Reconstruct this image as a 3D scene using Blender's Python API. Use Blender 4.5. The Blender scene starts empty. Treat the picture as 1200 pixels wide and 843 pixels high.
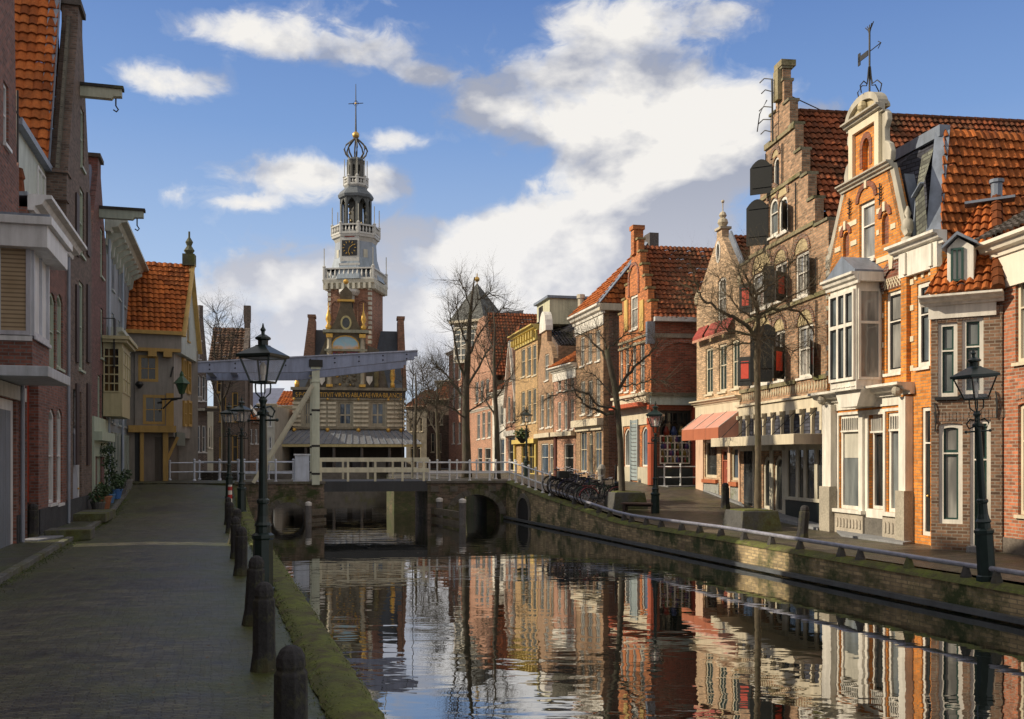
import bpy, math, random
from mathutils import Vector, Matrix
from mathutils.geometry import tessellate_polygon
R = math.radians
F, H, HZ = 1150.0, 2.1, 537.0          # focal length in px of a 1200 px wide frame, eye height, horizon row
sc = bpy.context.scene
col = sc.collection
rnd = random.Random(7)
SUN_EL = 30.0

def at(px, py, Y): return Vector(((px-600)/F*Y, Y, H+(HZ-py)/F*Y))
def pt(px, s): Y = F/s; return ((px-600)/s, Y)
def lin(x, pts):
    if x <= pts[0][0]: return pts[0][1]
    for (a, b), (c, d) in zip(pts, pts[1:]):
        if x <= c: return b+(d-b)*(x-a)/(c-a)
    return pts[-1][1]
ZL = [(0, 0), (32, 0), (36, .15), (40, .5), (45, .95), (48, 1.0)]
ZR = [(0, -.08), (30, -.08), (33, .0), (37, .28), (41, .62), (45, .97), (47, 1.0)]
ZW = [(0, -.17), (17, -.17), (27, -.08), (32, -.1), (34, -.03), (37, .22), (41, .53), (46, 1.0)]
def zl(Y): return lin(Y, ZL)
def zr(Y): return lin(Y, ZR)
def zw(Y): return lin(Y, ZW)
def Q(off, Y, z=0): return Vector((off-.306*Y, Y, z))
DC = Vector((-.306, 1, 0)).normalized()      # the way the canal runs
ANGC = math.atan2(-DC.x, DC.y)

# ------------------------------------------------------------------ meshes
class MB:
    def __init__(s): s.v = []; s.f = []; s.uv = []
    def add(s, vs, fs):
        o = len(s.v); s.v += [tuple(v) for v in vs]; s.f += [tuple(i+o for i in f) for f in fs]; return s
    def box(s, x0, x1, y0, y1, z0, z1):
        return s.add([(x0,y0,z0),(x1,y0,z0),(x1,y1,z0),(x0,y1,z0),(x0,y0,z1),(x1,y0,z1),(x1,y1,z1),(x0,y1,z1)],
                     [(0,3,2,1),(4,5,6,7),(0,1,5,4),(1,2,6,5),(2,3,7,6),(3,0,4,7)])
    def quad(s, a, b, c, d): return s.add([a, b, c, d], [(0,1,2,3)])
    def face(s, vs): return s.add(vs, [tuple(range(len(vs)))])
    def beam(s, p, q, w, h, up=(0,0,1)):
        p, q = Vector(p), Vector(q); d = (q-p).normalized(); u = Vector(up)
        if abs(d.dot(u)) > .98: u = Vector((1,0,0))
        a = d.cross(u).normalized()*w/2; b = a.cross(d).normalized()*h/2
        return s.add([p-a-b, p+a-b, p+a+b, p-a+b, q-a-b, q+a-b, q+a+b, q-a+b],
                     [(0,3,2,1),(4,5,6,7),(0,1,5,4),(1,2,6,5),(2,3,7,6),(3,0,4,7)])
    def tube(s, pts, rs, n=6, cap=True):
        pts = [Vector(p) for p in pts]
        if not isinstance(rs, (list, tuple)): rs = [rs]*len(pts)
        o = len(s.v); N = len(pts)
        for i, p in enumerate(pts):
            d = (pts[min(i+1, N-1)]-pts[max(i-1, 0)])
            if d.length < 1e-9: d = Vector((0,0,1))
            d.normalize(); u = Vector((0,0,1)) if abs(d.z) < .9 else Vector((1,0,0))
            a = d.cross(u).normalized(); b = d.cross(a)
            for k in range(n):
                t = 2*math.pi*k/n; s.v.append(tuple(p+(a*math.cos(t)+b*math.sin(t))*rs[i]))
        for i in range(N-1):
            for k in range(n):
                k2 = (k+1) % n; s.f.append((o+i*n+k, o+i*n+k2, o+(i+1)*n+k2, o+(i+1)*n+k))
        if cap: s.f.append(tuple(o+k for k in range(n))[::-1]); s.f.append(tuple(o+(N-1)*n+k for k in range(n)))
        return s
    def lathe(s, prof, cx=0, cy=0, cz=0, n=12, rot=0):
        o = len(s.v); N = len(prof)
        for r, z in prof:
            for k in range(n):
                t = 2*math.pi*k/n+rot; s.v.append((cx+r*math.cos(t), cy+r*math.sin(t), cz+z))
        for i in range(N-1):
            for k in range(n):
                k2 = (k+1) % n; s.f.append((o+i*n+k, o+i*n+k2, o+(i+1)*n+k2, o+(i+1)*n+k))
        s.f.append(tuple(o+k for k in range(n))[::-1]); s.f.append(tuple(o+(N-1)*n+k for k in range(n)))
        return s
    def ball(s, c, r, n=8, sz=1):
        pr = [(r*math.sin(math.pi*i/6)+1e-4, -r*sz*math.cos(math.pi*i/6)) for i in range(7)]
        return s.lathe(pr, c[0], c[1], c[2], n)
    def prism(s, poly, y0, y1, holes=(), back=True):
        loops = [[Vector((p[0], p[1], 0)) for p in L] for L in [poly]+list(holes)]
        flat = [p for L in loops for p in L]; tris = tessellate_polygon(loops)
        o = len(s.v); n = len(flat)
        s.v += [(p.x, y0, p.y) for p in flat]+[(p.x, y1, p.y) for p in flat]
        for t in tris:
            s.f.append(tuple(o+i for i in t))
            if back: s.f.append(tuple(o+n+i for i in t[::-1]))
        b = o
        for L in loops:
            m = len(L)
            for i in range(m): j = (i+1) % m; s.f.append((b+i, b+j, b+n+j, b+n+i))
            b += m
        return s
    def prismz(s, poly, z0, z1):
        n = len(poly); o = len(s.v)
        s.v += [(p[0], p[1], z0) for p in poly]+[(p[0], p[1], z1) for p in poly]
        s.f.append(tuple(range(o, o+n))[::-1]); s.f.append(tuple(range(o+n, o+2*n)))
        for i in range(n): j = (i+1) % n; s.f.append((o+i, o+j, o+n+j, o+n+i))
        return s
    def extr(s, prof, x0, x1):           # profile in (y, z) pulled along x
        n = len(prof); o = len(s.v)
        s.v += [(x0, p[0], p[1]) for p in prof]+[(x1, p[0], p[1]) for p in prof]
        s.f.append(tuple(range(o, o+n))); s.f.append(tuple(range(o+n, o+2*n))[::-1])
        for i in range(n): j = (i+1) % n; s.f.append((o+j, o+i, o+n+i, o+n+j))
        return s
    def islands(s):
        """pieces that stand clear of each other along x, each as a mesh of its own"""
        fx = sorted((min(s.v[i][0] for i in f), max(s.v[i][0] for i in f), k) for k, f in enumerate(s.f)); gr = []; hi = -1e9
        for a, b, k in fx:
            if a > hi+1e-4: gr.append([])
            gr[-1].append(k); hi = max(hi, b)
        out = []
        for g in gr:
            m = MB(); ids = {}
            for k in sorted(g):
                for i in s.f[k]:
                    if i not in ids: ids[i] = len(m.v); m.v.append(s.v[i])
                m.f.append(tuple(ids[i] for i in s.f[k]))
            out.append(m)
        return out
    def build(s, name, mat, parent=None, smooth=False, bevel=0, recalc=True):
        me = bpy.data.meshes.new(name); me.from_pydata(s.v, [], s.f)
        if recalc and len(s.f) < 60000:
            import bmesh
            bm = bmesh.new(); bm.from_mesh(me); bmesh.ops.recalc_face_normals(bm, faces=bm.faces); bm.to_mesh(me); bm.free()
        if s.uv:
            ul = me.uv_layers.new(name='UVMap')
            for lp in me.loops: ul.data[lp.index].uv = s.uv[lp.vertex_index]
        if smooth:
            for p in me.polygons: p.use_smooth = True
        if mat is not None: me.materials.append(mat)
        o = bpy.data.objects.new(name, me); col.objects.link(o)
        if parent is not None: o.parent = parent
        if bevel:
            b = o.modifiers.new('bevel', 'BEVEL'); b.width = bevel; b.segments = 2; b.limit_method = 'ANGLE'
        return o
SPLIT = {'shop_pillar', 'shop_windows', 'shop_pillar_base', 'shop_plinth', 'shop_sill', 'cornice_bracket', 'console', 'pilaster', 'shop_posts', 'column', 'wall_anchor', 'voussoir',
    'door_frame', 'shop_panes', 'gilt_capital', 'gilt_ornament', 'lead_coping', 'niche_infill', 'shop_panel', 'shop_boards', 'blind_arch', 'gable_shoulder', 'display_ware', 'canopy_stay', 'oriel_panel', 'step_coping', 'stone_band', 'stone_blocks', 'arch_field', 'reveal'}
def tag(o, label=None, cat=None, group=None, kind=None):
    for k, v in (('label', label), ('category', cat), ('group', group), ('kind', kind)):
        if v: o[k] = v
    return o
def empty(name, loc, rz, label, cat, group=None):
    o = bpy.data.objects.new(name, None); col.objects.link(o); o.location = loc; o.rotation_euler = (0, 0, rz)
    o.empty_display_size = .2
    return tag(o, label, cat, group)
kids = {}
def copy_tree(o, parent=None):
    c = o.copy(); col.objects.link(c)
    if parent is not None: c.parent = parent; c.matrix_parent_inverse = o.matrix_parent_inverse.copy()
    for ch in [x for x in list(o.children)]: copy_tree(ch, c)
    return c

# ------------------------------------------------------------------ materials
class NT:
    def __init__(s, name):
        s.m = bpy.data.materials.new(name); s.m.use_nodes = True; s.t = s.m.node_tree
        s.b = s.t.nodes['Principled BSDF']; s.o = s.t.nodes['Material Output']
    def n(s, typ, ins=None, **kw):
        x = s.t.nodes.new('ShaderNode'+typ)
        for k, v in kw.items(): setattr(x, k, v)
        for k, v in (ins or {}).items(): s.set(x.inputs[k], v)
        return x
    def set(s, sock, v):
        if isinstance(v, bpy.types.NodeSocket): s.t.links.new(v, sock)
        elif isinstance(v, bpy.types.Node): s.t.links.new(v.outputs[0], sock)
        else:
            if isinstance(v, (tuple, list)) and len(v) == 3 and sock.type == 'RGBA': v = (*v, 1)
            sock.default_value = v
    def math(s, op, a, b=0, c=0, clamp=False):
        x = s.n('Math', operation=op, use_clamp=clamp); s.set(x.inputs[0], a); s.set(x.inputs[1], b)
        if op in ('MULTIPLY_ADD',): s.set(x.inputs[2], c)
        return x.outputs[0]
    def mix(s, f, a, b, mode='MIX'):
        x = s.n('Mix', data_type='RGBA', blend_type=mode); s.set(x.inputs[0], f); s.set(x.inputs[6], a); s.set(x.inputs[7], b)
        return x.outputs[2]
    def noise(s, vec, scale, detail=4, rough=.55, dist=0):
        x = s.n('TexNoise', {'Scale': scale, 'Detail': detail, 'Roughness': rough, 'Distortion': dist})
        if vec is not None: s.set(x.inputs['Vector'], vec)
        return x
    def ramp(s, fac, stops):
        x = s.n('ValToRGB'); e = x.color_ramp.elements
        while len(e) < len(stops): e.new(.5)
        for i, (p, c) in enumerate(stops):
            e[i].position = p; e[i].color = (*c, 1) if len(c) == 3 else c
        s.set(x.inputs[0], fac); return x.outputs[0]
    def bump(s, h, strength=.3, dist=.01, nrm=None):
        x = s.n('Bump', {'Height': h, 'Strength': strength, 'Distance': dist})
        if nrm is not None: s.set(x.inputs['Normal'], nrm)
        s.t.links.new(x.outputs[0], s.b.inputs['Normal']); return x.outputs[0]
    def coord(s, kind='Object', scale=(1,1,1), rot=(0,0,0)):
        c = s.n('TexCoord').outputs[kind]
        return s.n('Mapping', {'Vector': c, 'Scale': scale, 'Rotation': rot}).outputs[0]
    def planar(s):                       # (x+y, z): works on every upright wall of a house
        x = s.n('SeparateXYZ', {0: s.n('TexCoord').outputs['Object']})
        return s.n('CombineXYZ', {0: s.math('ADD', x.outputs[0], x.outputs[1]), 1: x.outputs[2]}).outputs[0]
_mc = {}
def cached(fn):
    def w(*a, **k):
        key = (fn.__name__, repr(a), repr(k))
        if key not in _mc: _mc[key] = fn(*a, **k)
        return _mc[key]
    return w
def mul(c, f): return tuple(min(1, x*f) for x in c)
@cached
def brick(c, mortar=(.32,.29,.25), var=.35, dirt=.5, big=1.0, mossy=0.0):
    c = mul(c, 1.22); var = min(.6, var+.12); M = NT('brick'); P = M.planar(); O = M.coord()
    bt = M.n('TexBrick', {'Vector': P, 'Color1': mul(c, 1+var), 'Color2': mul(c, 1-var), 'Mortar': mortar, 'Scale': 1.0,
        'Mortar Size': .0115*big, 'Mortar Smooth': .2, 'Bias': 0.0, 'Brick Width': .23*big, 'Row Height': .078*big})
    bt.offset = .5
    n1 = M.noise(O, .55, 5, .6); n2 = M.noise(M.coord(scale=(2.5, 2.5, .35)), 1.0, 4, .6); n3 = M.noise(O, 6.5, 5, .7)
    a = M.mix(1.0, bt.outputs[0], M.ramp(n1.outputs[0], [(.3, (1-.45*dirt,)*3), (.7, (1+.0*dirt,)*3)]), 'MULTIPLY')
    a = M.mix(1.0, a, M.ramp(n2.outputs[0], [(.35, (1-.5*dirt,)*3), (.6, (1,1,1))]), 'MULTIPLY')
    a = M.mix(.6, a, M.ramp(n3.outputs[0], [(.3, (.4,.4,.4)), (.72, (1.25,1.2,1.15))]), 'MULTIPLY')
    if mossy:
        g = M.ramp(M.noise(O, 1.1, 6, .7).outputs[0], [(.5-.25*mossy, (0,0,0)), (.62, (1,1,1))])
        a = M.mix(g, a, (.035, .05, .012))
    M.set(M.b.inputs['Base Color'], a); M.b.inputs['Roughness'].default_value = .88
    M.bump(bt.outputs['Fac'], .5, -.008)
    return M.m
@cached
def paint(c, rough=.55, var=.18, dirt=.3, bump=.08, metallic=0.0):
    M = NT('paint'); O = M.coord()
    n1 = M.noise(O, 1.3, 5, .65); n2 = M.noise(M.coord(scale=(5, 5, .6)), 1.0, 5, .65); n3 = M.noise(O, 14, 3)
    a = M.mix(1.0, (*c, 1), M.ramp(n1.outputs[0], [(.3, (1-var,)*3), (.7, (1+var*.3,)*3)]), 'MULTIPLY')
    a = M.mix(1.0, a, M.ramp(n2.outputs[0], [(.3, (1-dirt, 1-dirt, 1-dirt*1.05)), (.62, (1,1,1))]), 'MULTIPLY')
    M.set(M.b.inputs['Base Color'], a); M.b.inputs['Metallic'].default_value = metallic
    M.set(M.b.inputs['Roughness'], M.math('MULTIPLY_ADD', n3.outputs[0], .2, rough-.1))
    M.bump(n3.outputs[0], bump, .02)
    return M.m
@cached
def stone(c, moss=0.0, dark=.6, scale=1.0):
    M = NT('stone'); O = M.coord()
    n1 = M.noise(O, 1.7*scale, 8, .7); n2 = M.noise(O, 17*scale, 4, .7); n4 = M.noise(O, .8, 6, .75)
    a = M.mix(1.0, (*c, 1), M.ramp(n1.outputs[0], [(.25, (1-dark,)*3), (.75, (1.15,)*3)]), 'MULTIPLY')
    a = M.mix(.6, a, M.ramp(n2.outputs[0], [(.3, (.5,.5,.5)), (.7, (1.2,1.2,1.2))]), 'MULTIPLY')
    if moss:
        g = M.ramp(n4.outputs[0], [(.62-.4*moss, (0,0,0)), (.72-.25*moss, (1,1,1))])
        mc = M.mix(n2.outputs[0], (.035,.045,.008), (.19,.225,.028))
        mc = M.mix(M.ramp(M.noise(O, 3.2, 5, .7).outputs[0], [(.42, (0,0,0)), (.62, (.85,)*3)]), mc, (.06,.045,.025))
        a = M.mix(g, a, mc)
    M.set(M.b.inputs['Base Color'], a); M.b.inputs['Roughness'].default_value = .9
    M.bump(M.math('ADD', n2.outputs[0], n1.outputs[0]), .5, .03)
    return M.m
@cached
def tiles(c, c2, moss=.25, rough=.8, gloss=0.0):
    M = NT('roof_tile'); uv = M.n('UVMap').outputs[0]; O = M.coord()
    fl = M.n('VectorMath', {0: uv}, operation='FLOOR').outputs[0]
    w = M.n('TexWhiteNoise', {'Vector': fl}, noise_dimensions='3D')
    a = M.ramp(w.outputs[0], [(0, mul(c2, .75)), (.25, tuple((x+y)/2 for x, y in zip(c, c2))), (.75, c), (1, mul(c, 1.25))])
    n = M.noise(O, .9, 6, .7); n2 = M.noise(O, 11, 4, .7)
    a = M.mix(M.ramp(n.outputs[0], [(.40, (0,0,0)), (.68, (min(.8, moss+.3),)*3)]), a, (.045,.04,.022))
    a = M.mix(.6, a, M.ramp(n2.outputs[0], [(.3, (.45,.45,.45)), (.7, (1.15,1.15,1.15))]), 'MULTIPLY')
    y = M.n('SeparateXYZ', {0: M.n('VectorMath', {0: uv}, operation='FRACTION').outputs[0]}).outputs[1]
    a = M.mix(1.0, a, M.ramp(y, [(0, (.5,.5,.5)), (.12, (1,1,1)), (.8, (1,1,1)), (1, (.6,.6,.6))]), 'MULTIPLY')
    M.set(M.b.inputs['Base Color'], a); M.b.inputs['Roughness'].default_value = rough; M.b.inputs['Specular IOR Level'].default_value = .2
    M.bump(n2.outputs[0], .3, .02)
    return M.m
@cached
def glass(kind='dark'):
    M = NT('window_glass'); O = M.coord()
    base = {'dark': ((.006,.008,.009), (.05,.055,.055)), 'curtain': ((.16,.16,.15), (.55,.54,.49)), 'blue': ((.03,.045,.065), (.13,.18,.24)),
            'grey': ((.07,.085,.09), (.2,.22,.22)), 'warm': ((.008,.008,.007), (.2,.11,.03)), 'lit': ((.02,.014,.01),(.5,.27,.1))}[kind]
    n = M.noise(M.coord(scale=(1.6,1.6,.35)), 1.5, 3, .5); n2 = M.noise(O, 2.2, 2, .5)
    a = M.ramp(n.outputs[0], [(.38, base[0]), (.66, base[1])])
    if kind == 'curtain':
        x = M.n('SeparateXYZ', {0: O})
        wv = M.math('SINE', M.math('MULTIPLY', M.math('ADD', x.outputs[0], x.outputs[1]), 55))
        a = M.mix(M.math('MULTIPLY_ADD', wv, .12, .2), a, (.2,.2,.19))
    M.set(M.b.inputs['Base Color'], a); M.b.inputs['Roughness'].default_value = .06
    if kind == 'lit':
        z = M.n('SeparateXYZ', {0: O}).outputs[2]; a = M.mix(M.ramp(M.math('FRACT', M.math('MULTIPLY', z, 11)), [(.0, (0,0,0)), (.25, (1,1,1)), (.7, (1,1,1)), (1, (0,0,0))]), (.16,.12,.08), M.mix(n2.outputs[0], (.30,.22,.13), (.52,.42,.28)))
    M.set(M.b.inputs['Base Color'], a); M.b.inputs['IOR'].default_value = 1.5; M.b.inputs['Specular IOR Level'].default_value = .5
    M.bump(n2.outputs[0], .25, .03)
    return M.m
@cached
def metal(c, rough=.4, metallic=.0, bump=.15):
    M = NT('painted_metal'); O = M.coord(); n = M.noise(O, 6, 5, .7); n2 = M.noise(O, 30, 3)
    a = M.mix(.7, (*c, 1), M.ramp(n.outputs[0], [(.3, (.55,.55,.55)), (.7, (1.35,1.3,1.25))]), 'MULTIPLY')
    M.set(M.b.inputs['Base Color'], a); M.b.inputs['Metallic'].default_value = metallic
    M.set(M.b.inputs['Roughness'], M.math('MULTIPLY_ADD', n.outputs[0], .3, rough-.12)); M.bump(n2.outputs[0], bump, .01)
    return M.m
@cached
def bark(c=(.075,.062,.045)):
    M = NT('bark'); n = M.noise(M.coord(scale=(6,6,1.5)), 2, 6, .7); n2 = M.noise(M.coord(), 1.3, 3)
    a = M.ramp(n.outputs[0], [(.3, mul(c,.4)), (.7, mul(c,1.5))])
    a = M.mix(M.ramp(n2.outputs[0], [(.5,(0,0,0)),(.7,(.6,.6,.6))]), a, (.05,.06,.02))
    M.set(M.b.inputs['Base Color'], a); M.b.inputs['Roughness'].default_value = .9; M.bump(n.outputs[0], .6, .03)
    return M.m
@cached
def cobble(c=(.096,.092,.062), moss=.5, bw=.2, rh=.055, lit=1.0, mort=(.035,.031,.026)):
    M = NT('clinker_paving')
    P = M.n('Mapping', {'Vector': M.n('TexCoord').outputs['Object'], 'Rotation': (0, 0, -ANGC)}).outputs[0]
    W = M.noise(P, 1.3, 3, .5)
    V = M.n('VectorMath', {0: P, 1: M.n('VectorMath', {0: W.outputs['Color'], 1: (.22,.16,0)}, operation='MULTIPLY').outputs[0]}, operation='ADD').outputs[0]
    bt = M.n('TexBrick', {'Vector': V, 'Color1': mul(c, 1.45), 'Color2': mul(c, .42), 'Mortar': mort, 'Scale': 1.0,
        'Mortar Size': .009, 'Mortar Smooth': .4, 'Brick Width': bw, 'Row Height': rh}); bt.offset = .5
    n1 = M.noise(P, .5, 7, .7); n2 = M.noise(P, 22, 4, .7); n3 = M.noise(P, 2.6, 5, .7)
    a = M.mix(.9, bt.outputs[0], M.ramp(n3.outputs[0], [(.3, (.35,.35,.35)), (.7, (1.45,1.4,1.3))]), 'MULTIPLY')
    a = M.mix(.8, a, M.ramp(M.noise(M.n('Mapping', {'Vector': P, 'Scale': (.5, 3.0, 1)}).outputs[0], 1.6, 6, .75).outputs[0], [(.35, (.5,.5,.5)), (.65, (1.5,1.5,1.4))]), 'MULTIPLY')
    vo = M.n('TexVoronoi', {'Vector': V, 'Scale': .42, 'Randomness': .9}); pv = M.n('SeparateXYZ', {0: vo.outputs['Color']}).outputs[0]
    a = M.mix(.9, a, M.ramp(pv, [(.0, (.62,.6,.6)), (.5, (.95,.95,.95)), (.8, (1.05,1.05,1.0)), (1, (1.4,1.35,1.25))]), 'MULTIPLY')
    x = M.n('SeparateXYZ', {0: P})
    # moss gathers towards the quay edge and along the house fronts
    edge = M.ramp(M.math('MULTIPLY_ADD', x.outputs[0], .1, .6), [(.0, (.6,)*3), (.24, (.5,)*3), (.36, (.22,)*3), (.50, (.18,)*3), (.60, (.38,)*3), (.67, (1,)*3)]) if moss > .3 else moss
    g = M.math('MULTIPLY', M.ramp(M.math('ADD', M.math('ADD', n1.outputs[0], M.math('MULTIPLY', M.math('SUBTRACT', n3.outputs[0], .5), .5)), M.math('MULTIPLY', edge, .34)), [(.5, (0,0,0)), (.82, (1,1,1))]), .9)
    a = M.mix(g, a, M.mix(n2.outputs[0], (.025,.032,.006), (.10,.12,.018)))
    M.set(M.b.inputs['Base Color'], a)
    M.set(M.b.inputs['Roughness'], M.math('MULTIPLY_ADD', n3.outputs[0], .45, .25))
    hgt = M.math('ADD', M.math('MULTIPLY', bt.outputs['Fac'], -1), M.math('MULTIPLY', n2.outputs[0], .5))
    M.bump(M.math('ADD', hgt, M.math('MULTIPLY', n3.outputs[0], 1.6)), .9, .02)
    return M.m
def water_mat():
    M = NT('canal_water'); O = M.n('TexCoord').outputs['Object']
    m1 = M.n('Mapping', {'Vector': O, 'Scale': (.9, 2.0, 1), 'Rotation': (0,0,R(6))}).outputs[0]
    m2 = M.n('Mapping', {'Vector': O, 'Scale': (2.5, 6.0, 1), 'Rotation': (0,0,R(-8))}).outputs[0]
    a = M.noise(m1, 1.0, 2, .45, .4); b = M.noise(m2, 1.0, 2, .5, .3); c = M.noise(O, .11, 3, .5)
    amp = M.ramp(c.outputs[0], [(.42, (.35,)*3), (.62, (1.0,)*3)])
    h = M.math('ADD', a.outputs[0], M.math('MULTIPLY', b.outputs[0], .11))
    M.b.inputs['Base Color'].default_value = (.006,.009,.007,1); M.b.inputs['Roughness'].default_value = .015
    M.b.inputs['IOR'].default_value = 1.33; M.b.inputs['Specular IOR Level'].default_value = .5
    x = M.n('Bump', {'Height': M.math('MULTIPLY', h, amp), 'Strength': 1.0, 'Distance': .0075})
    M.t.links.new(x.outputs[0], M.b.inputs['Normal'])
    # old canal water mirrors strongly: blend in a glossy lobe by Fresnel
    g = M.n('BsdfGlossy', {'Color': (.95,.95,.95,1), 'Roughness': .01, 'Normal': x.outputs[0]})
    fr = M.n('Fresnel', {'IOR': 1.45, 'Normal': x.outputs[0]})
    f = M.math('MULTIPLY_ADD', fr.outputs[0], .75, .36, clamp=True)
    d = M.n('BsdfDiffuse', {'Color': (.010,.013,.009,1)})
    ms = M.n('MixShader', {0: f, 1: d.outputs[0], 2: g.outputs[0]})
    M.t.links.new(ms.outputs[0], M.o.inputs['Surface'])
    return M.m

WHITE = (.84,.80,.71); CREAM = (.70,.62,.46); STONE = (.45,.40,.30)
m_white = paint(WHITE, .5, .16, .34); m_cream = paint(CREAM, .5, .15, .25)
m_lead = paint((.22,.26,.33), .45, .25, .35, .2); m_slate = None
m_green = metal((.008,.022,.02), .35); m_black = metal((.012,.013,.014), .45); m_iron = metal((.02,.02,.02), .6)
m_greenframe = paint((.03,.07,.06), .3, .1, .1); m_gold = metal((.60,.40,.12), .4, .75)
TR = lambda m=.25: tiles((.52,.15,.035), (.34,.085,.02), m)
TD = lambda m=.45: tiles((.30,.085,.032), (.17,.05,.022), m)
TB = tiles((.045,.045,.06), (.02,.02,.03), .1, .3)

# ------------------------------------------------------------------ camera-calibrated fronts
class Front:
    """upright plane A->B (left to right as seen); local x = along, y = into the building, z = up"""
    def __init__(s, A, B):
        s.A = Vector((*A, 0)); s.B = Vector((*B, 0)); s.W = (s.B-s.A).length; s.u = (s.B-s.A)/s.W
        s.n = Vector((-s.u.y, s.u.x, 0)); s.rz = math.atan2(s.u.y, s.u.x)
    def uz(s, px, py, y=0):
        d = Vector(((px-600)/F, 1, 0)); P = s.A+s.n*y
        t = P.dot(s.n)/d.dot(s.n); hit = d*t
        return ((hit-s.A).dot(s.u), H+(HZ-py)/F*hit.y)
    def rect(s, x0, y0, x1, y1, y=0):
        xm, ym = (x0+x1)/2, (y0+y1)/2
        return s.uz(x0, ym, y)[0], s.uz(x1, ym, y)[0], s.uz(xm, y1, y)[1], s.uz(xm, y0, y)[1]

def arcpts(u0, u1, zs, rise, n=8, rev=False):
    c, hw = (u0+u1)/2, (u1-u0)/2
    p = [(c+hw*math.cos(math.pi*i/n), zs+rise*math.sin(math.pi*i/n)) for i in range(n+1)]
    return p[::-1] if rev else p
class House:
    T = None
    def __init__(s, name, label, A, B, cat='house', group=None):
        s.f = Front(A, B); s.W = s.f.W; s.root = empty(name, (A[0], A[1], 0), s.f.rz, label, cat, group); s.holes = []
        s.uz = s.f.uz; s.rect = s.f.rect
    def part(s, name, mb, mat, smooth=False, bevel=0, parent=None):
        for m_ in (mb.islands() if name in SPLIT else [mb]):
            o = m_.build(name, mat, parent or s.root, smooth, bevel)
            if parent is None and s.T is not None: o.matrix_local = s.T
        return o
    def win(s, px, cols=1, rows=(.5,), fm=None, gm='dark', fw=.07, bar=.035, depth=.1, arch=0, sill=True, name='window', y=0, uvr=None,
            door=None, sash=None, trim=0, hole=True, proud=0, sillm=None):
        """glazed opening; px = (x0,y0,x1,y1) in the photograph or uvr = (u0,u1,z0,z1)"""
        fm = fm or m_white; u0, u1, z0, z1 = uvr or s.rect(*px, y)
        w = u1-u0; rise = arch*w/2
        def top(u, inset=0):
            if not arch: return z1-inset
            hw = w/2-inset; t = max(0, 1-((u-(u0+u1)/2)/hw)**2)
            return z1-rise+(rise-inset if arch > .6 else rise-inset)*math.sqrt(t) if arch > .6 else z1-inset-rise*(1-t)
        def outline(ins):
            N = 10 if arch else 1
            return [(u0+ins, z0+ins), (u1-ins, z0+ins)]+[(u1-ins-(w-2*ins)*i/N, top(u1-ins-(w-2*ins)*i/N, ins)) for i in range(N+1)]
        out = outline(0)
        if hole and y == 0: s.holes.append(out)
        yy = y+depth
        lights = []; zs = [z0+fw]+[z0+(z1-z0)*r for r in rows]+[None]; us = [u0+fw+(w-2*fw)*i/cols for i in range(cols+1)]
        for i in range(len(zs)-1):
            for k in range(cols):
                a = us[k]+(bar/2 if k else 0); b = us[k+1]-(bar/2 if k < cols-1 else 0)
                c = zs[i]+(bar/2 if i else 0)
                if zs[i+1] is None:
                    N = 6 if arch else 1
                    lights.append([(a, c), (b, c)]+[(b-(b-a)*q/N, max(c+.02, top(b-(b-a)*q/N, fw))) for q in range(N+1)])
                else: lights.append([(a, c), (b, c), (b, zs[i+1]-bar/2), (a, zs[i+1]-bar/2)])
        if fw > 0:
            mb = MB().prism(out, yy-.05-proud, yy+.03, lights, back=False); fr = s.part(name, mb, fm)
        else: fr = None
        if sash:      # inner coloured sash rim around each light
            sb = MB()
            for L in lights:
                cx = sum(p[0] for p in L)/len(L); cz = sum(p[1] for p in L)/len(L)
                mx = max(p[0] for p in L)-min(p[0] for p in L); mz = max(p[1] for p in L)-min(p[1] for p in L)
                kx, kz = 1-.07/mx*2*.6, 1-.07/mz*2*.6
                sb.prism(L, yy-.02, yy+.02, [[(cx+(p[0]-cx)*kx, cz+(p[1]-cz)*kz) for p in L]], back=False)
            s.part('sash', sb, sash, parent=fr)
        g = MB(); g.face([(p[0], yy+.012, p[1]) for p in outline(fw*.4)]); s.part('pane', g, glass(gm), parent=fr)
        if door is not None:
            z2 = z0+(z1-z0)*rows[-1] if rows else z1-fw; d = MB().box(u0+fw, u1-fw, yy-.01, yy+.05, z0+.02, z2-bar)
            for a, b in ((.12,.45), (.52,.92)):
                d.prism([(u0+fw+.08, z0+(z2-z0)*a), (u1-fw-.08, z0+(z2-z0)*a), (u1-fw-.08, z0+(z2-z0)*b), (u0+fw+.08, z0+(z2-z0)*b)], yy-.03, yy-.012)
            dd = s.part('door', d, door, parent=fr); k = MB().ball((u1-fw-.12, yy-.06, z0+1.0), .035); s.part('handle', k, m_gold, parent=fr)
        if sill: s.part('sill', MB().box(u0-.06, u1+.06, y-.07, yy-.055, z0-.08, z0-.003), sillm or fm, parent=fr)
        return u0, u1, z0, z1, fr
    def wall(s, out, mat, depth=8, th=.3, zside=None, sidemat=None, name='wall', zbase=-1.0, sides=True):
        """out: gable outline (u,z); walls with the holes gathered so far"""
        mb = MB().prism(out, 0, th, s.holes, back=False)
        s.part(name, mb, mat); s.holes = []
        if sides:
            us = [p[0] for p in out]; a, b = min(us), max(us); z = zside if zside is not None else max(p[1] for p in out)
            if not isinstance(z, (tuple, list)): z = (z, z)
            sb = MB().quad((a, th, zbase), (a, depth, zbase), (a, depth, z[0]), (a, th, z[0]))
            sb.quad((b, th, zbase), (b, depth, zbase), (b, depth, z[1]), (b, th, z[1]))
            sb.quad((a, depth, zbase), (b, depth, zbase), (b, depth, z[1]), (a, depth, z[0]))
            s.part('side_wall', sb, sidemat or mat)
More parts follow.
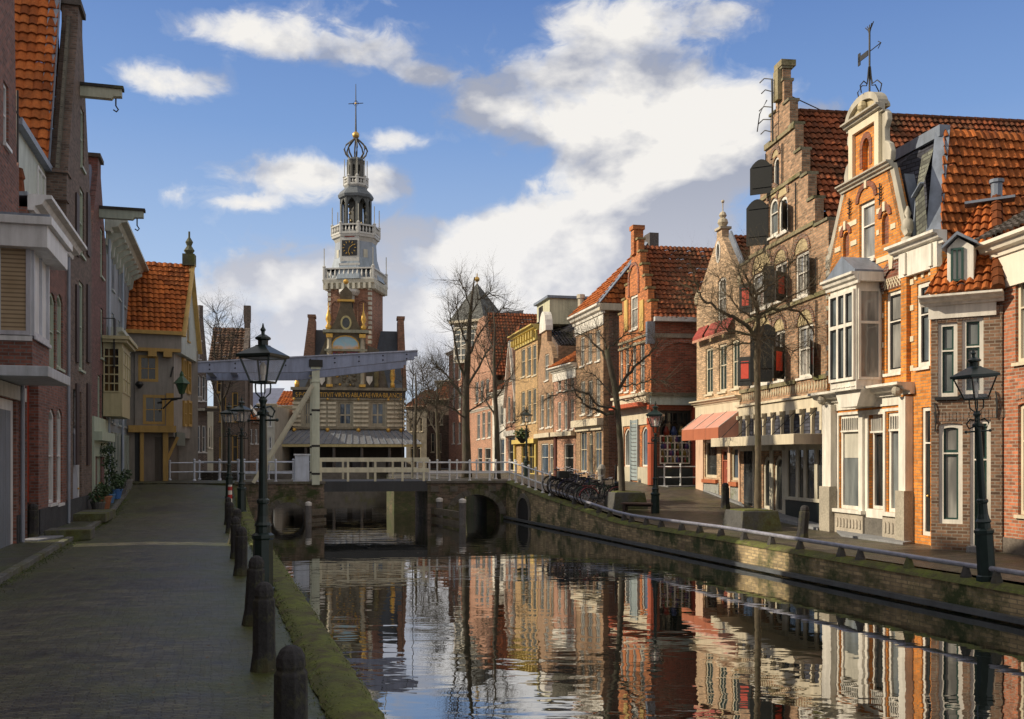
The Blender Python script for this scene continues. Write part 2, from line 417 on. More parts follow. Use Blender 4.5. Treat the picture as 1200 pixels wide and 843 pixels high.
    def cornice(s, u0, u1, z, h=.35, d=.35, mat=None, name='cornice', parent=None, y=0, frieze=0, fd=.05):
        pr = [(y, z-h), (y-d*.25, z-h), (y-d*.3, z-h*.72), (y-d*.6, z-h*.6), (y-d*.72, z-h*.3), (y-d, z-h*.22), (y-d, z), (y, z)]
        mb = MB().extr(pr, u0-d*.4, u1+d*.4)
        if frieze: mb.box(u0, u1, y-fd, y, z-h-frieze, z-h)
        return s.part(name, mb, mat or m_white, parent=parent)
    def band(s, u0, u1, z0, z1, d=.06, mat=None, name='band', y=0): return s.part(name, MB().box(u0, u1, y-d, y, z0, z1), mat or stone(STONE))
    def tiles(s, quad, mat, name='roof', tw=.24, th=.30, tri=None):
        """quad = lower-left, lower-right, upper-right, upper-left (local); rows may shrink to a point"""
        o = tile_sheet(quad, mat, s.root, name, tw, th)
        if s.T is not None: o.matrix_local = s.T
        return o
    def flashing(s, a, b, w, mat=None, name='lead_flashing', h=.04, parent=None): return s.part(name, MB().beam(a, b, w, h), mat or m_lead, parent=parent)
def tile_sheet(quad, mat, parent, name='roof', tw=.24, th=.30):
    tw *= .88; th *= .88; jit = random.Random(len(bpy.data.objects))
    a, b, c, d = [Vector(q) for q in quad]
    U = (b-a).normalized(); up = ((d-a) if (d-a).length > .01 else (c-b)); N = U.cross(up).normalized()
    if N.z < 0: N = -N
    V = N.cross(U).normalized()
    if V.dot(up) < 0: V = -V
    Ht = max((d-a).dot(V), (c-b).dot(V)); rows = max(1, int(round(Ht/th))); dh = Ht/rows
    mb = MB(); sh = [0, .045, .062, .038]
    for r in range(rows):
        jj = {}
        def ends(t):
            L = a+(d-a)*min(1, t); Rr = b+(c-b)*min(1, t); return (L-a).dot(U), (Rr-a).dot(U)
        t0, t1 = r/rows, (r+1)/rows
        l0, r0 = ends(t0); l1, r1 = ends(t1); lo, hi = min(l0, l1), max(r0, r1)
        k0, k1 = int(math.floor(lo/tw*4)), int(math.ceil(hi/tw*4))
        prev = None
        for k in range(k0, k1+1):
            x = k*tw/4; h = sh[k % 4]; ids = []
            xb = min(max(x, l0), r0); xt = min(max(x, l1), r1)
            q_ = k//4
            if q_ not in jj: jj[q_] = (jit.gauss(0, .007), jit.gauss(0, .012) if jit.random() < .9 else jit.gauss(0, .035))
            jh, jv = jj[q_]
            for (xx, vv, off, uvv) in ((xb, r*dh, .0, .0), (xb, r*dh, .065, .02), (xt, (r+1)*dh, .012, .999)):
                p = a+U*xx+V*(vv+(jv if uvv < .5 else 0))+N*(h+off+.01+jh); mb.v.append(tuple(p)); mb.uv.append((min(k/4+1e-3, 1e6), r+uvv)); ids.append(len(mb.v)-1)
            if prev and (k-1)*tw/4 < hi:
                mb.f.append((prev[0], ids[0], ids[1], prev[1])); mb.f.append((prev[1], ids[1], ids[2], prev[2]))
            prev = ids
    return mb.build(name, mat, parent, recalc=False)
# ------------------------------------------------------------------ camera, sun, sky
cam = bpy.data.objects.new('camera', bpy.data.cameras.new('camera')); col.objects.link(cam); sc.camera = cam
cam.location = (0, 0, H); cam.rotation_euler = (R(90), 0, 0)
cam.data.sensor_width = 36; cam.data.lens = 36*F/1200; cam.data.shift_y = (HZ-421.5)/1200
cam.data.clip_end = 3000; cam.data.clip_start = .1
sun = bpy.data.objects.new('sun', bpy.data.lights.new('sun', 'SUN')); col.objects.link(sun)
sun.data.energy = 5.0; sun.data.angle = R(.6); sun.data.color = (1, .86, .66)
sd = Vector((-math.cos(R(SUN_EL)), -.02, math.sin(R(SUN_EL))))      # towards the sun
sun.rotation_euler = sd.to_track_quat('Z', 'Y').to_euler()
sc.view_settings.view_transform = 'Standard'; sc.view_settings.look = 'None'; sc.view_settings.exposure = 0

def make_world():
    w = bpy.data.worlds.new('World'); sc.world = w; w.use_nodes = True; t = w.node_tree
    bg = t.nodes['Background']
    class W(NT):
        def __init__(s): s.t = t
    M = W()
    sky = M.n('TexSky', sky_type='NISHITA', sun_disc=False); sky.sun_elevation = R(SUN_EL); sky.sun_rotation = R(-90)
    sky.air_density = 1.0; sky.dust_density = .6; sky.ozone_density = 2.5
    D = M.n('TexCoord').outputs['Generated']; x = M.n('SeparateXYZ', {0: D}); dx, dy, dz = x.outputs
    hl = M.math('MAXIMUM', M.math('SQRT', M.math('ADD', M.math('MULTIPLY', dx, dx), M.math('MULTIPLY', dy, dy))), .02)
    az = M.math('ARCTAN2', dx, dy); el = M.math('DIVIDE', dz, hl)       # bearing and rise of the direction looked in
    # every cloud is a soft ellipse round a bearing/rise, eaten into by noise
    P = M.n('CombineXYZ', {0: az, 1: M.math('MULTIPLY', el, 1.35), 2: 0}).outputs[0]
    def fb(off, sc_, det=9, ro=.6, di=.25):
        q = M.n('VectorMath', {0: P, 1: off}, operation='ADD').outputs[0]; return M.noise(q, sc_, det, ro, di).outputs[0]
    n1 = fb((3.1, 1.7, 0), 4.6, 9, .56, .1); n2 = fb((3.1-.035, 1.7+.05, 0), 4.6, 5, .5, .1); nf = fb((8, 2, 0), 22, 6, .6, .5); nb = fb((1, 5, 0), 2.0, 3, .5)
    blobs = [(740, 35, 120, 62, 1.15), (680, 120, 130, 60, 1.25), (590, 125, 60, 34, 1.0), (790, 160, 125, 60, 1.25), (760, 225, 110, 50, 1.0), (860, 130, 40, 40, .7), (850, 15, 50, 20, .5),
             (300, 35, 95, 34, .8), (400, 62, 85, 26, .75), (500, 88, 36, 12, .7), (225, 100, 62, 24, .68), (150, 88, 50, 22, .55), (350, 205, 85, 30, 1.1), (450, 215, 50, 26, .9), (475, 165, 42, 18, .75),
             (290, 238, 45, 11, .7), (200, 232, 30, 20, .6), (300, 345, 90, 45, 1.1), (480, 270, 60, 20, .6), (620, 270, 150, 35, .85), (520, 330, 170, 60, .95), (640, 340, 260, 70, .95), (780, 310, 160, 60, .8), (480, 420, 500, 70, .9),
             (970, 128, 36, 14, .6), (120, 420, 260, 60, .6), (1050, 440, 400, 60, .6), (720, -180, 260, 70, .8), (1500, 0, 300, 120, .8), (-400, 100, 400, 120, .8), (300, -330, 500, 60, .7)]
    def field(ax, ex, lst):
        tot = None
        for cx, cy, rx, ry, wt in lst:
            a0 = math.atan2((cx-600)/F, 1); k = math.cos(a0); e0 = (HZ-cy)/F*k
            u = M.math('MULTIPLY', M.math('SUBTRACT', ax, a0), 1/(rx/F*k*k*.95)); v = M.math('MULTIPLY', M.math('SUBTRACT', ex, e0), 1/(ry/F*k*.95))
            r2 = M.math('ADD', M.math('MULTIPLY', u, u), M.math('MULTIPLY', v, v))
            g = M.math('MULTIPLY', M.math('POWER', 2.718, M.math('MULTIPLY', r2, -1.0)), wt)
            tot = g if tot is None else M.math('ADD', tot, g)
        return tot
    tot = field(az, el, blobs); sh_ = field(M.math('SUBTRACT', az, .03), M.math('ADD', el, .045), blobs[:19])
    base_ = field(az, el, blobs[:19]); relief = M.math('SUBTRACT', base_, sh_)
    back = M.ramp(M.math('ABSOLUTE', az), [(.65/1, (0,0,0)), (1.0, (.45,.45,.45))])
    tot = M.math('ADD', tot, M.math('MULTIPLY', back, M.ramp(nb, [(.4,(0,0,0)),(.6,(1,1,1))])))
    low = M.math('SMOOTH_MIN', tot, 1.1)
    dens = M.math('ADD', low, M.math('MULTIPLY', M.math('SUBTRACT', n1, .5), 1.9))
    dens = M.math('ADD', dens, M.math('MULTIPLY', M.math('SUBTRACT', nf, .5), 1.15))
    cov = M.ramp(dens, [(.38, (0,0,0)), (.54, (.16,)*3), (.74, (.75,)*3), (.95, (1,1,1))])
    # tops and sunward edges bright, bellies lilac grey; towards the horizon all turns to a flat grey bank
    lit = M.math('MULTIPLY_ADD', M.math('SUBTRACT', n1, n2), 9.0, .62)
    thick = M.ramp(dens, [(.7, (0,0,0)), (1.5, (1,1,1))])
    lit = M.math('SUBTRACT', lit, M.math('MULTIPLY', thick, .30)); lit = M.math('ADD', lit, M.math('MULTIPLY', relief, .85), clamp=True)
    cc = M.mix(lit, (.30,.325,.40), (.73,.71,.68))
    hz = M.ramp(el, [(.08, (1,1,1)), (.30, (0,0,0))])
    cc = M.mix(M.math('MULTIPLY', hz, .62), cc, (.70,.70,.73))
    skyc = M.mix(1.0, sky.outputs[0], (.055,.062,.072), 'MULTIPLY')
    deep = M.ramp(el, [(.0, (.52,.58,.68)), (.16, (.36,.48,.68)), (.33, (.17,.295,.57)), (.5, (.085,.175,.44))])
    skyc = M.mix(.78, M.mix(1.0, sky.outputs[0], (.1,.1,.1), 'MULTIPLY'), deep)
    # broken bright cloud added out of view overhead and behind, lifting and neutralising the shade
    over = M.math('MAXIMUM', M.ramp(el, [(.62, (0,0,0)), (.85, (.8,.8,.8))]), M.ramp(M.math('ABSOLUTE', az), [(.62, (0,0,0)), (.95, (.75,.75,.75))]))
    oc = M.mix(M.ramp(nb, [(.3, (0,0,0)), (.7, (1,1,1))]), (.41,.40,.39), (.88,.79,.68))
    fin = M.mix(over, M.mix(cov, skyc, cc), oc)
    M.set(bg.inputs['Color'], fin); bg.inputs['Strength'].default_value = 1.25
    return bg
make_world()

# ------------------------------------------------------------------ ground, canal, quays
def sheet(name, offs, Ys, zf, mat, kind='structure'):
    mb = MB()
    for Y in Ys:
        for o in offs: mb.v.append(tuple(Q(o, Y, zf(o, Y))))
    n = len(offs)
    for i in range(len(Ys)-1):
        for k in range(n-1): mb.f.append((i*n+k, i*n+k+1, (i+1)*n+k+1, (i+1)*n+k))
    o = mb.build(name, mat, smooth=True); tag(o, kind=kind); return o
YL = [-30, 0, 5, 10, 15, 20, 25, 30, 32, 33, 34, 35, 36, 37, 38, 39, 40, 41, 42, 43, 44, 45, 46]
earth = stone((.06,.055,.045)); pave = cobble(moss=.5); pave_r = cobble((.14,.118,.095), .15, mort=(.04,.036,.03))
tag(MB().face([(-1500,-300,-2.2),(1500,-300,-2.2),(1500,1500,-2.2),(-1500,1500,-2.2)]).build('ground', earth), kind='structure')
tag(MB().face([(-60,-30,-.75),(60,-30,-.75),(60,140,-.75),(-60,140,-.75)]).build('water', water_mat()), kind='structure')
sheet('street', [-5.6, -3.53, -2.5, -1.5, -.5, .5, .97], YL, lambda o, Y: zl(Y)+.03*math.cos((o+1.2)*1.1)*(1 if o > -3.6 else 0), pave)
sheet('land', [-300, -60, -20, -5.5], [-300, -30, 32, 45, 52, 130, 400, 1400], lambda o, Y: zl(Y)-.02, earth)
# raised stoop pavement with a stone kerb in front of the left houses
def strip(name, o0, o1, Y0, Y1, z0f, z1f, mat, step=1.0, bevel=0, kind='structure'):
    mb = MB(); Y = Y0; n = max(1, int((Y1-Y0)/step)); prev = None
    for i in range(n+1):
        Y = Y0+(Y1-Y0)*i/n; k = len(mb.v); mb.v += [tuple(Q(o0, Y, z0f(Y))), tuple(Q(o0, Y, z1f(Y))), tuple(Q(o1, Y, z1f(Y))), tuple(Q(o1, Y, z0f(Y)))]
        if prev is not None:
            for a in range(4): b = (a+1) % 4; mb.f.append((prev+a, prev+b, k+b, k+a))
        else: mb.f.append((k, k+1, k+2, k+3))
        prev = k
    mb.f.append((prev+3, prev+2, prev+1, prev)); o = mb.build(name, mat, bevel=bevel); tag(o, kind=kind); return o
stoop = cobble((.085,.08,.07), .55)
strip('pavement', -5.6, -3.7, -10, 44, lambda Y: zl(Y)-.5, lambda Y: zl(Y)+.09, stoop)
strip('kerb', -3.7, -3.53, -10, 44, lambda Y: zl(Y)-.5, lambda Y: zl(Y)+.10, stone((.16,.16,.15), .35), bevel=.01)
# left quay: mossy coping that stands a little above the street, wall below it
mossc = stone((.075,.07,.05), 1.0, .6, .9)
def bumpy_strip(name, o0, o1, Y0, Y1, zf, mat):
    mb = MB(); Ys = [Y0+(Y1-Y0)*i/260 for i in range(261)]; N = 7
    for Y in Ys:
        for k in range(N+1):
            o = o0+(o1-o0)*k/N; j = rnd.uniform(-.012, .012) if 0 < k < N else 0
            z = zf(Y)+.07*math.sin(math.pi*k/N)**.5+j if 0 < k < N else zf(Y)-(.0 if k == 0 else .02)
            mb.v.append(tuple(Q(o+(rnd.uniform(-.015,.015) if k in (0, N) else 0), Y, z)))
    for i in range(260):
        for k in range(N): a = i*(N+1)+k; mb.f.append((a, a+1, a+N+2, a+N+1))
    o = mb.build(name, mat, smooth=True); return tag(o, kind='structure')
bumpy_strip('quay_edge', .93, 1.42, 2, 44, lambda Y: zl(Y)+.0, mossc)
qm = brick((.13,.09,.06), (.12,.11,.09), .3, .8, mossy=.75)
def quaywall(name, off, Y0, Y1, zf, mat, th, label, mossy_cap=None):
    root = empty(name, Q(off, (Y0+Y1)/2, -1.5), 0, label, 'quay wall'); inv = Vector(root.location)
    mb = MB(); n = 60
    for i in range(n+1):
        Y = Y0+(Y1-Y0)*i/n
        for (o, z) in ((off, -2.1), (off, zf(Y)-.01), (off+th, zf(Y)-.01), (off+th, -2.1)): mb.v.append(tuple(Q(o, Y, z)-inv))
    for i in range(n):
        for a in range(4): b = (a+1) % 4; mb.f.append((i*4+a, i*4+b, i*4+4+b, i*4+4+a))
    mb.f.append((0,1,2,3)); mb.f.append((n*4+3, n*4+2, n*4+1, n*4))
    mb.build('masonry', mat, root); return root, inv
quaywall('quay_wall', 1.38, -20, 43.4, zl, brick((.10,.075,.055), (.1,.09,.07), .3, .8, mossy=.8), -.4, 'low brick quay wall under the mossy edge of the left street')
# right quay: brick wall with mossy cap, waterline beam
rq, inv = quaywall('quay_wall', 13.8, -20, 46, zw, brick((.40,.31,.17), (.34,.28,.18), .3, .7, mossy=.22), .45, 'long mossy brick quay wall under the pipe rail on the right bank')
mb = MB(); n = 90; N = 6
for i in range(n+1):
    Y = 6+40*i/n
    for k in range(N+1):
        o = 13.76+.5*k/N; z = zw(Y)+(.06*math.sin(math.pi*k/N)+rnd.uniform(-.012,.012) if 0 < k < N else -.05)
        mb.v.append(tuple(Q(o, Y, z)-inv))
for i in range(n):
    for k in range(N): a = i*(N+1)+k; mb.f.append((a, a+1, a+N+2, a+N+1))
mb.build('mossy_cap', stone((.11,.10,.06), .95, .6, .9), rq, smooth=True)
mb = MB()
for i in range(40):
    Ya, Yb = 6+i, 7+i; mb.beam(Q(13.72, Ya, -.66)-inv, Q(13.72, Yb, -.66)-inv, .14, .1)
mb.build('waterline_beam', paint((.10,.11,.12), .35), rq)
sheet('street', [14.2, 14.8, 16, 17.5, 19, 21, 23], YL+[48, 52, 60, 130], lambda o, Y: zr(Y)-(.0 if Y < 47 else 0), pave_r)
sheet('land', [22.9, 60, 400], [-300, -30, 30, 45, 60, 130, 400, 1400], lambda o, Y: zr(Y)-.02, earth)
far_bank = [(-1.2, 46.8), (-2.6, 54.4), (-6.55, 54.5), (-7.15, 56.0), (-11.25, 88), (30, 88), (30, 46.8)]
tag(MB().prismz(far_bank, -2.1, .72).build('quay_bank', brick((.11,.085,.045), (.10,.09,.06), .3, .8, mossy=.35)), kind='structure')
tag(MB().prismz([(p[0]+.12, p[1]+.12) for p in far_bank], .7, .97).build('street', pave_r), kind='structure')
tag(MB().box(-60, 60, 87, 91, -2.1, .98).box(-60, 60, 90.9, 200, .9, 1.0).build('quay_bank', stone((.12,.11,.10), .2)), kind='structure')
tag(MB().face([(-400,195,.95),(400,195,.95),(1500,1500,.95),(-1500,1500,.95)]).build('land', earth), kind='structure')
# cross street and side canal bank behind the bridge on the left
tag(MB().prismz([Q(-5.5, 44.8)[:2], Q(1.2, 44.2)[:2], Q(1.2, 50)[:2], Q(-16, 55)[:2], Q(-16, 50)[:2]], -2.1, .97).build('street', pave), kind='structure')
tag(MB().prismz([(-60, 63), (-18.5, 57), (-17.0, 64), (-22, 90), (-60, 90)], -2.1, .96).build('quay_bank', stone((.1,.09,.08), .3)), kind='structure')
# natural stone slabs in front of the shops
slab = stone((.26,.27,.28), 0, .3)
def slabs(name, pts_, z):
    mb = MB(); n = len(pts_)
    tag(MB().face([(p[0], p[1], zz) for p, zz in zip(pts_, z)]+[]).build(name, slab), kind='structure')

# ------------------------------------------------------------------ bridge
BL = Q(1.42, 43.35); BR = Q(13.75, 45.95)
bf = Front((BL.x, BL.y), (BR.x, BR.y))
broot = empty('drawbridge', (BL.x, BL.y, 0), bf.rz, 'wooden drawbridge with one tall cream post, blue balance beam and mossy stone piers', 'bridge')
bst = stone((.17,.155,.13), .3, .6); bbr = brick((.19,.135,.10), (.19,.17,.13), .3, .7, mossy=.12)
def B(px, py, y=0): return bf.uz(px, py, y)
WB = bf.W; ztop = 1.0; DEP = 4.6
# abutment left with arch
def archwall(u0, u1, zt, a0, a1, zsp, name, extra=None):
    hole = [(a0, -1.0), (a1, -1.0), (a1, zsp)]+arcpts(a0, a1, zsp, (a1-a0)*.40)[1:-1]+[(a0, zsp)]
    hole = hole[::1]
    mb = MB().prism([(u0, -2.1), (u1, -2.1), (u1, zt[1]), (u0, zt[0])], 0, DEP, [hole]); 
    mb.build(name, bbr, broot)
    # voussoir ring
    vb = MB(); c = (a0+a1)/2; hw = (a1-a0)/2; rise = (a1-a0)*.40; N = 15
    for i in range(N):
        t0, t1 = math.pi*i/N, math.pi*(i+.93)/N
        f = lambda t, k: (c+(hw+k)*math.cos(t), zsp+(rise+k)*math.sin(t))
        vb.prism([f(t0, .0), f(t0, .26), f(t1, .26), f(t1, .0)], -.03 if i % 3 else -.06, .05)
    vb.build('arch_stones', bst, broot)
l0, l1 = B(318, 600)[0], B(357, 600)[0]; pl = B(380, 600)[0]; pr = B(501, 600)[0]
archwall(0-.3, pl, (.95, .97), l0, l1, -.45, 'left_pier')
r0, r1 = B(530, 600)[0], B(586, 600)[0]
archwall(pr, WB+.2, (.98, .98), r0, r1, -.5, 'right_pier')
MB().box(-.4, pl+.05, -.06, DEP+.06, .93, 1.06).box(pr-.05, WB+.1, -.06, DEP+.06, .93, 1.06).build('coping', bst, broot, bevel=.02)
for k in range(5): MB().box(r0-1.0+k*.9, r0-.65+k*.9, -.045, .1, .55, .8).build('anchor_stone', bst, broot) if k not in (2,) else None
# timber deck
dk = MB().box(pl-.1, pr+.1, .15, DEP-.15, .93, 1.05)
for i in range(6): dk.box(pl-.1, pr+.1, .2+i*.8, .38+i*.8, .62, .93)
dk.build('deck', paint((.05,.052,.055), .6), broot)
MB().box(pl-.1, pr+.1, .02, .14, .58, 1.04).build('deck_edge_beam', paint((.035,.037,.04), .5), broot)
# railings
cr = paint((.72,.68,.50), .45, .12, .25); wr = paint((.62,.68,.80), .4, .12, .25); blue = paint((.30,.35,.50), .45, .15, .3)
for yy in (.12, DEP-.12):
    mb = MB()
    for (a, b) in ((536.5, 5.5), (549, 4.5)):
        z = B(430, a)[1]; mb.box(B(372, 550)[0], B(503, 550)[0], yy-.05, yy+.05, z-.19, z)
    mb.build('span_rail', cr, broot, bevel=.01)
    for px in (376, 408, 440, 472, 497): u = B(px, 550)[0]; MB().box(u-.05, u+.05, yy-.04, yy+.08, 1.0, B(430, 537)[1]-.02).build('rail_post', cr, broot)
def railing(pts_, zfun, zt_, n_rails, mat, parent, name='railing', post=.045, rails=.03, gap=1.25, extra=0):
    """posts and tubes along a polyline of (x,y)"""
    P = [Vector((*p, 0)) for p in pts_]; L = [0]
    for a, b in zip(P, P[1:]): L.append(L[-1]+(b-a).length)
    def pos(s_):
        for i in range(len(P)-1):
            if s_ <= L[i+1]+1e-6: return P[i].lerp(P[i+1], (s_-L[i])/max(1e-6, L[i+1]-L[i]))
        return P[-1]
    n = max(1, round(L[-1]/gap)); rs = MB()
    for i in range(n+1):
        p = pos(L[-1]*i/n); z = zfun(p)
        mb = MB().tube([p+Vector((0,0,z)), p+Vector((0,0,z+zt_))], post, 8).ball((p.x, p.y, z+zt_+.03), post*1.4, 8).lathe([(post*1.9, 0), (post*1.9, .05), (post*1.2, .09)], p.x, p.y, z, 8)
        for q in range(n_rails): mb.ball((p.x, p.y, z+zt_*(1-.5*q)-.06), post*1.3, 8)
        mb.build('post', mat, parent)
    m = max(2, int(L[-1]/.4))
    for q in range(n_rails):
        pp = []
        for i in range(m+1):
            p = pos(L[-1]*i/m); pp.append(p+Vector((0, 0, zfun(p)+zt_*(1-.5*q)-.06)))
        MB().tube(pp, rails, 7).build('rail', mat, parent)
lb = lambda o: (Vector((*Q(o[0], o[1])[:2], 0)))
r = empty('bridge_railing', (BL.x, BL.y, 0), bf.rz, 'bluish white tube railing left of the tall drawbridge post', 'railing')
railing([(-.25, .1), (B(345, 550)[0], .1)], lambda p: 1.0, .98, 2, wr, r, gap=.95)
railing([(-.25, .1), (-.35, 2.2)], lambda p: 1.0, .98, 2, wr, r, gap=1.1)
r = empty('bridge_railing', (BL.x, BL.y, 0), bf.rz, 'bluish white tube railing at the far side of the bridge left of the post', 'railing')
railing([(-2.5, DEP-.1), (pl-.2, DEP-.1)], lambda p: 1.0, .98, 2, wr, r, gap=1.2)
r = empty('bridge_railing', (BL.x, BL.y, 0), bf.rz, 'white tube railing on the stone pier right of the span, curving down beside the bicycles', 'railing')
inv_ = Matrix.Rotation(-bf.rz, 4, 'Z')@Matrix.Translation(-Vector((BL.x, BL.y, 0)))
cr_pts = [(pr+.1, .12), (WB-.5, .12), (WB+.25, 0.0)]
for Y in (44.4, 43, 41.6, 40.6): q = inv_@Q(14.0, Y); cr_pts.append((q.x, q.y))
fwd = inv_.inverted()
railing(cr_pts, lambda p: zw((fwd@Vector((p.x, p.y, 0))).y)+.02 if p.x > WB else 1.0, .95, 2, paint((.72,.74,.76), .4, .1, .2), r, gap=.92)
r = empty('bridge_railing', (BL.x, BL.y, 0), bf.rz, 'white tube railing along the far side of the bridge deck towards the right bank', 'railing')
railing([(pr+.1, DEP-.1), (WB+1.5, DEP-.1)], lambda p: 1.0, .95, 2, paint((.72,.74,.76), .4, .1, .2), r, gap=1.1)
# posts, brace, balance beams
pu = B(370, 500)[0]; pz = B(370, 430)[1]
for yy in (.02, DEP-.2):
    mb = MB().box(pu-.17, pu+.17, yy-.12, yy+.2, .9, pz-.12).box(pu-.2, pu+.2, yy-.15, yy+.23, pz-.7, pz-.6).box(pu-.22, pu+.22, yy-.17, yy+.25, pz-.12, pz)
    for i in range(9): mb.box(pu-.176, pu+.176, yy-.125, yy+.205, 1.3+i*.45, 1.32+i*.45)
    mb.build('tall_post', paint((.62,.66,.52), .45, .15, .3), broot, bevel=.012)
    a = B(366, 452); b = B(297, 566)
    MB().beam((a[0], yy-.22, a[1]), (b[0], yy-.22, b[1]), .16, .16).build('brace', paint((.66,.63,.48), .5), broot)
    zl0, zl1 = B(232, 425), B(232, 437); zr0, zr1 = B(489, 411.5), B(489, 421); zm0 = B(370, 418)
    x0, x1 = zl0[0], zr0[0]; k = 0 if yy < 1 else .0
    poly = [(x0, zl1[1]), (pu-.8, B(352, 437)[1]), (x1-.9, B(470, 424)[1]), (x1-.15, B(486, 421.5)[1]), (x1-.15, zr1[1]+.12), (x1, zr1[1]+.14), (x1, zr0[1]), (x0, zl0[1])]
    MB().prism(poly, yy-.14, yy+.14).build('balance_beam', blue, broot, bevel=.01)
    MB().prism([(x0, zl0[1]-.02), (x1, zr0[1]-.02), (x1, zr0[1]+.035), (x0, zl0[1]+.035)], yy-.2, yy+.2).build('beam_capping', paint((.42,.46,.58), .4), broot)
    MB().tube([(x1-.2, yy, zr1[1]), (x1-.2, yy, 1.2)], .018, 6).build('lifting_rod', m_iron, broot)
MB().box(pu-.2, pu+.2, .3, DEP-.4, pz-.02, pz+.25).box(x0+.2, x0+.5, .15, DEP-.35, B(240, 436)[1]+.1, B(240, 428)[1]).box(x0+1.2, x0+1.5, .15, DEP-.35, B(260, 434)[1]+.1, B(260, 427)[1]).build('cross_beam', blue, broot)
for yy in (.02, DEP-.2):
    mb = MB()
    for z in (1.35, 2.6, 4.2): mb.box(pu-.185, pu+.185, yy-.135, yy+.215, z, z+.09)
    for z in (1.37, 2.62, 4.22):
        for k in (-.1, .1): mb.ball((pu+k, yy-.14, z+.03), .028, 6)
    mb.build('iron_strap', m_iron, broot)
mb = MB()
for i in range(9): u = x0+.5+i*(x1-x0-1)/8; zt__ = zl0[1]+(zr0[1]-zl0[1])*(u-x0)/(x1-x0); mb.ball((u, -.13, zt__-.14), .035, 6); mb.ball((u, -.13, zt__-.34), .035, 6)
mb.build('bolt_heads', m_iron, broot)
MB().box(pu-.3, pu+.3, -.19, -.13, pz-.02, pz+.3).build('pivot_plate', m_iron, broot)
# bridge keeper's cabinet
t = Front((BL.x, BL.y), (BR.x, BR.y)); u0, u1 = B(345.5, 550)[0], B(362.5, 550)[0]; z0, z1 = 1.02, B(355, 534)[1]
o = empty('control_cabinet', (BL.x, BL.y, 0), bf.rz, 'pale blue-white metal cabinet standing against the tall bridge post', 'cabinet')
MB().box(u0, u1, -.02, .5, z0, z1).build('cabinet_body', paint((.62,.68,.78), .4), o, bevel=.015)
MB().box(u0-.05, u1+.05, -.07, .55, z1+.002, z1+.07).build('cabinet_lid', paint((.7,.74,.8), .4), o, bevel=.01)
MB().box(u0+.04, u1-.04, -.035, -.022, z0+.1, z1-.08).build('cabinet_door', paint((.58,.64,.75), .4), o)
# mooring posts
def mooring(pxa, pyb, h, w, label, group):
    s = (pyb-HZ)/2.85; X, Y = pt(pxa, s); o = empty('mooring_post', (X, Y, -.75), bf.rz, label, 'mooring post', group)
    MB().lathe([(w/2, -1), (w/2, h-.12), (w/2*.96, h-.1)], n=10).build('post', stone((.17,.16,.155), .2, .5), o)
    MB().lathe([(w/2*1.06, h-.14), (w/2*1.1, h-.02), (w*.3, h+.03), (.02, h+.05)], n=10).build('cap', paint((.7,.68,.64), .5), o)
    return o
mooring(361.5, 613, .9, .27, 'grey mooring post with white cap, left of the two by the left arch', 'mooring posts'); mooring(375.5, 611, .9, .27, 'grey mooring post with white cap, right of the two by the left arch', 'mooring posts')
mooring(515, 610, 1.0, .3, 'white-capped mooring post against the pier right of the span', 'mooring posts'); mooring(542, 616, 1.1, .3, 'white-capped mooring post standing in front of the right arch', 'mooring posts')
def guard(pa, pb, z, label):
    a = at(pa[0], 0, pa[1]); b = at(pb[0], 0, pb[1])
    tag(MB().beam((a.x, a.y, z), (b.x, b.y, z), .16, .28).beam((a.x, a.y, z-.36), (b.x, b.y, z-.36), .12, .16).build('guard_beam', stone((.17,.145,.11), .25)), label, 'beam')
guard((364, 43.3), (381, 44.2), -.3, 'weathered timber guard beam between the two posts at the left arch'); guard((507, 45.2), (541, 41.6), -.32, 'weathered timber guard beam running to the post before the right arch')
# small culvert mouth in the right wall close to the bridge: dark arch
s0 = (608-248)/13.8; s1 = (620.5-248)/13.8
Ya, Yb = F/s0, F/s1; o = empty('culvert', Q(13.78, (Ya+Yb)/2, -.75), math.atan2(DC.y, DC.x)-math.pi, 'dark narrow arched culvert mouth in the right quay wall beside the bridge', 'culvert')
L_ = (Q(0, Ya)-Q(0, Yb)).length
prf = [(-L_/2, -1), (L_/2, -1), (L_/2, .55)]+arcpts(-L_/2, L_/2, .55, .55)[1:-1]+[(-L_/2, .55)]
ring = [(-L_/2-.2, -1), (L_/2+.2, -1), (L_/2+.2, .55)]+arcpts(-L_/2-.2, L_/2+.2, .55, .75)[1:-1]+[(-L_/2-.2, .55)]
MB().prism(prf, -.015, .3).prism(prf, -.0, -.01).build('opening', paint((.004,.004,.004), .9), o)
MB().prism(ring, -.05, .05, [prf]).prism(ring, .0, .05, [prf]).build('arch_ring', bst, o)

# ------------------------------------------------------------------ right bank, near to far
def fix_u(pts_, W): return [(min(max(u, 0), W), z) for u, z in pts_]
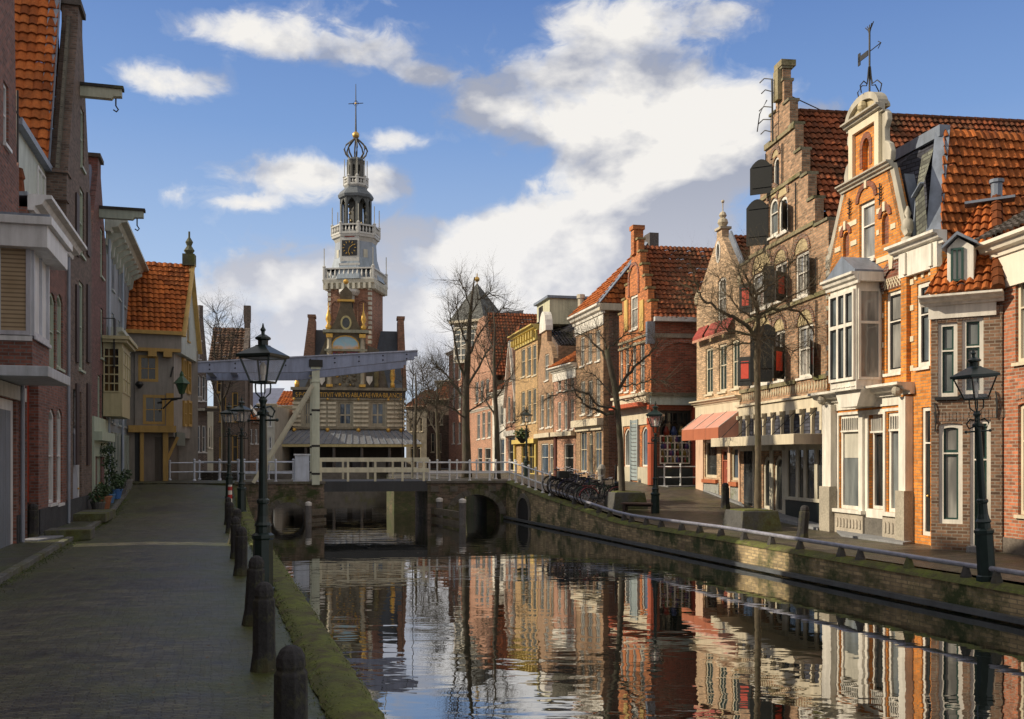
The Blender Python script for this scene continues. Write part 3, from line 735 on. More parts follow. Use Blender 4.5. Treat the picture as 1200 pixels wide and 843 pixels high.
# --- R0 red brick house at the right edge
h = House('brick_house', 'red brick house with white cornice, cut by the right edge of the photo', pt(1168.5, 50.2), pt(1330, 62))
bk = brick((.40,.135,.065), (.42,.36,.28), .28, .35)
for i in range(3):
    dx = i*46
    h.win((1190+dx, 320, 1209+dx, 424), 1, (.62,), m_cream, 'curtain', .09, depth=.12, arch=.15, name='window')
    h.win((1193+dx, 472, 1212+dx, 604), 1, (.66,), m_cream, 'curtain', .09, depth=.12, arch=.15)
W = h.W; zt = h.uz(1169, 290)[1]
h.wall([(0, -1), (W, -1), (W, zt), (0, zt)], bk, 7)
for i in range(3):
    for (px, py) in ((1190+i*46, 318), (1193+i*46, 470)):
        a = h.uz(px, py); mb = MB()
        for q in range(9): mb.prism([(a[0]-.05+q*.1, a[1]+.02+.05*math.sin(q*.39)), (a[0]+.04+q*.1, a[1]+.02+.05*math.sin(q*.39)), (a[0]+.03+q*.105, a[1]+.27), (a[0]-.07+q*.105, a[1]+.27)], -.02, .01)
        h.part('brick_lintel', mb, brick((.36,.17,.10), var=.3))
zc = h.uz(1169, 272)[1]
zc -= .5; h.cornice(-.15, W, zc+.25, .36, .4, paint((.80,.74,.62), .45, .08, .12), frieze=.75)
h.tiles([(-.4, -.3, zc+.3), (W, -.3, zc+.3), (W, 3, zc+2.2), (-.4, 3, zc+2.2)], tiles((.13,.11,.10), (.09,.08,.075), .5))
h.part('downpipe', MB().tube([(-.13, -.12, zc-.7), (-.13, -.12, -.05)], .055, 8), paint((.42,.40,.36), .4))
h.part('plinth', MB().box(-.02, W, -.03, .1, -1, .28), stone((.2,.17,.14)))

# --- R1 small dark brick house
h = House('small_brick_house', 'narrow dark brown brick house with white fascia and little white dormer', pt(1091, 49.0), pt(1174.5, 50.8)); W = h.W
bk = brick((.20,.115,.07), (.34,.30,.24), .4, .45)
gf = m_greenframe
for p_ in ((1099, 365, 1122, 465), (1127, 350, 1152.5, 462)): h.win((p_[0], (381 if p_[0] < 1110 else 375)-3, p_[2], p_[3]), 1, (.62,), m_white, 'grey', .09, sash=gf, sillm=m_black)
h.win((1100, 496, 1128, 614), 1, (.70,), m_white, 'curtain', .1, sash=gf, arch=.12, sill=False)
h.win((1136.5, 492, 1161, 648), 1, (.70,), m_white, 'dark', .09, door=metal((.012,.03,.025), .25), sill=False, sash=gf)
zt = h.uz(1090, 367)[1]; h.wall([(0, -1), (W, -1), (W, zt), (0, zt)], bk, 6)
for px, py, w in ((1098, 377, 1.0), (1127, 371, 1.0), (1099, 494, 1.1), (1136, 490, 1.0)):
    u, z = h.uz(px, py); mb = MB()
    for q in range(12): mb.box(u-.05+q*.078, u+.015+q*.078, -.012, .01, z+.0, z+.2)
    h.part('brick_lintel', mb, brick((.24,.15,.10), var=.2))
h.cornice(-.05, W-.12, h.uz(1090, 349)[1], .22, .42, m_white, frieze=h.uz(1090, 352)[1]-zt)
for px, py in ((1096, 494), (1168, 478), (1096, 483), (1168, 470)): u, z = h.uz(px, py); h.part('wall_anchor', MB().tube([(u, -.03, z-.25), (u+.02, -.05, z), (u-.02, -.03, z+.22)], .018, 5), m_iron)
zc = h.uz(1090, 349)[1]; zr_ = h.uz(1160, 240, .8)[1]; ru = W*.80
h.tiles([(-.1, -.25, zc), (W-.15, -.25, zc), (W-.35, 1.5, zr_+.2), (ru-.35, 1.5, zr_+.2)], TR(.2), tw=.2, th=.28)
h.tiles([(W-.1, -.25, zc), (W-.1, 6, zc), (W-.4, 6, zr_+.2), (W-.4, 1.5, zr_+.2)], TR(.5), tw=.2)
mb = MB()
for i in range(11): t0 = i/11; a = Vector((W-.05, -.3, zc+.05)).lerp(Vector((W-.3, 1.55, zr_+.3)), t0); b = Vector((W-.05, -.3, zc+.05)).lerp(Vector((W-.3, 1.55, zr_+.3)), t0+.105); mb.tube([a, b], [.15, .12], 8)
h.part('hip_tiles', mb, tiles((.40,.11,.03), (.3,.08,.02)))
h.part('chimney_pipe', MB().lathe([(.13, 0), (.13, .5), (.17, .5), (.17, .58)], W-.3, 1.6, zr_+.2, 10), m_lead)
h.part('lead_flashing', MB().beam((W-1.0, 1.45, zr_+.22), (W+.1, 1.6, zr_+.27), .5, .06), m_lead)
u0, u1, z0, z1 = h.rect(1110, 284, 1141, 334, -.1); zmid = (z0+z1)/2
dm = h.part('dormer', MB().prism([(u0, z0), (u1, z0), (u1, z1-.12), ((u0+u1)/2-.05, z1+.12), (u0, z1-.12)], -.1, 1.3), m_white, bevel=.008)
uu = h.rect(1114.5, 291, 1129.5, 330, -.1); h.win(None, 2, (), gf, 'curtain', .05, depth=.02, uvr=uu, hole=False, y=-.12, sill=False, proud=.0)
h.part('dormer_roof', MB().prism([(u0-.1, z1-.14), ((u0+u1)/2-.05, z1+.16), (u1+.1, z1-.1), (u1+.1, z1-.04), ((u0+u1)/2-.05, z1+.24), (u0-.1, z1-.07)], -.25, 1.4), m_lead)
h.part('step', MB().box(h.uz(1135, 640)[0], h.uz(1163, 640)[0], -.35, .05, -.3, .05), slab)

# --- R2 orange neo-renaissance house
h = House('gabled_town_house', 'bright orange brick house with white bands, ornate gable and white oriel', pt(968.5, 38.6), pt(1104, 47.9)); W = h.W
ob = brick((.62,.215,.03), (.42,.27,.13), .18, .22); oband = paint((.75,.66,.47), .5, .1, .2); ostone = paint((.50,.46,.37), .6, .2, .35)
brn = brick((.22,.07,.04), (.25,.15,.1), .25, .3)
uz = h.uz; gx = lambda px, py: uz(px, py)
gr = uz(1060, 300)[0]                                   # right end of the gabled part
cu = gr/2
a1 = h.win((1007, 236, 1025, 306), 1, (.6,), m_white, 'curtain', .12, depth=.12)
s1 = h.win((988, 272, 995, 301), 1, (), None, 'dark', 0, arch=1, name='niche', sill=False, depth=.12); s2 = h.win((1033.5, 250, 1041.5, 286), 1, (), None, 'dark', 0, arch=1, sill=False, depth=.12)
nich = MB()
for a in (s1, s2): nich.box(a[0], a[1], .08, .1, a[2], a[3])
h.part('niche_infill', nich, brn)
w2 = h.win((1038.5, 341, 1056.5, 437), 1, (.63,), m_white, 'curtain', .1, depth=.1, sash=m_black)
w3 = h.win((1074.5, 331, 1090, 430), 1, (.62,), m_white, 'grey', .12, depth=.09, sash=m_black)
dr = h.win((1080, 477, 1092, 628), 1, (.72,), m_white, 'dark', .1, depth=.09, door=metal((.02,.025,.025), .3), sill=False)
zg = uz(990, 224)[1]; zs = uz(973, 319)[1]; zc2 = uz(1106, 288)[1]; pk0, pk1 = uz(1000, 180)[0], uz(1031, 180)[0]; cu = (pk0+pk1)/2
gw = max(cu-uz(990, 225)[0], .9); zsh = uz(970, 318)[1]
s0_ = h.win((984, 486, 1010, 597), 1, (), m_white, 'grey', .1, depth=.1, sill=False); s2_ = h.win((1040, 483, 1062, 601), 1, (), m_white, 'grey', .1, depth=.1, sill=False)
s1_ = h.win((1018.5, 486, 1036.5, 597), 1, (.8,), m_white, 'dark', .09, depth=.16, sill=False)
h.wall([(0, -1), (W, -1), (W, zc2), (gr, zc2), (gr, uz(1056, 281)[1]), (cu+gw, zg), (pk1, zg), (pk0, zg), (cu-gw, zg), (0.05, zsh)], ob, 9, zside=(zc2-.2, zc2))
# crowning aedicule
z0, z1 = zg+.12, uz(1016, 150)[1]
nu = h.rect(1011, 164, 1019, 206); hol = [(nu[0], nu[2]), (nu[1], nu[2]), (nu[1], nu[3]-.2)]+arcpts(nu[0], nu[1], nu[3]-.2, .25)[1:-1]+[(nu[0], nu[3]-.2)]
tt = h.part('gable_top', MB().prism([(pk0, z0), (pk1, z0), (pk1, z1), (pk0, z1)], .0, .22, [hol]), ob)
h.part('niche_back', MB().box(nu[0]-.05, nu[1]+.05, .14, .18, nu[2], nu[3]), ob, parent=tt)
h.part('niche_arch', MB().prism([(nu[0]-.14, nu[3]-.75)]+[(nu[0]-.14, nu[3]-.2)]+arcpts(nu[0]-.14, nu[1]+.14, nu[3]-.2, .42, rev=True)[1:-1]+[(nu[1]+.14, nu[3]-.2), (nu[1]+.14, nu[3]-.75), (nu[1]+.001, nu[3]-.75), (nu[1]+.001, nu[3]-.2)]+arcpts(nu[0], nu[1], nu[3]-.2, .25)[1:-1]+[(nu[0]-.001, nu[3]-.2), (nu[0]-.001, nu[3]-.75)], -.02, .05), brn, parent=tt)
pil = MB().box(pk0-.1, pk0+.12, -.1, .0, z0, z1).box(pk1-.12, pk1+.1, -.1, .24, z0, z1)
h.part('pilaster', pil, oband, parent=tt)
h.cornice(pk0-.15, pk1+.15, z1+.38, .22, .28, ostone); h.part('frieze', MB().box(pk0-.1, pk1+.1, -.1, .24, z1, z1+.2), oband, parent=tt)
zp = z1+.38; hp = (pk1-pk0)/2+.2; rise = .55; N = 14
arc = lambda k, q: [(cu+(hp-q)*math.cos(math.pi*i/N), zp+(rise-q)*math.sin(math.pi*i/N)) for i in range(N+1)]
h.part('pediment', MB().prism(arc(0, .0)+[(cu-hp+.0001, zp)], -.16, .14, [arc(0, .18)[:-1]+[(cu-hp+.18, zp+.03)]]), ostone)
h.part('pediment_field', MB().prism(arc(0, .17), -.05, .3).ball((cu, -.1, zp+rise*.4), .16), paint((.5,.42,.25), .6))
h.cornice(cu-gw-.1, cu+gw+.1, zg+.14, .2, .22, ostone)
# volutes beside the crown and scrolled slopes
for sgn, e in ((-1, pk0-.1), (1, pk1+.1)):
    vz = z0+.05; vp = [(e, vz), (e+sgn*.42, vz), (e+sgn*.46, vz+.25), (e+sgn*.36, vz+.5), (e+sgn*.16, vz+.62), (e+sgn*.14, vz+.95), (e+sgn*.28, vz+1.15), (e+sgn*.26, vz+1.35), (e+sgn*.1, vz+1.5), (e, vz+1.5)]
    h.part('volute', MB().prism(vp, .0, .16), ostone, bevel=.03)
for (ua, za), (ub, zb) in (((cu-gw, zg), (0.05, zsh)), ((cu+gw, zg), (gr, uz(1056, 281)[1]))):
    h.part('gable_coping', MB().beam((ua, .06, za+.03), (ub, .06, zb+.06), .32, .12, (0, 1, 0)), ostone)
for u, z in ((.1, zsh), (gr-.02, uz(1056, 281)[1])):
    h.part('gable_urn', MB().lathe([(.16, -.35), (.16, .0), (.08, .05), (.17, .25), (.15, .45), (.06, .55), (.1, .65), (.02, .85)], u, .1, z, 10), ostone, smooth=True)
vt = empty('weather_vane', (0,0,0), 0, 'tall black wrought iron weather vane on top of the orange gable', 'weather vane'); vt.location = h.root.matrix_basis@Vector((0,0,0)); vt.rotation_euler = h.root.rotation_euler
vb = MB(); zz = zp+rise; c = (cu, .1)
def vtx(*P): return [Vector((cu+p[0], .1+p[1], zz+p[2])) for p in P]
vb.tube(vtx((0,0,-.1), (0,0,1.9)), .03, 6)
for k in range(4):
    a = k*math.pi/2+.4; vb.tube(vtx(*[(math.cos(a)*r_, math.sin(a)*r_, z_) for r_, z_ in ((.35,.0), (.4,.2), (.25,.35), (.1,.3), (.06,.5), (.03,.8))]), .018, 5)
vb.build('mast', m_iron, vt)
MB().box(cu-.62, cu-.08, .09, .11, zz+1.15, zz+1.3).box(cu-.62, cu-.5, .09, .11, zz+1.05, zz+1.4).tube(vtx((0,0,1.23), (.6,0,1.23)), .014, 5).tube(vtx((.6,0,1.23), (.45,0,1.33)), .012, 4).tube(vtx((.6,0,1.23), (.45,0,1.13)), .012, 4).build('arrow', m_iron, vt)
fl = MB()
for a in (-.5, -.25, 0, .25, .5): fl.tube(vtx((0,0,1.7), (math.sin(a)*.15,0,1.85), (math.sin(a*1.6)*.3,0,1.98)), .016, 4)
fl.build('finial', m_iron, vt)
# white string bands over the front (kept clear of openings)
openings = [a1, s1, s2, w2, w3, dr]
def bands(h, zz_, hgt, u0, u1, mat, d=.025, ops=openings):
    mb = MB(); cuts = sorted([(o[0]-.12, o[1]+.12) for o in ops if o[2]-.05 < zz_+hgt and o[3]+.05 > zz_]); x = u0
    for a, b in cuts:
        if a > x: mb.box(x, min(a, u1), -d, .0, zz_, zz_+hgt)
        x = max(x, b)
    if x < u1: mb.box(x, u1, -d, 0, zz_, zz_+hgt)
    if mb.v: h.part('stone_band', mb, mat)
for px, py, lo, hi in ((1062, 297, .1, gr), (1062, 262, .55, gr-.4), (1062, 236, .8, gr-.75), (1062, 336, 0, W), (1062, 366, gr-1.2, W), (1062, 402, gr-1.2, W), (1062, 436, gr-1.2, W), (1062, 316, gr-.2, W)):
    bands(h, uz(px, py)[1], .14, lo, hi, oband)
for px, py in ((973, 350), (973, 380), (973, 410), (973, 440)): z = uz(px, py)[1]; h.part('stone_band', MB().box(0, .22, -.03, .0, z, z+.14), oband)
# arch with lattice over the window, arches over the little ones
c, hw = (w2[0]+w2[1])/2, (w2[1]-w2[0])/2+.1; zz = w2[3]+.06
lat = MB()
for i in range(-3, 4):
    x = i*hw/3.2; lat.beam((c+x-.1, -.03, zz+.03), (c+x*.7+.08, -.03, zz+.3), .02, .03, (0,1,0)).beam((c+x+.1, -.03, zz+.03), (c+x*.7-.08, -.03, zz+.3), .02, .04, (0,1,0))
h.part('tympanum', MB().prism([(c-hw, zz), (c+hw, zz)]+arcpts(c-hw, c+hw, zz+.0, hw*1.15)[1:], -.02, .05), brn)
h.part('lattice', lat, oband)
ri = lambda k: arcpts(c-hw-k, c+hw+k, zz, hw*1.15+k)
h.part('window_arch', MB().prism(ri(.2)+ri(0)[::-1], -.07, .03), brick((.17,.06,.04)))
h.part('keystone', MB().prism([(c-.07, zz+hw*1.1), (c+.07, zz+hw*1.1), (c+.12, zz+hw*1.15+.32), (c-.12, zz+hw*1.15+.32)], -.1, .04), oband)
for a in (s1, s2, a1):
    cc_, hh = (a[0]+a[1])/2, (a[1]-a[0])/2; z = a[3]-(hh*.5 if a is not a1 else -.05)
    rr = lambda k: arcpts(cc_-hh-k, cc_+hh+k, z, (hh if a is not a1 else .35)+k)
    h.part('window_arch', MB().prism(rr(.16)+rr(0.01)[::-1], -.04, .02), brn)
    h.part('keystone', MB().box(cc_-.06, cc_+.06, -.06, 0, z+(hh if a is not a1 else .35)-.03, z+(hh if a is not a1 else .35)+.22), oband)
# right bay: pilaster strips, cornice
h.cornice(gr-.2, W+.05, uz(1100, 273)[1], .3, .38, m_white, frieze=.0)
mb = MB()
for u in (gr+.02, W-.3): mb.box(u, u+.26, -.12, 0, -.2, uz(1100, 287)[1])
h.part('pilaster', mb, ob); 
zz = uz(1100, 290)[1]; h.part('frieze', MB().box(gr-.05, W, -.14, .0, zz-.5, zz+.12).box(gr+.2, gr+.34, -.2, -.14, zz-.45, zz+.1).box(W-.3, W-.16, -.2, -.14, zz-.45, zz+.1), m_white)
mb = MB()
for i in (-1, 0, 1): c = (w3[0]+w3[1])/2+i*.33; mb.prism([(c-.05+i*-.03, w3[3]+.12), (c+.05+i*-.03, w3[3]+.12), (c+.06+i*.08, w3[3]+.55), (c-.06+i*.08, w3[3]+.55)], -.035, 0)
h.part('voussoir', mb, oband)
# roof: slate front slope, lead hip and the large tiled slope behind
slate = brick((.055,.06,.085), (.02,.02,.03), .35, .4, 1.6); m_slate = slate
ze = uz(1104, 282)[1]; zt = uz(1104, 157, 1.0)[1]; TU, TY = W-1.5, 1.0
h.part('slate_slope', MB().face([(cu+.1, .35, zg-.1), (gr-.05, .35, uz(1056, 281)[1]), (TU-.9, TY, zt), (cu-.6, TY, zt)]).face([(gr-.05, .35, uz(1056, 281)[1]), (W-.35, .1, ze), (TU, TY, zt), (TU-.9, TY, zt)]), slate)
h.part('slate_dormer_cheek', MB().face([(gr+.05, .3, ze+.1), (W-.55, .0, ze), (W-.75, -.02, ze+1.6), (gr+.15, .2, ze+1.4)]).face([(gr+.15, .2, ze+1.4), (W-.75, -.02, ze+1.6), (TU-.2, TY-.12, zt-.3), (TU-.75, TY-.12, zt-.35)]), brick((.14,.15,.12), (.07,.07,.06), .4, .4, 1.6))
h.flashing((W-.38, .0, ze), (TU+.02, TY-.02, zt+.05), .36, name='lead_hip'); h.flashing((cu-.2, TY, zt+.05), (TU+.1, TY, zt+.05), .3, name='lead_ridge', h=.3)
h.flashing((cu+gw+.1, .5, zg-.2), (gr, .5, uz(1056, 281)[1]+.1), .3); h.flashing((gr+.05, .22, ze+.1), (gr+.18, .25, ze+1.45), .1); h.flashing((gr+.15, .15, ze+1.45), (W-.75, -.07, ze+1.62), .1)
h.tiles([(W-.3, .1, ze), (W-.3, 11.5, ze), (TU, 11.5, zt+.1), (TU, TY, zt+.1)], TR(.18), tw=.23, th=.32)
# oriel
fu0, fu1 = uz(973, 400, -.75)[0], uz(1003.5, 400, -.75)[0]; zb, zt_ = uz(990, 462, -.75)[1], uz(990, 333, -.75)[1]
orl = h.part('oriel', MB().box(fu0, fu1, -.75, 0, zb+.1, zt_), m_white)
wf = h.rect(975, 343, 1003, 447, -.75); h.win(None, 3, (.62,), m_white, 'grey', .08, bar=.1, depth=-.02, uvr=(fu0+.03, fu1-.03, wf[2], wf[3]), hole=False, y=-.75, sill=False, sash=m_black)
def side_panel(h, u, y0, y1, z0, z1, rows, cols, fm, gm, parent, side=1, name='window', bar=.07):
    """glazing on the end face of a bay that looks along +x (towards the viewer)"""
    d = .04*side; mb = MB(); ww = y1-y0
    def fb(ya, yb, za, zb): mb.box(min(u, u+d), max(u, u+d), ya, yb, za, zb)
    fb(y0, y0+bar, z0, z1); fb(y1-bar, y1, z0, z1); fb(y0+bar, y1-bar, z0, z0+bar); fb(y0+bar, y1-bar, z1-bar, z1)
    for r_ in rows: z = z0+(z1-z0)*r_; fb(y0+bar, y1-bar, z-bar/2, z+bar/2)
    for k in range(1, cols): y = y0+ww*k/cols; fb(y-.015, y+.015, z0+bar, z1-bar)
    f = h.part(name, mb, fm, parent=parent)
    uu = u+.012*side
    h.part('pane', MB().face([(uu, y0+.02, z0+.02), (uu, y1-.02, z0+.02), (uu, y1-.02, z1-.02), (uu, y0+.02, z1-.02)]), glass(gm), parent=f)
side_panel(h, fu1+.002, -.7, -.05, wf[2], wf[3], (.63,), 1, m_white, 'curtain', h.root)
h.cornice(fu0-.05, fu1+.1, zt_+.2, .3, .25, m_white, y=-.75); h.part('oriel_roof', MB().box(fu0-.15, fu1+.2, -.9, .0, zt_+.2, zt_+.26).prism([(fu0-.1, zt_+.26), (fu1+.15, zt_+.26), ((fu0+fu1)/2+.1, zt_+.75)], -.85, 0), m_lead)
h.part('oriel_cornice_side', MB().box(fu1+.06, fu1+.22, -.8, .0, zt_-.05, zt_+.2), m_white)
pm = MB()
for k in range(5): a = fu0+.08+k*(fu1-fu0-.1)/5; pm.box(a, a+(fu1-fu0)/5-.07, -.775, -.75, zb+.2, wf[2]-.18)
pm.box(fu1, fu1+.025, -.6, -.15, zb+.2, wf[2]-.18); h.part('oriel_panel', pm, m_white)
h.part('oriel_base', MB().prism([(fu0, zb+.1), (fu1, zb+.1), (fu1-.25, zb-.35), (fu0+.25, zb-.35)], -.6, 0), m_white)
# shop front
zc = uz(970, 466)[1]; h.cornice(-.05, uz(1067, 460)[0], zc+.12, .3, .5, m_white, frieze=.25)
mb = MB()
for a, b in ((971.5, 981.5), (1062, 1070)): ua, ub = uz(a, 550)[0], uz(b, 550)[0]; mb.box(ua, ub, -.22, .0, uz(975, 570)[1], zc-.25)
h.part('shop_pillar', mb, m_white); mb = MB()
for a, b in ((970, 982), (1060.5, 1071)): ua, ub = uz(a, 600)[0], uz(b, 600)[0]; mb.box(ua, ub, -.28, .0, -.3, uz(975, 570)[1]); h.part('corbel', MB().ball(((ua+ub)/2, -.35, zc-.1), .14), stone((.42,.38,.30), 0, .3))
h.part('shop_pillar_base', mb, stone((.42,.38,.30), 0, .3))
mb = MB()
for s_ in (s0_, s1_, s2_):
    n = max(4, int((s_[1]-s_[0])/.13)); za, zb_ = s_[3]-.45, s_[3]-.1
    for i in range(n): mb.box(s_[0]+.1+i*(s_[1]-s_[0]-.2)/n, s_[0]+.13+i*(s_[1]-s_[0]-.2)/n, .0, .06, za, zb_)
    mb.box(s_[0]+.05, s_[1]-.05, .0, .06, za-.05, za)
h.part('fanlight_bars', mb, m_white)
h.part('shop_surround', MB().prism([(s0_[1]+.25, .45), (s2_[0]-.05, .45), (s2_[0]-.05, s0_[3]), (s0_[1]+.25, s0_[3])], -.05, -.004, [[(s1_[0], s1_[2]), (s1_[1], s1_[2]), (s1_[1], s1_[3]), (s1_[0], s1_[3])]]), m_white); h.part('shop_step', MB().box(s0_[1]+.25, s2_[0]-.05, -.06, -.002, -.3, .44), stone((.2,.185,.16), .1))
h.part('shop_panel', MB().box(.1, uz(1069, 600)[0], -.03, -.004, s0_[3], zc-.5).box(s0_[1]+.02, s0_[1]+.24, -.12, .0, .5, s0_[3]).box(s0_[0]-.25, s0_[0]-.02, -.03, -.003, .5, s0_[3]), m_white)
mb = MB().box(s0_[0]-.1, s0_[1]+.25, -.12, -.002, -.3, s0_[2]-.1).box(s2_[0]-.05, s2_[1]+.03, -.12, -.002, -.3, s2_[2]-.1)
for a, b, z in ((s0_[0], s0_[1]+.2, s0_[2]), (s2_[0], s2_[1], s2_[2])):
    n = int((b-a)/.17)
    for i in range(n): x = a+.04+i*(b-a)/n; mb.prism([(x, .1), (x+.1, .1), (x+.1, z-.32)]+arcpts(x, x+.1, z-.32, .06)[1:]+[(x, z-.32)][:0], -.15, -.12)
h.part('shop_plinth', mb, stone((.46,.41,.33), 0, .35)); h.part('shop_sill', MB().box(s0_[0]-.1, s0_[1]+.3, -.2, .0, s0_[2]-.1, s0_[2]).box(s2_[0]-.05, s2_[1]+.05, -.2, .0, s2_[2]-.1, s2_[2]), m_white)
h.part('blind', MB().box(s0_[0]+.12, s0_[1]-.1, .095, .105, s0_[3]-1.25, s0_[3]-.5), paint((.55,.53,.45), .8))
an = MB()
for px, py in ((997, 245), (1033, 228)):
    u, z = uz(px, py); an.tube([(u, -.05, z-.3), (u, -.05, z+.3)], .022, 5)
    for q in (-.15, .0, .15): an.tube([(u-.1, -.05, z+q+.05), (u, -.07, z+q), (u+.1, -.05, z+q+.05)], .018, 5)
h.part('wall_anchor', an, m_iron)
R2 = h

# --- R3 tall stepped gable
h = House('stepped_gable_house', 'tall brown brick house with a stepped gable, black shutters and white shop canopy', pt(868, 30.2), pt(971, 37.6)); W = h.W; uz = h.uz
sb_ = brick((.37,.215,.125), (.36,.31,.22), .35, .4); yst = paint((.55,.44,.24), .7, .25, .3)
steps = [(962.7, 262), (955, 232), (947, 203.5), (939.5, 175), (931.8, 145), (925.5, 117.5), (918.8, 94), (914.5, 83)]
c = W/2; R_ = [uz(px, py) for px, py in steps]; hw = [u-c for u, z in R_]; zz = [z for u, z in R_]
hw[-1] = max(hw[-1], .25); hw = [max(a, hw[-1]+.12*(7-i)) for i, a in enumerate(hw)]; hw[0] = W/2
zsh = uz(966, 296)[1]
out = [(0, -1), (W, -1), (W, zsh)]; prev = W/2
for i in range(len(hw)):
    w_ = min(hw[i], W/2); out += [(c+w_, (zsh if i == 0 else zz[i-1])), (c+w_, zz[i])]
out = out[:2]+[p for k, p in enumerate(out[2:]) if not (k > 0 and p == out[2:][k-1])]
rg = [p for p in out[2:]]; lf = [(2*c-p[0], p[1]) for p in rg][::-1]; outline = [(0, -1), (W, -1)]+rg+lf
cl = [outline[0]]
for p in outline[1:]:
    if abs(p[0]-cl[-1][0]) > 1e-5 or abs(p[1]-cl[-1][1]) > 1e-5: cl.append(p)
outline = cl
wd = []
wd.append(h.win((905.6, 184, 913, 222), 1, (), m_white, 'dark', .09, arch=1))
wd.append(h.win((901, 232, 911.5, 277), 1, (.6,), m_white, 'grey', .12, arch=.8)); wd.append(h.win((912, 230, 923, 273), 1, (.6,), m_white, 'dark', .12, arch=.8))
wd.append(h.win((882, 318, 904, 362), 2, (.5,), m_white, 'curtain', .1)); wd.append(h.win((908, 308, 922, 352), 2, (.5,), m_white, 'dark', .1)); wd.append(h.win((932, 296, 948, 348), 2, (.55,), m_white, 'curtain', .1))
wd.append(h.win((882, 392, 904, 450), 2, (.5,), m_white, 'dark', .1)); wd.append(h.win((907, 388, 920, 446), 2, (.5,), m_white, 'dark', .1)); wd.append(h.win((935, 381, 953, 442), 2, (.55,), m_white, 'curtain', .1))
ad = [h.win((894, 535, 903.5, 597), 1, (), paint((.62,.58,.46), .5), 'dark', .12, arch=1, sill=False), h.win((907, 534, 918.5, 602), 1, (), paint((.62,.58,.46), .5), 'dark', .12, arch=1, sill=False)]
h.wall(outline, sb_, 12, zside=zsh-.3)
cp = MB()
for i in range(len(hw)):
    w0 = min(hw[i], W/2); w1 = hw[i+1] if i+1 < len(hw) else 0
    for s_ in (-1, 1):
        a, b = c+s_*w0, c+s_*w1; cp.box(min(a, b)-.05, max(a, b)+(.05 if w1 == 0 or s_ < 0 else .0), -.05, .36, zz[i]+.002, zz[i]+.09)
h.part('step_coping', cp, stone((.30,.27,.18), .35))
h.part('gable_pinnacle', MB().box(c-.33, c+.33, -.08, .45, zz[-1]+.09, zz[-1]+.3).box(c-.2, c+.2, -.16, 0, zz[-2]-.6, zz[-1]), stone((.40,.34,.2), .3))
bm_ = stone((.33,.28,.16), .3)
for px, py, lim in ((954, 261, None), (939, 203, None), (933, 146, None), (964, 343, W/2), (966, 441, W/2)):
    z = uz(px, py)[1]; w_ = lim or max([a for a, q in zip(hw, zz) if q > z]+[.5]); bands(h, z-.08, .13, c-w_, c+w_, bm_, .07, [x for x in wd if lim])
# relieving arches with yellowish fields above each window
for a in wd:
    x0, x1, z0, z1, _ = a
    if x1-x0 < .3: continue
    fz = lambda k: arcpts(x0-k, x1+k, z1+.02, (x1-x0)*.42+k)
    h.part('arch_field', MB().prism(fz(0)+[], -.012, .02), yst); h.part('window_arch', MB().prism(fz(.15)+fz(0.005)[::-1], -.045, .0), brick((.24,.12,.07)))
mb = MB(); z0, z1 = uz(966, 457)[1], uz(966, 443)[1]; n = 36
for i in range(n): x = W*(i+.5)/n; mb.prism([(x, z0+.02), (x+.07, (z0+z1)/2), (x, z1-.02), (x-.07, (z0+z1)/2)], -.02, .0)
h.part('diamond_frieze', mb, paint((.55,.47,.32), .7))
# shutters: dark green with red fields, swung open
shm = metal((.005,.007,.007), .6); red = paint((.62,.06,.03), .5, .1, .1)
def shutter(h, u, z0, z1, w, ang, arch=0, redp=None, hinge=1):
    """leaf hinged at u; opens outwards by ang degrees; hinge=1: leaf extends to the left when flat"""
    a = R(ang); dx, dy = -hinge*math.cos(a), -math.sin(a)
    P = lambda t, z, o=0: (u+dx*t*w+dy*o*hinge, -.03+dy*t*w-dx*o*hinge, z)
    top = lambda t: z1-(arch*(abs(t-.5)*2)**2)
    mb = MB(); N = 8; f_ = [P(i/N, z0, -.02) for i in range(N+1)]+[P(1-i/N, top(1-i/N), -.02) for i in range(N+1)]; g_ = [P(i/N, z0, .02) for i in range(N+1)]+[P(1-i/N, top(1-i/N), .02) for i in range(N+1)]
    mb.face(f_); mb.face(g_[::-1]); n_ = len(f_); o = len(mb.v); mb.v += f_+g_
    for i in range(n_): j = (i+1) % n_; mb.f.append((o+i, o+j, o+n_+j, o+n_+i))
    for r_ in (.2, .8): mb.beam(P(0, z0+(z1-z0)*r_, -.03), P(.9, z0+(z1-z0)*r_, -.03), .03, .05)
    s_ = h.part('shutter', mb, shm)
    if redp:
        q = MB()
        for o_ in (-.028, .028): q.face([P(.22, z0+(z1-z0)*redp[0], o_), P(.78, z0+(z1-z0)*redp[0], o_), P(.78, z0+(z1-z0)*redp[1], o_), P(.22, z0+(z1-z0)*redp[1], o_)])
        h.part('red_panel', q, red, parent=s_)
v = wd
shutter(h, v[0][0], v[0][2]-.05, v[0][3]+.05, .78, 55, .3); shutter(h, v[1][0], v[1][2]-.2, v[1][3]+.1, .78, 55, .3)
shutter(h, v[2][1], v[2][2], v[2][2]+.9, .55, 40, 0, None, -1)
for k, w_ in ((3, .5), (6, .55)): shutter(h, v[k][0], v[k][2], v[k][2]+1.1, w_, 45, 0, (.25, .85))
shutter(h, v[4][1], v[4][2]-.15, v[4][2]+.85, .65, 55, 0, (.25, .85), -1); shutter(h, v[7][1], v[7][2]-.0, v[7][2]+1.1, .7, 55, 0, (.25, .85), -1)
shutter(h, v[6][1]+.1, v[6][2], v[6][3]+.2, .75, 60, .3, None, 1); shutter(h, v[7][0]+.15, v[7][2]+.1, v[7][3]+.3, .55, 65, .2, None, 1)
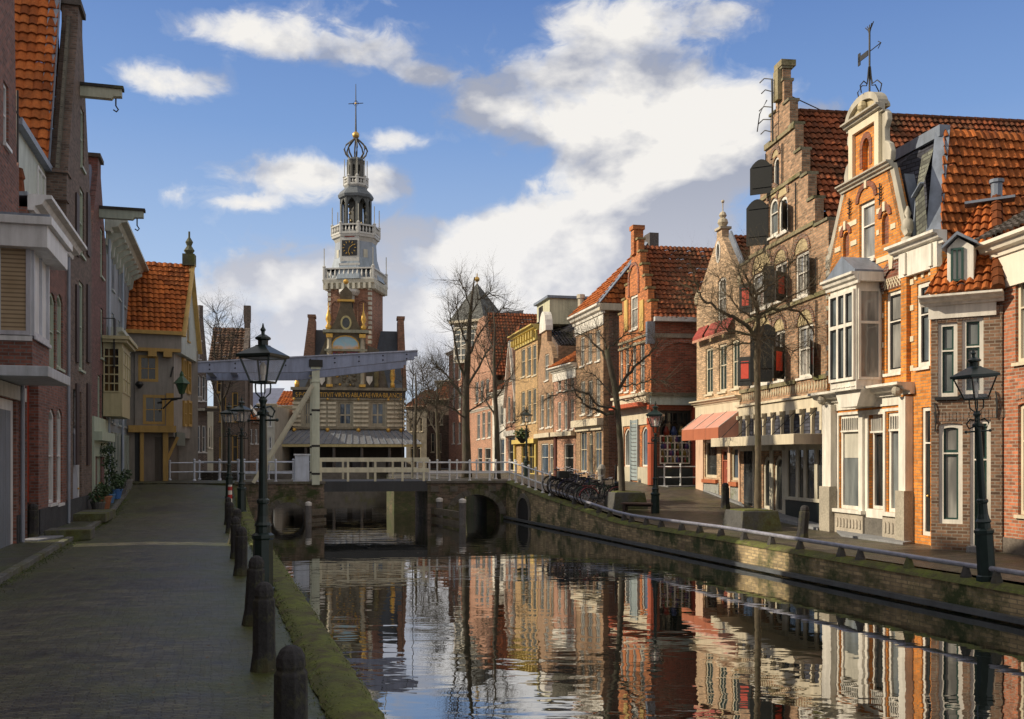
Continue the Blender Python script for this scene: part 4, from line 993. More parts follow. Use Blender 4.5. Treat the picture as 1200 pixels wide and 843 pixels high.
shutter(h, v[5][1], v[5][2], v[5][2]+1.2, .55, 25, 0, None, -1); shutter(h, v[8][1], v[8][2], v[8][2]+1.1, .6, 30, 0, (.3, .8), -1); shutter(h, v[4][0], v[4][2], v[4][3], .35, 60, 0, None, 1)
an = MB()
for px, py, l in ((918, 192, .7), (934, 242, .8), (958, 385, .9), (899, 200, .6), (926, 320, .5), (958, 320, .5)):
    u, z = uz(px, py); an.tube([(u, -.05, z-l), (u, -.05, z+l)], .025, 5)
h.part('wall_anchor', an, m_iron)
ir = MB(); z0 = uz(907, 170)[1]; z1 = uz(907, 98)[1]
ir.tube([(c-.15, -.2, z0), (c-.12, -.24, z1)], .035, 6)
for t_, dx_ in ((0.15, .35), (.35, .6), (.55, .5), (.8, .3), (1, .45)): z = z0+(z1-z0)*t_; ir.tube([(c-.15, -.22, z), (c-.15-dx_*.6, -.4, z+.12), (c-.15-dx_, -.5, z+.02)], .02, 5)
ir.tube([(c-.7, -.55, z0+.5), (c-.6, -.5, z0+1.1), (c-.3, -.35, z0+1.5)], .02, 5)
h.part('iron_hoist', ir, m_iron)
zrg = uz(940, 137, 1.0)[1]; h.part('stay_bar', MB().tube([(c+.1, .3, uz(919, 108)[1]), (c+.05, 1.6, zrg+.05)], .02, 5), m_iron)
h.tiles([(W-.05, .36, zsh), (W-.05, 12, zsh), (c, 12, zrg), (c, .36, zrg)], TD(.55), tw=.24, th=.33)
h.tiles([(.05, 12, zsh), (.05, .36, zsh), (c, .36, zrg), (c, 12, zrg)], TD(.55), tw=.24, th=.33)
rd = MB()
for i in range(36): rd.tube([(c, .4+i*.33, zrg+.02), (c, .4+i*.33+.35, zrg+.03)], [.13, .105], 8)
h.part('ridge_tiles', rd, tiles((.25,.08,.03), (.18,.06,.03)))
h.part('vent_pipe', MB().lathe([(.12, 0), (.12, .5), (.16, .52), (.16, .6)], c+.9, 5.5, zrg-1.2, 10), m_lead)
# shop: white fascia, console row over slate, canopy
z0, z1 = uz(966, 477)[1], uz(966, 464)[1]; zA = z1
h.part('shop_fascia', MB().box(-.02, W, -.14, 0, z0, z1-.02).box(-.1, W+.05, -.22, 0, z1, z1+.08), m_cream)
zc0 = uz(966, 514)[1]
h.part('slate_board', MB().box(0, W, -.04, -.003, zc0, z0), slate); mb = MB(); n = 9
for i in range(n+1):
    x = .15+(W-.3)*i/n; mb.prism([(x-.16, z0), (x+.16, z0), (x+.12, z0-.18), (x+.05, z0-.3), (x+.03, zc0), (x-.03, zc0), (x-.05, z0-.3), (x-.12, z0-.18)], -.14, -.04)
    mb.box(x-.14, x+.14, -.24, -.14, z0-.14, z0)
h.part('console', mb, m_cream)
za = uz(969, 519)[1]; cy = -1.1
h.part('canopy', MB().box(-.1, W-.05, cy, -.05, za, za+.07).box(-.15, W, cy-.05, cy, za-.05, za+.28).box(W-.05, W, cy, -.05, za-.05, za+.28).box(-.15, -.1, cy, -.05, za-.05, za+.28), m_cream, bevel=.01)
st = MB()
for i in range(5): x = .5+i*(W-1)/4; st.tube([(x, cy+.1, za+.25), (x, -.2, z0-.1)], .014, 5)
h.part('canopy_stay', st, m_iron)
# lower front: posts, dark panels, bracket post
mb = MB()
for px in (923.5, 936, 945, 958, 969): u = uz(px, 560)[0]; mb.box(u-.11, u+.11, -.06, .0, uz(px, 586)[1], zc0-.15)
mb.box(uz(921, 585)[0], W-.02, -.12, .0, uz(950, 588)[1], uz(950, 584)[1]); h.part('shop_posts', mb, paint((.62,.58,.46), .5))
mb = MB(); 
h.part('shop_windows', MB().box(uz(922, 560)[0], W-.05, -.012, -.003, uz(950, 586)[1], zc0-.15).box(uz(872, 560)[0], uz(892, 560)[0], -.012, -.003, .3, zc0-.15), glass('dark'))
h.part('shop_panel', MB().box(uz(922, 600)[0], W-.03, -.05, .0, -.2, uz(950, 588)[1]), metal((.01,.018,.016), .4))
mb = MB()
for px in (905, 920): u = uz(px, 560)[0]; mb.box(u-.14, u+.14, -.05, -.003, -.1, zc0-.1)
mb.box(0, W, -.05, -.003, zc0-.35, zc0); mb.box(uz(884, 560)[0]-.06, uz(884, 560)[0]+.06, -.05, 0, -.1, zc0); h.part('door_frame', mb, paint((.62,.58,.46), .5))
h.part('gutter_hopper', MB().box(W-.12, W+.05, -.25, 0, za+.4, za+1.3), m_cream)
R3 = h

# --- R4 narrow gable with urn and pink awning
h = House('spout_gable_house', 'narrow tan brick house with pointed gable, stone urn and salmon shop awning', pt(816.5, 26.9), pt(868, 30.2)); W = h.W; uz = h.uz
tb = brick((.52,.35,.21), (.42,.35,.25), .25, .35)
ov = h.rect(840, 287, 844, 304); oval = [((ov[0]+ov[1])/2+.22*math.cos(2*math.pi*i/16), (ov[2]+ov[3])/2+.42*math.sin(2*math.pi*i/16)) for i in range(16)]
h.holes.append(oval); oc = ((ov[0]+ov[1])/2, (ov[2]+ov[3])/2)
h.part('oval_window', MB().prism([(oc[0]+.24*math.cos(2*math.pi*i/16), oc[1]+.46*math.sin(2*math.pi*i/16)) for i in range(16)], -.03, .08, [[(oc[0]+.16*math.cos(2*math.pi*i/16), oc[1]+.34*math.sin(2*math.pi*i/16)) for i in range(16)]]), m_white)
h.part('pane', MB().face([(oc[0]+.2*math.cos(2*math.pi*i/16), .06, oc[1]+.4*math.sin(2*math.pi*i/16)) for i in range(16)]), glass('dark'))
h.win((841, 325, 851, 380), 2, (.55,), m_white, 'curtain', .1, arch=.3)
for p_ in ((827, 408, 835.5, 462), (842.5, 403, 851.5, 459), (858, 398, 867, 455)): h.win(p_, 2, (.55,), m_cream, 'grey', .1, sash=gf)
h.win((826, 516, 840, 560), 1, (), m_cream, 'dark', .12, sill=False); 
d4 = h.win((845, 527, 853.5, 578), 1, (.75,), paint((.55,.2,.12), .4), 'dark', .08, door=metal((.3,.08,.05), .3), sill=False)
g4 = h.win((857, 524, 866.5, 563), 1, (), m_cream, 'blue', .1, sill=False)
zsl, zsr = uz(817, 366)[1], uz(868, 331)[1]; c = uz(843, 270)[0]; zt = uz(843, 279)[1]; zs_ = (zsl+zsr)/2
h.wall([(0, -1), (W, -1), (W, zs_), (W-.05, zs_+.3), (c+.28, zt), (c+.28, zt+.32), (c-.28, zt+.32), (c-.28, zt), (.05, zs_+.3), (0, zs_)], tb, 10, zside=zs_-.1)
h.part('gable_urn', MB().box(c-.32, c+.32, -.08, .4, zt+.32, zt+.42).lathe([(.12, 0), (.16, .08), (.22, .2), (.18, .34), (.1, .4), (.16, .5), (.11, .62), (.02, .68), (.02, 1.05)], c, .15, zt+.42, 10).ball((c, .15, zt+1.5), .07), stone((.6,.52,.38), .1))
for s_ in (0, 1):
    ua = c-.28 if not s_ else c+.28; ub = .03 if not s_ else W-.03
    h.part('lead_coping', MB().beam((ua, .3, zt), (ub, .3, zs_+.25), .6, .07, (0, 1, 0)), m_lead)
    h.part('shoulder_stone', MB().lathe([(.2, 0), (.24, .25), (.14, .5), (.05, .6)], ub, .1, zs_+.1, 8), stone((.6,.5,.33), .1))
rz_ = zt+.1
h.tiles([(W-.02, .6, zs_), (W-.02, 10, zs_), (c, 10, rz_), (c, .6, rz_)], TD(.4)); h.tiles([(.02, 10, zs_), (.02, .6, zs_), (c, .6, rz_), (c, 10, rz_)], TD(.4))
zc = uz(866, 466)[1]; h.cornice(-.05, W, zc+.08, .22, .3, m_cream, frieze=.5)
red_aw = paint((.38,.06,.045), .7)
mb = MB(); z = uz(840, 393)[1]
for i in range(3): x0 = .3+i*(W-.6)/3; mb.face([(x0, -.02, z+.55), (x0+(W-.6)/3-.25, -.02, z+.55), (x0+(W-.6)/3-.25, -.3, z+.1), (x0, -.3, z+.1)]); mb.face([(x0, -.3, z+.1), (x0+(W-.6)/3-.25, -.3, z+.1), (x0+(W-.6)/3-.25, -.3, z-.1), (x0, -.3, z-.1)])
aw = h.part('window_awning', mb, red_aw); h.part('awning_fringe', MB().box(.3, W-.55, -.315, -.302, z-.13, z-.02), paint((.6,.3,.2), .7), parent=aw)
for i in range(3): u = .62+i*(W-.8)/3; h.part('arch_field', MB().prism(arcpts(u-.35, u+.45, uz(840, 402)[1]+.12, .35)+[], -.03, 0), yst)
h.part('shop_panel', MB().box(0, W, -.03, 0, uz(840, 513)[1], zc-.6).box(0, uz(825, 550)[0], -.05, 0, -.3, zc-.6).box(uz(853.8, 550)[0], uz(856.8, 550)[0], -.05, 0, -.3, zc-.6).box(W-.12, W, -.05, 0, -.3, zc-.6), paint((.78,.55,.40), .5))
h.part('shop_plinth', MB().box(uz(825.5, 550)[0], uz(843, 550)[0], -.04, 0, -.2, uz(833, 566)[1]).box(uz(857, 550)[0], W-.13, -.04, 0, -.2, uz(862, 570)[1]), stone((.33,.34,.31), .1, .3))
h.part('shop_sill', MB().box(uz(825.5, 550)[0], uz(842, 550)[0], -.14, 0, uz(833, 566)[1], uz(833, 562)[1]).box(uz(857, 550)[0], W-.13, -.14, 0, uz(862, 570)[1], uz(862, 565)[1]), paint((.5,.16,.07), .5))
# mannequin-like clothes display is too small to read; the awning
sal = paint((.60,.30,.23), .75, .12, .12, .02); sal2 = paint((.42,.13,.06), .75, .1, .1, .02)
aL, aR = .75, W+.12; zt = uz(822, 486)[1]; ztip = uz(816, 503, -.95)[1]; zbt = uz(816, 516, -.95)[1]
aw = h.part('awning', MB().face([(aL, -.03, zt), (aR, -.03, zt), (aR, -.95, ztip), (aL, -.95, ztip)]).face([(aR, -.03, zt), (aR, -.95, ztip), (aR, -.95, zbt), (aR, -.03, zbt)]), sal)
mb = MB()
for i in range(3): x0 = aL+i*(aR-aL)/3; x1 = x0+(aR-aL)/3; mb.face([(x0+.01, -.96, ztip), (x1-.01, -.96, ztip), (x1-.01, -.96, zbt), (x0+.01, -.96, zbt)])
h.part('awning_valance', mb, sal2, parent=aw); mb = MB()
for i in range(4): x0 = aL+i*(aR-aL)/3; mb.tube([(x0, -.03, zt+.02), (x0, -.95, ztip+.02)], .016, 5)
h.part('awning_frame', mb, paint((.7,.66,.6), .4), parent=aw)
# --- R5 corner house with orange stepped gable and long red brick side
A5, B5 = pt(725.5, 23.7), pt(763, 26.1)
h = House('corner_house', 'corner house with orange stepped gable front and dark red brick side wall', A5, B5); W = h.W; uz = h.uz
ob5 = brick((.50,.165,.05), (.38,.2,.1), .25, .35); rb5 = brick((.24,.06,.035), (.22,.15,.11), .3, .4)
wd = [h.win((738.7, 346, 747.3, 386), 2, (.6,), m_white, 'curtain', .12)]
for a, b in ((726.5, 730), (733, 737), (741, 745.3), (750, 755.5)): wd.append(h.win((a, 401, b, 459), 1, (.55,), m_white, 'grey', .07))
g_ = [h.win((731.5, 502, 739, 547), 1, (), m_white, 'grey', .08, arch=.6, sill=False), h.win((752, 500, 759.5, 547), 1, (), m_white, 'blue', .08, arch=.6, sill=False)]
c = W*.56; zsh = uz(765, 371)[1]
lv = [(1, uz(763, 353)[1]), (.80, uz(760, 338)[1]), (.62, uz(757, 323)[1]), (.45, uz(755, 309)[1]), (.28, uz(752, 294)[1]), (.14, uz(749, 280)[1])]
R_ = [(W, zsh)]; wmax = W-c
for i, (k, z) in enumerate(lv): R_ += [(c+wmax*k, zsh if i == 0 else lv[i-1][1]), (c+wmax*k, z)]
R_ = R_[1:]; L_ = [(c-(p[0]-c)*c/wmax if p[0] > c else p[0], p[1]) for p in R_][::-1]
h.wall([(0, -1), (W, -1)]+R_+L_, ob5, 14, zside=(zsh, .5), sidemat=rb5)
# pilaster strip carrying the chimney
h.part('chimney', MB().box(c-.42, c-.0, -.12, .35, lv[4][1], uz(744, 270)[1]).box(c-.48, c+.06, -.18, .41, uz(744, 270)[1], uz(744, 265)[1]), ob5)
cp = MB(); 
for i, (k, z) in enumerate(lv):
    k1 = lv[i+1][0] if i < 5 else 0
    cp.box(c+wmax*k1-.03, c+wmax*k+.04, -.05, .36, z+.002, z+.1); cp.box(c-c*k-.04, c-c*k1+.03, -.05, .36, z+.002, z+.1)
h.part('step_coping', cp, stone((.36,.28,.14), .3))
y5 = paint((.62,.42,.12), .5)
for a, b in ((732.5, 736.5), (750.5, 755)): r_ = h.rect(a, 352, b, 388); h.part('shutter', MB().box(r_[0], r_[1], -.06, 0, r_[2], r_[3]), y5)
a = wd[0]; fz = lambda k: arcpts(a[0]-.1-k, a[1]+.1+k, a[3]+.8, .6+k); h.part('window_arch', MB().prism(fz(.16)+fz(.005)[::-1], -.05, 0).box(a[0]-.26, a[0]-.1, -.05, 0, a[3], a[3]+.8).box(a[1]+.1, a[1]+.26, -.05, 0, a[3], a[3]+.8), brick((.3,.08,.03)))
for py in (392, 399): z = uz(763, py)[1]; h.part('stone_band', MB().box(0, W, -.06, 0, z, z+.1), stone((.42,.36,.24), .1))
z0, z1 = uz(763, 472)[1], uz(763, 463)[1]
h.part('cornice', MB().box(-.1, W+.14, -.3, 0, z0, z1).box(-.15, W+.2, -.4, 0, z1, z1+.12), m_cream)
h.part('awning_roll', MB().box(.2, W-.1, -.6, 0, uz(745, 476)[1]-.1, uz(745, 474)[1]), paint((.5,.1,.04), .7))
h.part('shop_wall', MB().box(0, W, -.06, -.003, g_[0][3]+.1, z0-.1).box(0, g_[0][0]-.02, -.06, 0, .5, g_[0][3]+.1).box(W-.25, W, -.06, 0, .5, g_[0][3]+.1), m_cream)
h.part('shop_panel', MB().box(.05, uz(741, 550)[0]-.05, -.1, -.003, .6, g_[0][2]).box(uz(749, 550)[0]+.05, W-.2, -.1, -.003, .6, g_[0][2]), paint((.55,.5,.38), .6))
d0, d1 = uz(741.5, 530)[0], uz(748.8, 530)[0]; mb = MB(); zb, zt = uz(745, 563)[1], uz(745, 492)[1]
n = 16
for i in range(n): z = zb+(zt-zb)*i/n; mb.face([(d0, -.06, z), (d1, -.06, z), (d1, -.1, z+(zt-zb)/n*.85), (d0, -.1, z+(zt-zb)/n*.85)])
h.part('louvre_door', mb.box(d0-.08, d0, -.12, 0, zb, zt).box(d1, d1+.08, -.12, 0, zb, zt), paint((.42,.5,.52), .5))
# side front (faces the viewer)
dB = Vector((B5[0], B5[1])); n5 = h.f.n
dirS = Vector((1, .16)).normalized(); E = dB+dirS*7.5
def loc5(u, y, z): # side wall point -> local of the house
    P = Vector((dB.x, dB.y, 0))+Vector((dirS.x, dirS.y, 0))*u+Vector((-dirS.y, dirS.x, 0))*y; d = P-h.f.A; return (d.dot(h.f.u), d.dot(h.f.n), z)
class Side(House):
    """another upright face of the same house, hinged at the right end of its front"""
    def __init__(s, house, A, B):
        s.f = Front(A, B); s.W = s.f.W; s.root = house.root; s.holes = []; s.uz = s.f.uz; s.rect = s.f.rect
        s.T = Matrix.Translation((house.W, 0, 0))@Matrix.Rotation(s.f.rz-house.f.rz, 4, 'Z')
s5 = Side(h, tuple(dB), tuple(E))
big = s5.win((773, 481, 810, 546), 1, (), m_black, 'dark', .12, depth=.15, sill=False)
ze = s5.uz(790, 375)[1]; zrg = s5.uz(790, 290, 2.6)[1]
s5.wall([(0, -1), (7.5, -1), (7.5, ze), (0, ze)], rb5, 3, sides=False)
mb = MB(); zA_ = s5.uz(790, 400)[1]
for u0_, u1_ in ((.35, 2.5), (3.0, 5.4)):
    f_ = lambda k: arcpts(u0_-k, u1_+k, zA_-.8, .75+k); mb.prism(f_(.16)+f_(0)[::-1], -.05, 0)
s5.part('blind_arch', mb, brick((.30,.075,.04)))
s5.part('stone_band', MB().box(0, 7.5, -.05, 0, s5.uz(790, 396)[1], s5.uz(790, 391)[1]), stone((.33,.29,.24), .1))
s5.part('gutter', MB().box(.1, 7.5, -.3, -.05, ze-.1, ze+.1), paint((.60,.62,.62), .4)); s5.part('lead_box', MB().box(-.2, .16, -.08, .2, ze-1.1, ze-.1), m_lead)
z0, z1 = s5.uz(790, 475)[1], s5.uz(790, 465)[1]
s5.part('fascia', MB().box(-.1, 7.5, -.25, 0, z0, z1), paint((.40,.50,.50), .5)); s5.part('fascia_top', MB().box(-.1, 7.5, -.35, 0, z1, z1+.15), stone((.2,.19,.15), .4))
s5.part('corner_column', MB().lathe([(.2, .3), (.2, 3.0), (.24, 3.05), (.24, 3.3)], .0, -.12, .6, 12).box(-.2, .2, -.3, 0, s5.uz(763, 480)[1], z0), paint((.50,.10,.04), .5))
s5.part('red_pilaster', MB().box(s5.uz(811, 500)[0], s5.uz(816, 500)[0], -.12, 0, .5, z0), paint((.42,.08,.05), .5)); s5.part('plinth', MB().box(.1, s5.uz(818, 500)[0], -.1, 0, -.3, big[2]-.1), stone((.05,.06,.06), .2))
mb = MB(); u0_, u1_ = s5.uz(774, 520)[0], s5.uz(808, 520)[0]; z0_, z1_ = s5.uz(790, 543)[1], s5.uz(790, 511)[1]
for i in range(5): x = u0_+(u1_-u0_)*i/4; mb.box(x-.03, x+.03, .02, .12, z0_, z1_)
for i in range(5): z = z0_+(z1_-z0_)*i/4; mb.box(u0_-.03, u1_+.03, .02, .12, z-.03, z+.03)
s5.part('display_rack', mb, m_white); r2 = random.Random(3)
cols_ = [(.5,.06,.03), (.05,.12,.4), (.6,.4,.05), (.1,.3,.12), (.3,.08,.3), (.6,.55,.5)]
for k, cc in enumerate(cols_):
    mb = MB()
    for i in range(4):
        for j in range(4):
            if (i*4+j+k) % 3 == 0: x = u0_+(u1_-u0_)*(i+.5)/4+r2.uniform(-.08, .08); z = z0_+(z1_-z0_)*j/4+.03; mb.lathe([(.09, 0), (.11, .12), (.05, .25), (.07, .3)], x, .07, z, 7)
    mb.lathe([(.12, 0), (.15, .15), (.05, .4)], u0_+.3+k*.35, .07, z1_+.03, 7); s5.part('display_ware', mb, paint(mul(cc, .35), .4))
mb = MB(); zT = big[3]
for i in range(6): x = big[0]+(big[1]-big[0])*(i+.5)/6; mb.box(x-.03, x+.03, .05, .1, zT-.6, zT-.1)
f_ = lambda k: arcpts(big[0]+.1-k, big[1]-.1+k, zT-.95, .45+k*.5); mb.prism(f_(.06)+f_(0)[::-1], .05, .1); s5.part('window_tracery', mb, m_black)
s5.tiles([(.1, -.2, ze), (7.5, -.2, ze), (7.5, 2.6, zrg), (.1, 2.6, zrg)], TD(.35), tw=.25, th=.33)
# --- generic plain fronts farther along
def plain(name, label, a, sa, b, sb, mat, top, wins, cornice=None, depth=9, roof=None, cat='house', side=None, gm='grey', shop=None, frame=None, bar=1, gable=None, zside=None, group=None, eave=None, sidedepth=None):
    h = House(name, label, pt(a, sa), pt(b, sb), cat, group); uz = h.uz; W = h.W
    for w in wins:
        o = dict(w[4]) if len(w) > 4 else {}
        h.win(w[:4], o.pop('cols', bar), o.pop('rows', (.55,)), o.pop('fm', frame or m_white), o.pop('gm', gm), o.pop('fw', .07), sill=o.pop('sill', True), depth=.1, **o)
    zt = uz((a+b)/2, top)[1]
    out = gable(h, zt) if gable else [(0, -1), (W, -1), (W, zt), (0, zt)]
    h.wall(out, mat, depth, zside=zside if zside is not None else zt, sidemat=side)
    h.zt = zt
    if cornice: h.cornice(-.1, W+.1, zt+cornice[0], cornice[1], cornice[2], cornice[3] if len(cornice) > 3 else m_cream, frieze=cornice[4] if len(cornice) > 4 else 0)
    return h
bb = brick((.34,.20,.11), (.38,.3,.2), .25, .35); yb = brick((.46,.29,.13), (.42,.33,.2), .22, .3); pk = brick((.44,.22,.14), (.42,.32,.24), .22, .3)
tl = paint((.06,.10,.09), .3)
# R6
h = plain('corniced_house', 'tan brick house with heavy white cornice and steep orange hipped roof', 675, 20.9, 707, 22.9, bb, 372,
    [(680.3, 395, 685, 429), (689, 391, 694, 425), (698.3, 387, 703.5, 423), (680.5, 447, 685.7, 486), (689.3, 446, 694.5, 486), (698.5, 444, 703.5, 486),
     (680, 506, 687.5, 553, {'fm': m_cream, 'gm': 'blue', 'sill': False}), (690, 508, 695, 560, {'fm': m_cream, 'rows': (.75,), 'sill': False, 'door': metal((.05,.06,.06), .4)}), (697, 505, 705, 553, {'fm': m_cream, 'gm': 'blue', 'sill': False})], (.35, .5, .45, m_white, .55), side=brick((.22,.10,.06)), bar=2)
W, zt = h.W, h.zt+.35
h.part('shop_cornice', MB().box(.1, W, -.35, 0, h.uz(690, 500)[1], h.uz(690, 492)[1]).box(.15, W-.05, -.12, 0, h.uz(690, 505)[1], h.uz(690, 500)[1]), m_cream)
zp = h.uz(727, 300, 2.6)[1]; ap = (W*.78, 2.9, zp)
h.tiles([(-.3, -.3, zt), (W+.2, -.3, zt), (W*.80, 2.9, zp), (W*.76, 2.9, zp)], TR(.1), tw=.26, th=.33)
h.tiles([(W+.2, -.3, zt), (W+.2, 6, zt), (W*.80, 2.95, zp), (W*.80, 2.85, zp)], TR(.3), tw=.26, th=.33); h.tiles([(W*.8, 6, zt), (-.3, 6, zt), (W*.76, 2.9, zp), (W*.8, 2.9, zp)], TR(.2)); 
h.flashing((W+.2, -.32, zt+.05), (W*.80, 2.85, zp+.08), .32, name='lead_hip'); h.part('chimney', MB().box(W*.72, W*.9, 2.7, 3.2, zp-.4, zp+.35), stone((.15,.13,.12)))
h.part('side_cornice', MB().box(W+.0, W+.35, -.3, 6, h.zt-.0, h.zt+.35), m_cream); h.part('back_roof', MB().face([(-.3, 6, zt), (-.3, -.3, zt), (W*.76, 2.9, zp)]), TR(.2))
# R7
h = plain('low_house', 'low light brown house with white fascia between two taller gables', 649, 19.6, 674.5, 20.9, pk, 434,
    [(653.5, 445, 657.5, 459), (661, 444, 665, 458), (668.5, 442, 672.3, 457), (653.5, 471, 657.3, 504), (661, 470, 664.8, 504), (668.5, 468, 672.3, 503), (661, 520, 672, 562, {'fm': m_white, 'gm': 'dark', 'sill': False, 'rows': (.6,)})], (.25, .3, .4, m_white, .5))
W, zt = h.W, h.zt; h.tiles([(-.1, -.3, zt+.25), (W+.1, -.3, zt+.25), (W+.1, 2.2, zt+1.7), (-.1, 2.2, zt+1.7)], TR(.2))
h.part('shop_cornice', MB().box(.2, W, -.3, 0, h.uz(665, 511)[1], h.uz(665, 506)[1]), m_cream); h.part('brown_post', MB().box(.3, .6, -.1, 0, 0, h.uz(665, 511)[1]), paint((.12,.04,.03), .5))
# tall roof behind R7 / R8 in dark glazed tiles with orange side
h = House('rear_house', 'rear house with dark glazed tiled roof, steel flue and an orange slope', pt(629, 17.0), pt(697, 19.4)); W = h.W; uz = h.uz
zb, zt = uz(660, 396, 1)[1], uz(665, 353, 3)[1]; h.wall([(0, -1), (W, -1), (W, zb), (0, zb)], brick((.1,.05,.035)), 8)
h.tiles([(-.2, .3, zb), (W*.62, .3, zb), (W*.62, 3.6, zt), (W*.18, 3.6, zt)], TB, tw=.28, th=.35); h.tiles([(W*.62, .3, zb), (W, .3, zb), (W*.97, 3.6, zt), (W*.62, 3.6, zt)], TR(.2), tw=.28, th=.35)
h.part('flue', MB().lathe([(.2, 0), (.2, 2.0), (.27, 2.0), (.27, 2.25)], uz(661, 375)[0], 1.2, uz(661, 385)[1], 10), paint((.62,.55,.42), .4, metallic=.3))
# R8 neck gable
def neck(h, zt):
    W = h.W; c = W*.42; return [(0, -1), (W, -1), (W, h.uz(648, 420)[1]), (W*.86, h.uz(648, 405)[1]), (c+.95, h.uz(645, 398)[1]), (c+.85, zt), (c-.85, zt), (c-.95, h.uz(635, 402)[1]), (.1, h.uz(633, 425)[1]), (0, h.uz(632, 430)[1])]
h = plain('neck_gable_house', 'narrow brown house with white rounded top on its neck gable', 630.5, 17.7, 648.5, 19.1, bb, 388,
    [(638.5, 415, 643, 446, {'cols': 2}), (633.3, 463, 637.2, 502), (640.2, 461, 644, 501), (645.6, 459, 648, 500), (634, 520, 642.5, 556, {'gm': 'blue', 'sill': False}), (644, 520, 648, 556, {'sill': False})], None, gable=neck, zside=9)
c = h.W*.42; z = h.zt; h.part('gable_crown', MB().prism([(c-1.0, z), (c+1.0, z), (c+1.0, z+.3)]+arcpts(c-.95, c+.95, z+.3, 1.0)[1:-1]+[(c-1.0, z+.3)], -.12, .35), m_white)
h.tiles([(h.W, .3, 9), (h.W, 8, 9), (c, 8, z), (c, .3, z)], TB)
h.part('shop_cornice', MB().box(0, h.W, -.3, 0, h.uz(640, 513)[1], h.uz(640, 508)[1]), m_cream)
# R9 tall yellow-corniced house
yw = paint((.72,.55,.16), .5); yel = paint((.62,.50,.16), .5)
h = plain('yellow_corniced_house', 'tall ochre brick house with ornate yellow cornice and cream dormer box', 604, 15.9, 630, 17.5, yb, 400,
    [(610.7, 409, 615.4, 442), (617.7, 406, 622.2, 441), (624, 404, 628.5, 440), (610.7, 459, 615.2, 497), (618, 457, 622.4, 496), (624.3, 455, 628.3, 495),
     (611, 519, 617, 556, {'fm': yw, 'gm': 'dark', 'sill': False}), (619, 519, 628, 556, {'fm': yw, 'gm': 'dark', 'sill': False, 'cols': 2})], (.75, .4, .55, yw, .0), frame=m_cream)
W, z = h.W, h.zt; h.part('frieze', MB().box(0, W, -.12, 0, z-.25, z+.35), yel); mb = MB()
for i in range(9): x = .25+i*(W-.5)/8; mb.box(x-.1, x+.1, -.4, -.12, z-.1, z+.36)
h.part('cornice_bracket', mb, yw); h.part('shop_front', MB().box(0, W, -.3, 0, h.uz(618, 520)[1], h.uz(618, 515)[1]).box(0, .3, -.15, 0, 0, h.uz(618, 520)[1]).box(W-.3, W, -.15, 0, 0, h.uz(618, 520)[1]), yw)
r_ = h.rect(620, 351, 640, 380, 1.2); z0 = r_[3]
dm = h.part('dormer_box', MB().box(W-2.6, W+.9, .6, 3.6, z+.7, h.uz(640, 352, .6)[1]), paint((.62,.60,.42), .5)); h.part('dormer_lid', MB().box(W-2.8, W+1.1, .4, 3.7, h.uz(640, 352, .6)[1], h.uz(640, 350, .6)[1]+.05), m_lead, parent=dm)
h.part('window', MB().box(W-2.0, W-.9, .57, .6, z+1.2, h.uz(640, 356, .6)[1]), glass('dark'), parent=dm)
h.tiles([(0, 0, z+.75), (W, 0, z+.75), (W, 4, z+2.6), (0, 4, z+2.6)], TB)
# R10 white edged pointed gable
def pointed(h, zt): W = h.W; return [(0, -1), (W, -1), (W, h.uz(609, 470)[1]), (W*.5+.15, zt), (W*.5-.15, zt), (0, h.uz(594, 478)[1])]
h = plain('pointed_gable_house', 'little orange brick house with pointed gable edged in white', 592.5, 15.1, 606, 15.9, pk, 400, [(597.5, 428, 601, 446), (595, 465, 598, 495), (600.5, 463, 604, 494), (595.5, 512, 603.5, 552, {'gm': 'dark', 'sill': False})], None, gable=pointed, zside=7)
W = h.W; z = h.zt; g1, g2 = h.uz(594, 478)[1], h.uz(609, 470)[1]
h.part('white_bargeboard', MB().beam((0, -.05, g1), (W*.5, -.05, z), .12, .35, (0, 1, 0)).beam((W, -.05, g2), (W*.5, -.05, z), .12, .35, (0, 1, 0)), m_white)
h.tiles([(W, .3, g2), (W, 9, g2), (W*.5, 9, z), (W*.5, .3, z)], TR(.2)); h.tiles([(0, 9, g1), (0, .3, g1), (W*.5, .3, z), (W*.5, 9, z)], TR(.2)); h.part('shop_front', MB().box(0, W, -.2, 0, h.uz(599, 511)[1], h.uz(599, 505)[1]), m_white)
# low white house
h = plain('white_house', 'low white plastered house with tall windows behind the bare slender tree', 577, 14.2, 592.5, 15.1, m_white, 462, [(580, 476, 583.5, 498), (586, 475, 590, 498), (580, 514, 584, 553, {'gm': 'dark', 'sill': False}), (586, 514, 591, 553, {'gm': 'blue', 'sill': False})], (.2, .3, .4, m_white))
h.tiles([(0, -.3, h.zt+.2), (h.W, -.3, h.zt+.2), (h.W, 4, h.zt+3), (0, 4, h.zt+3)], TD(.3))
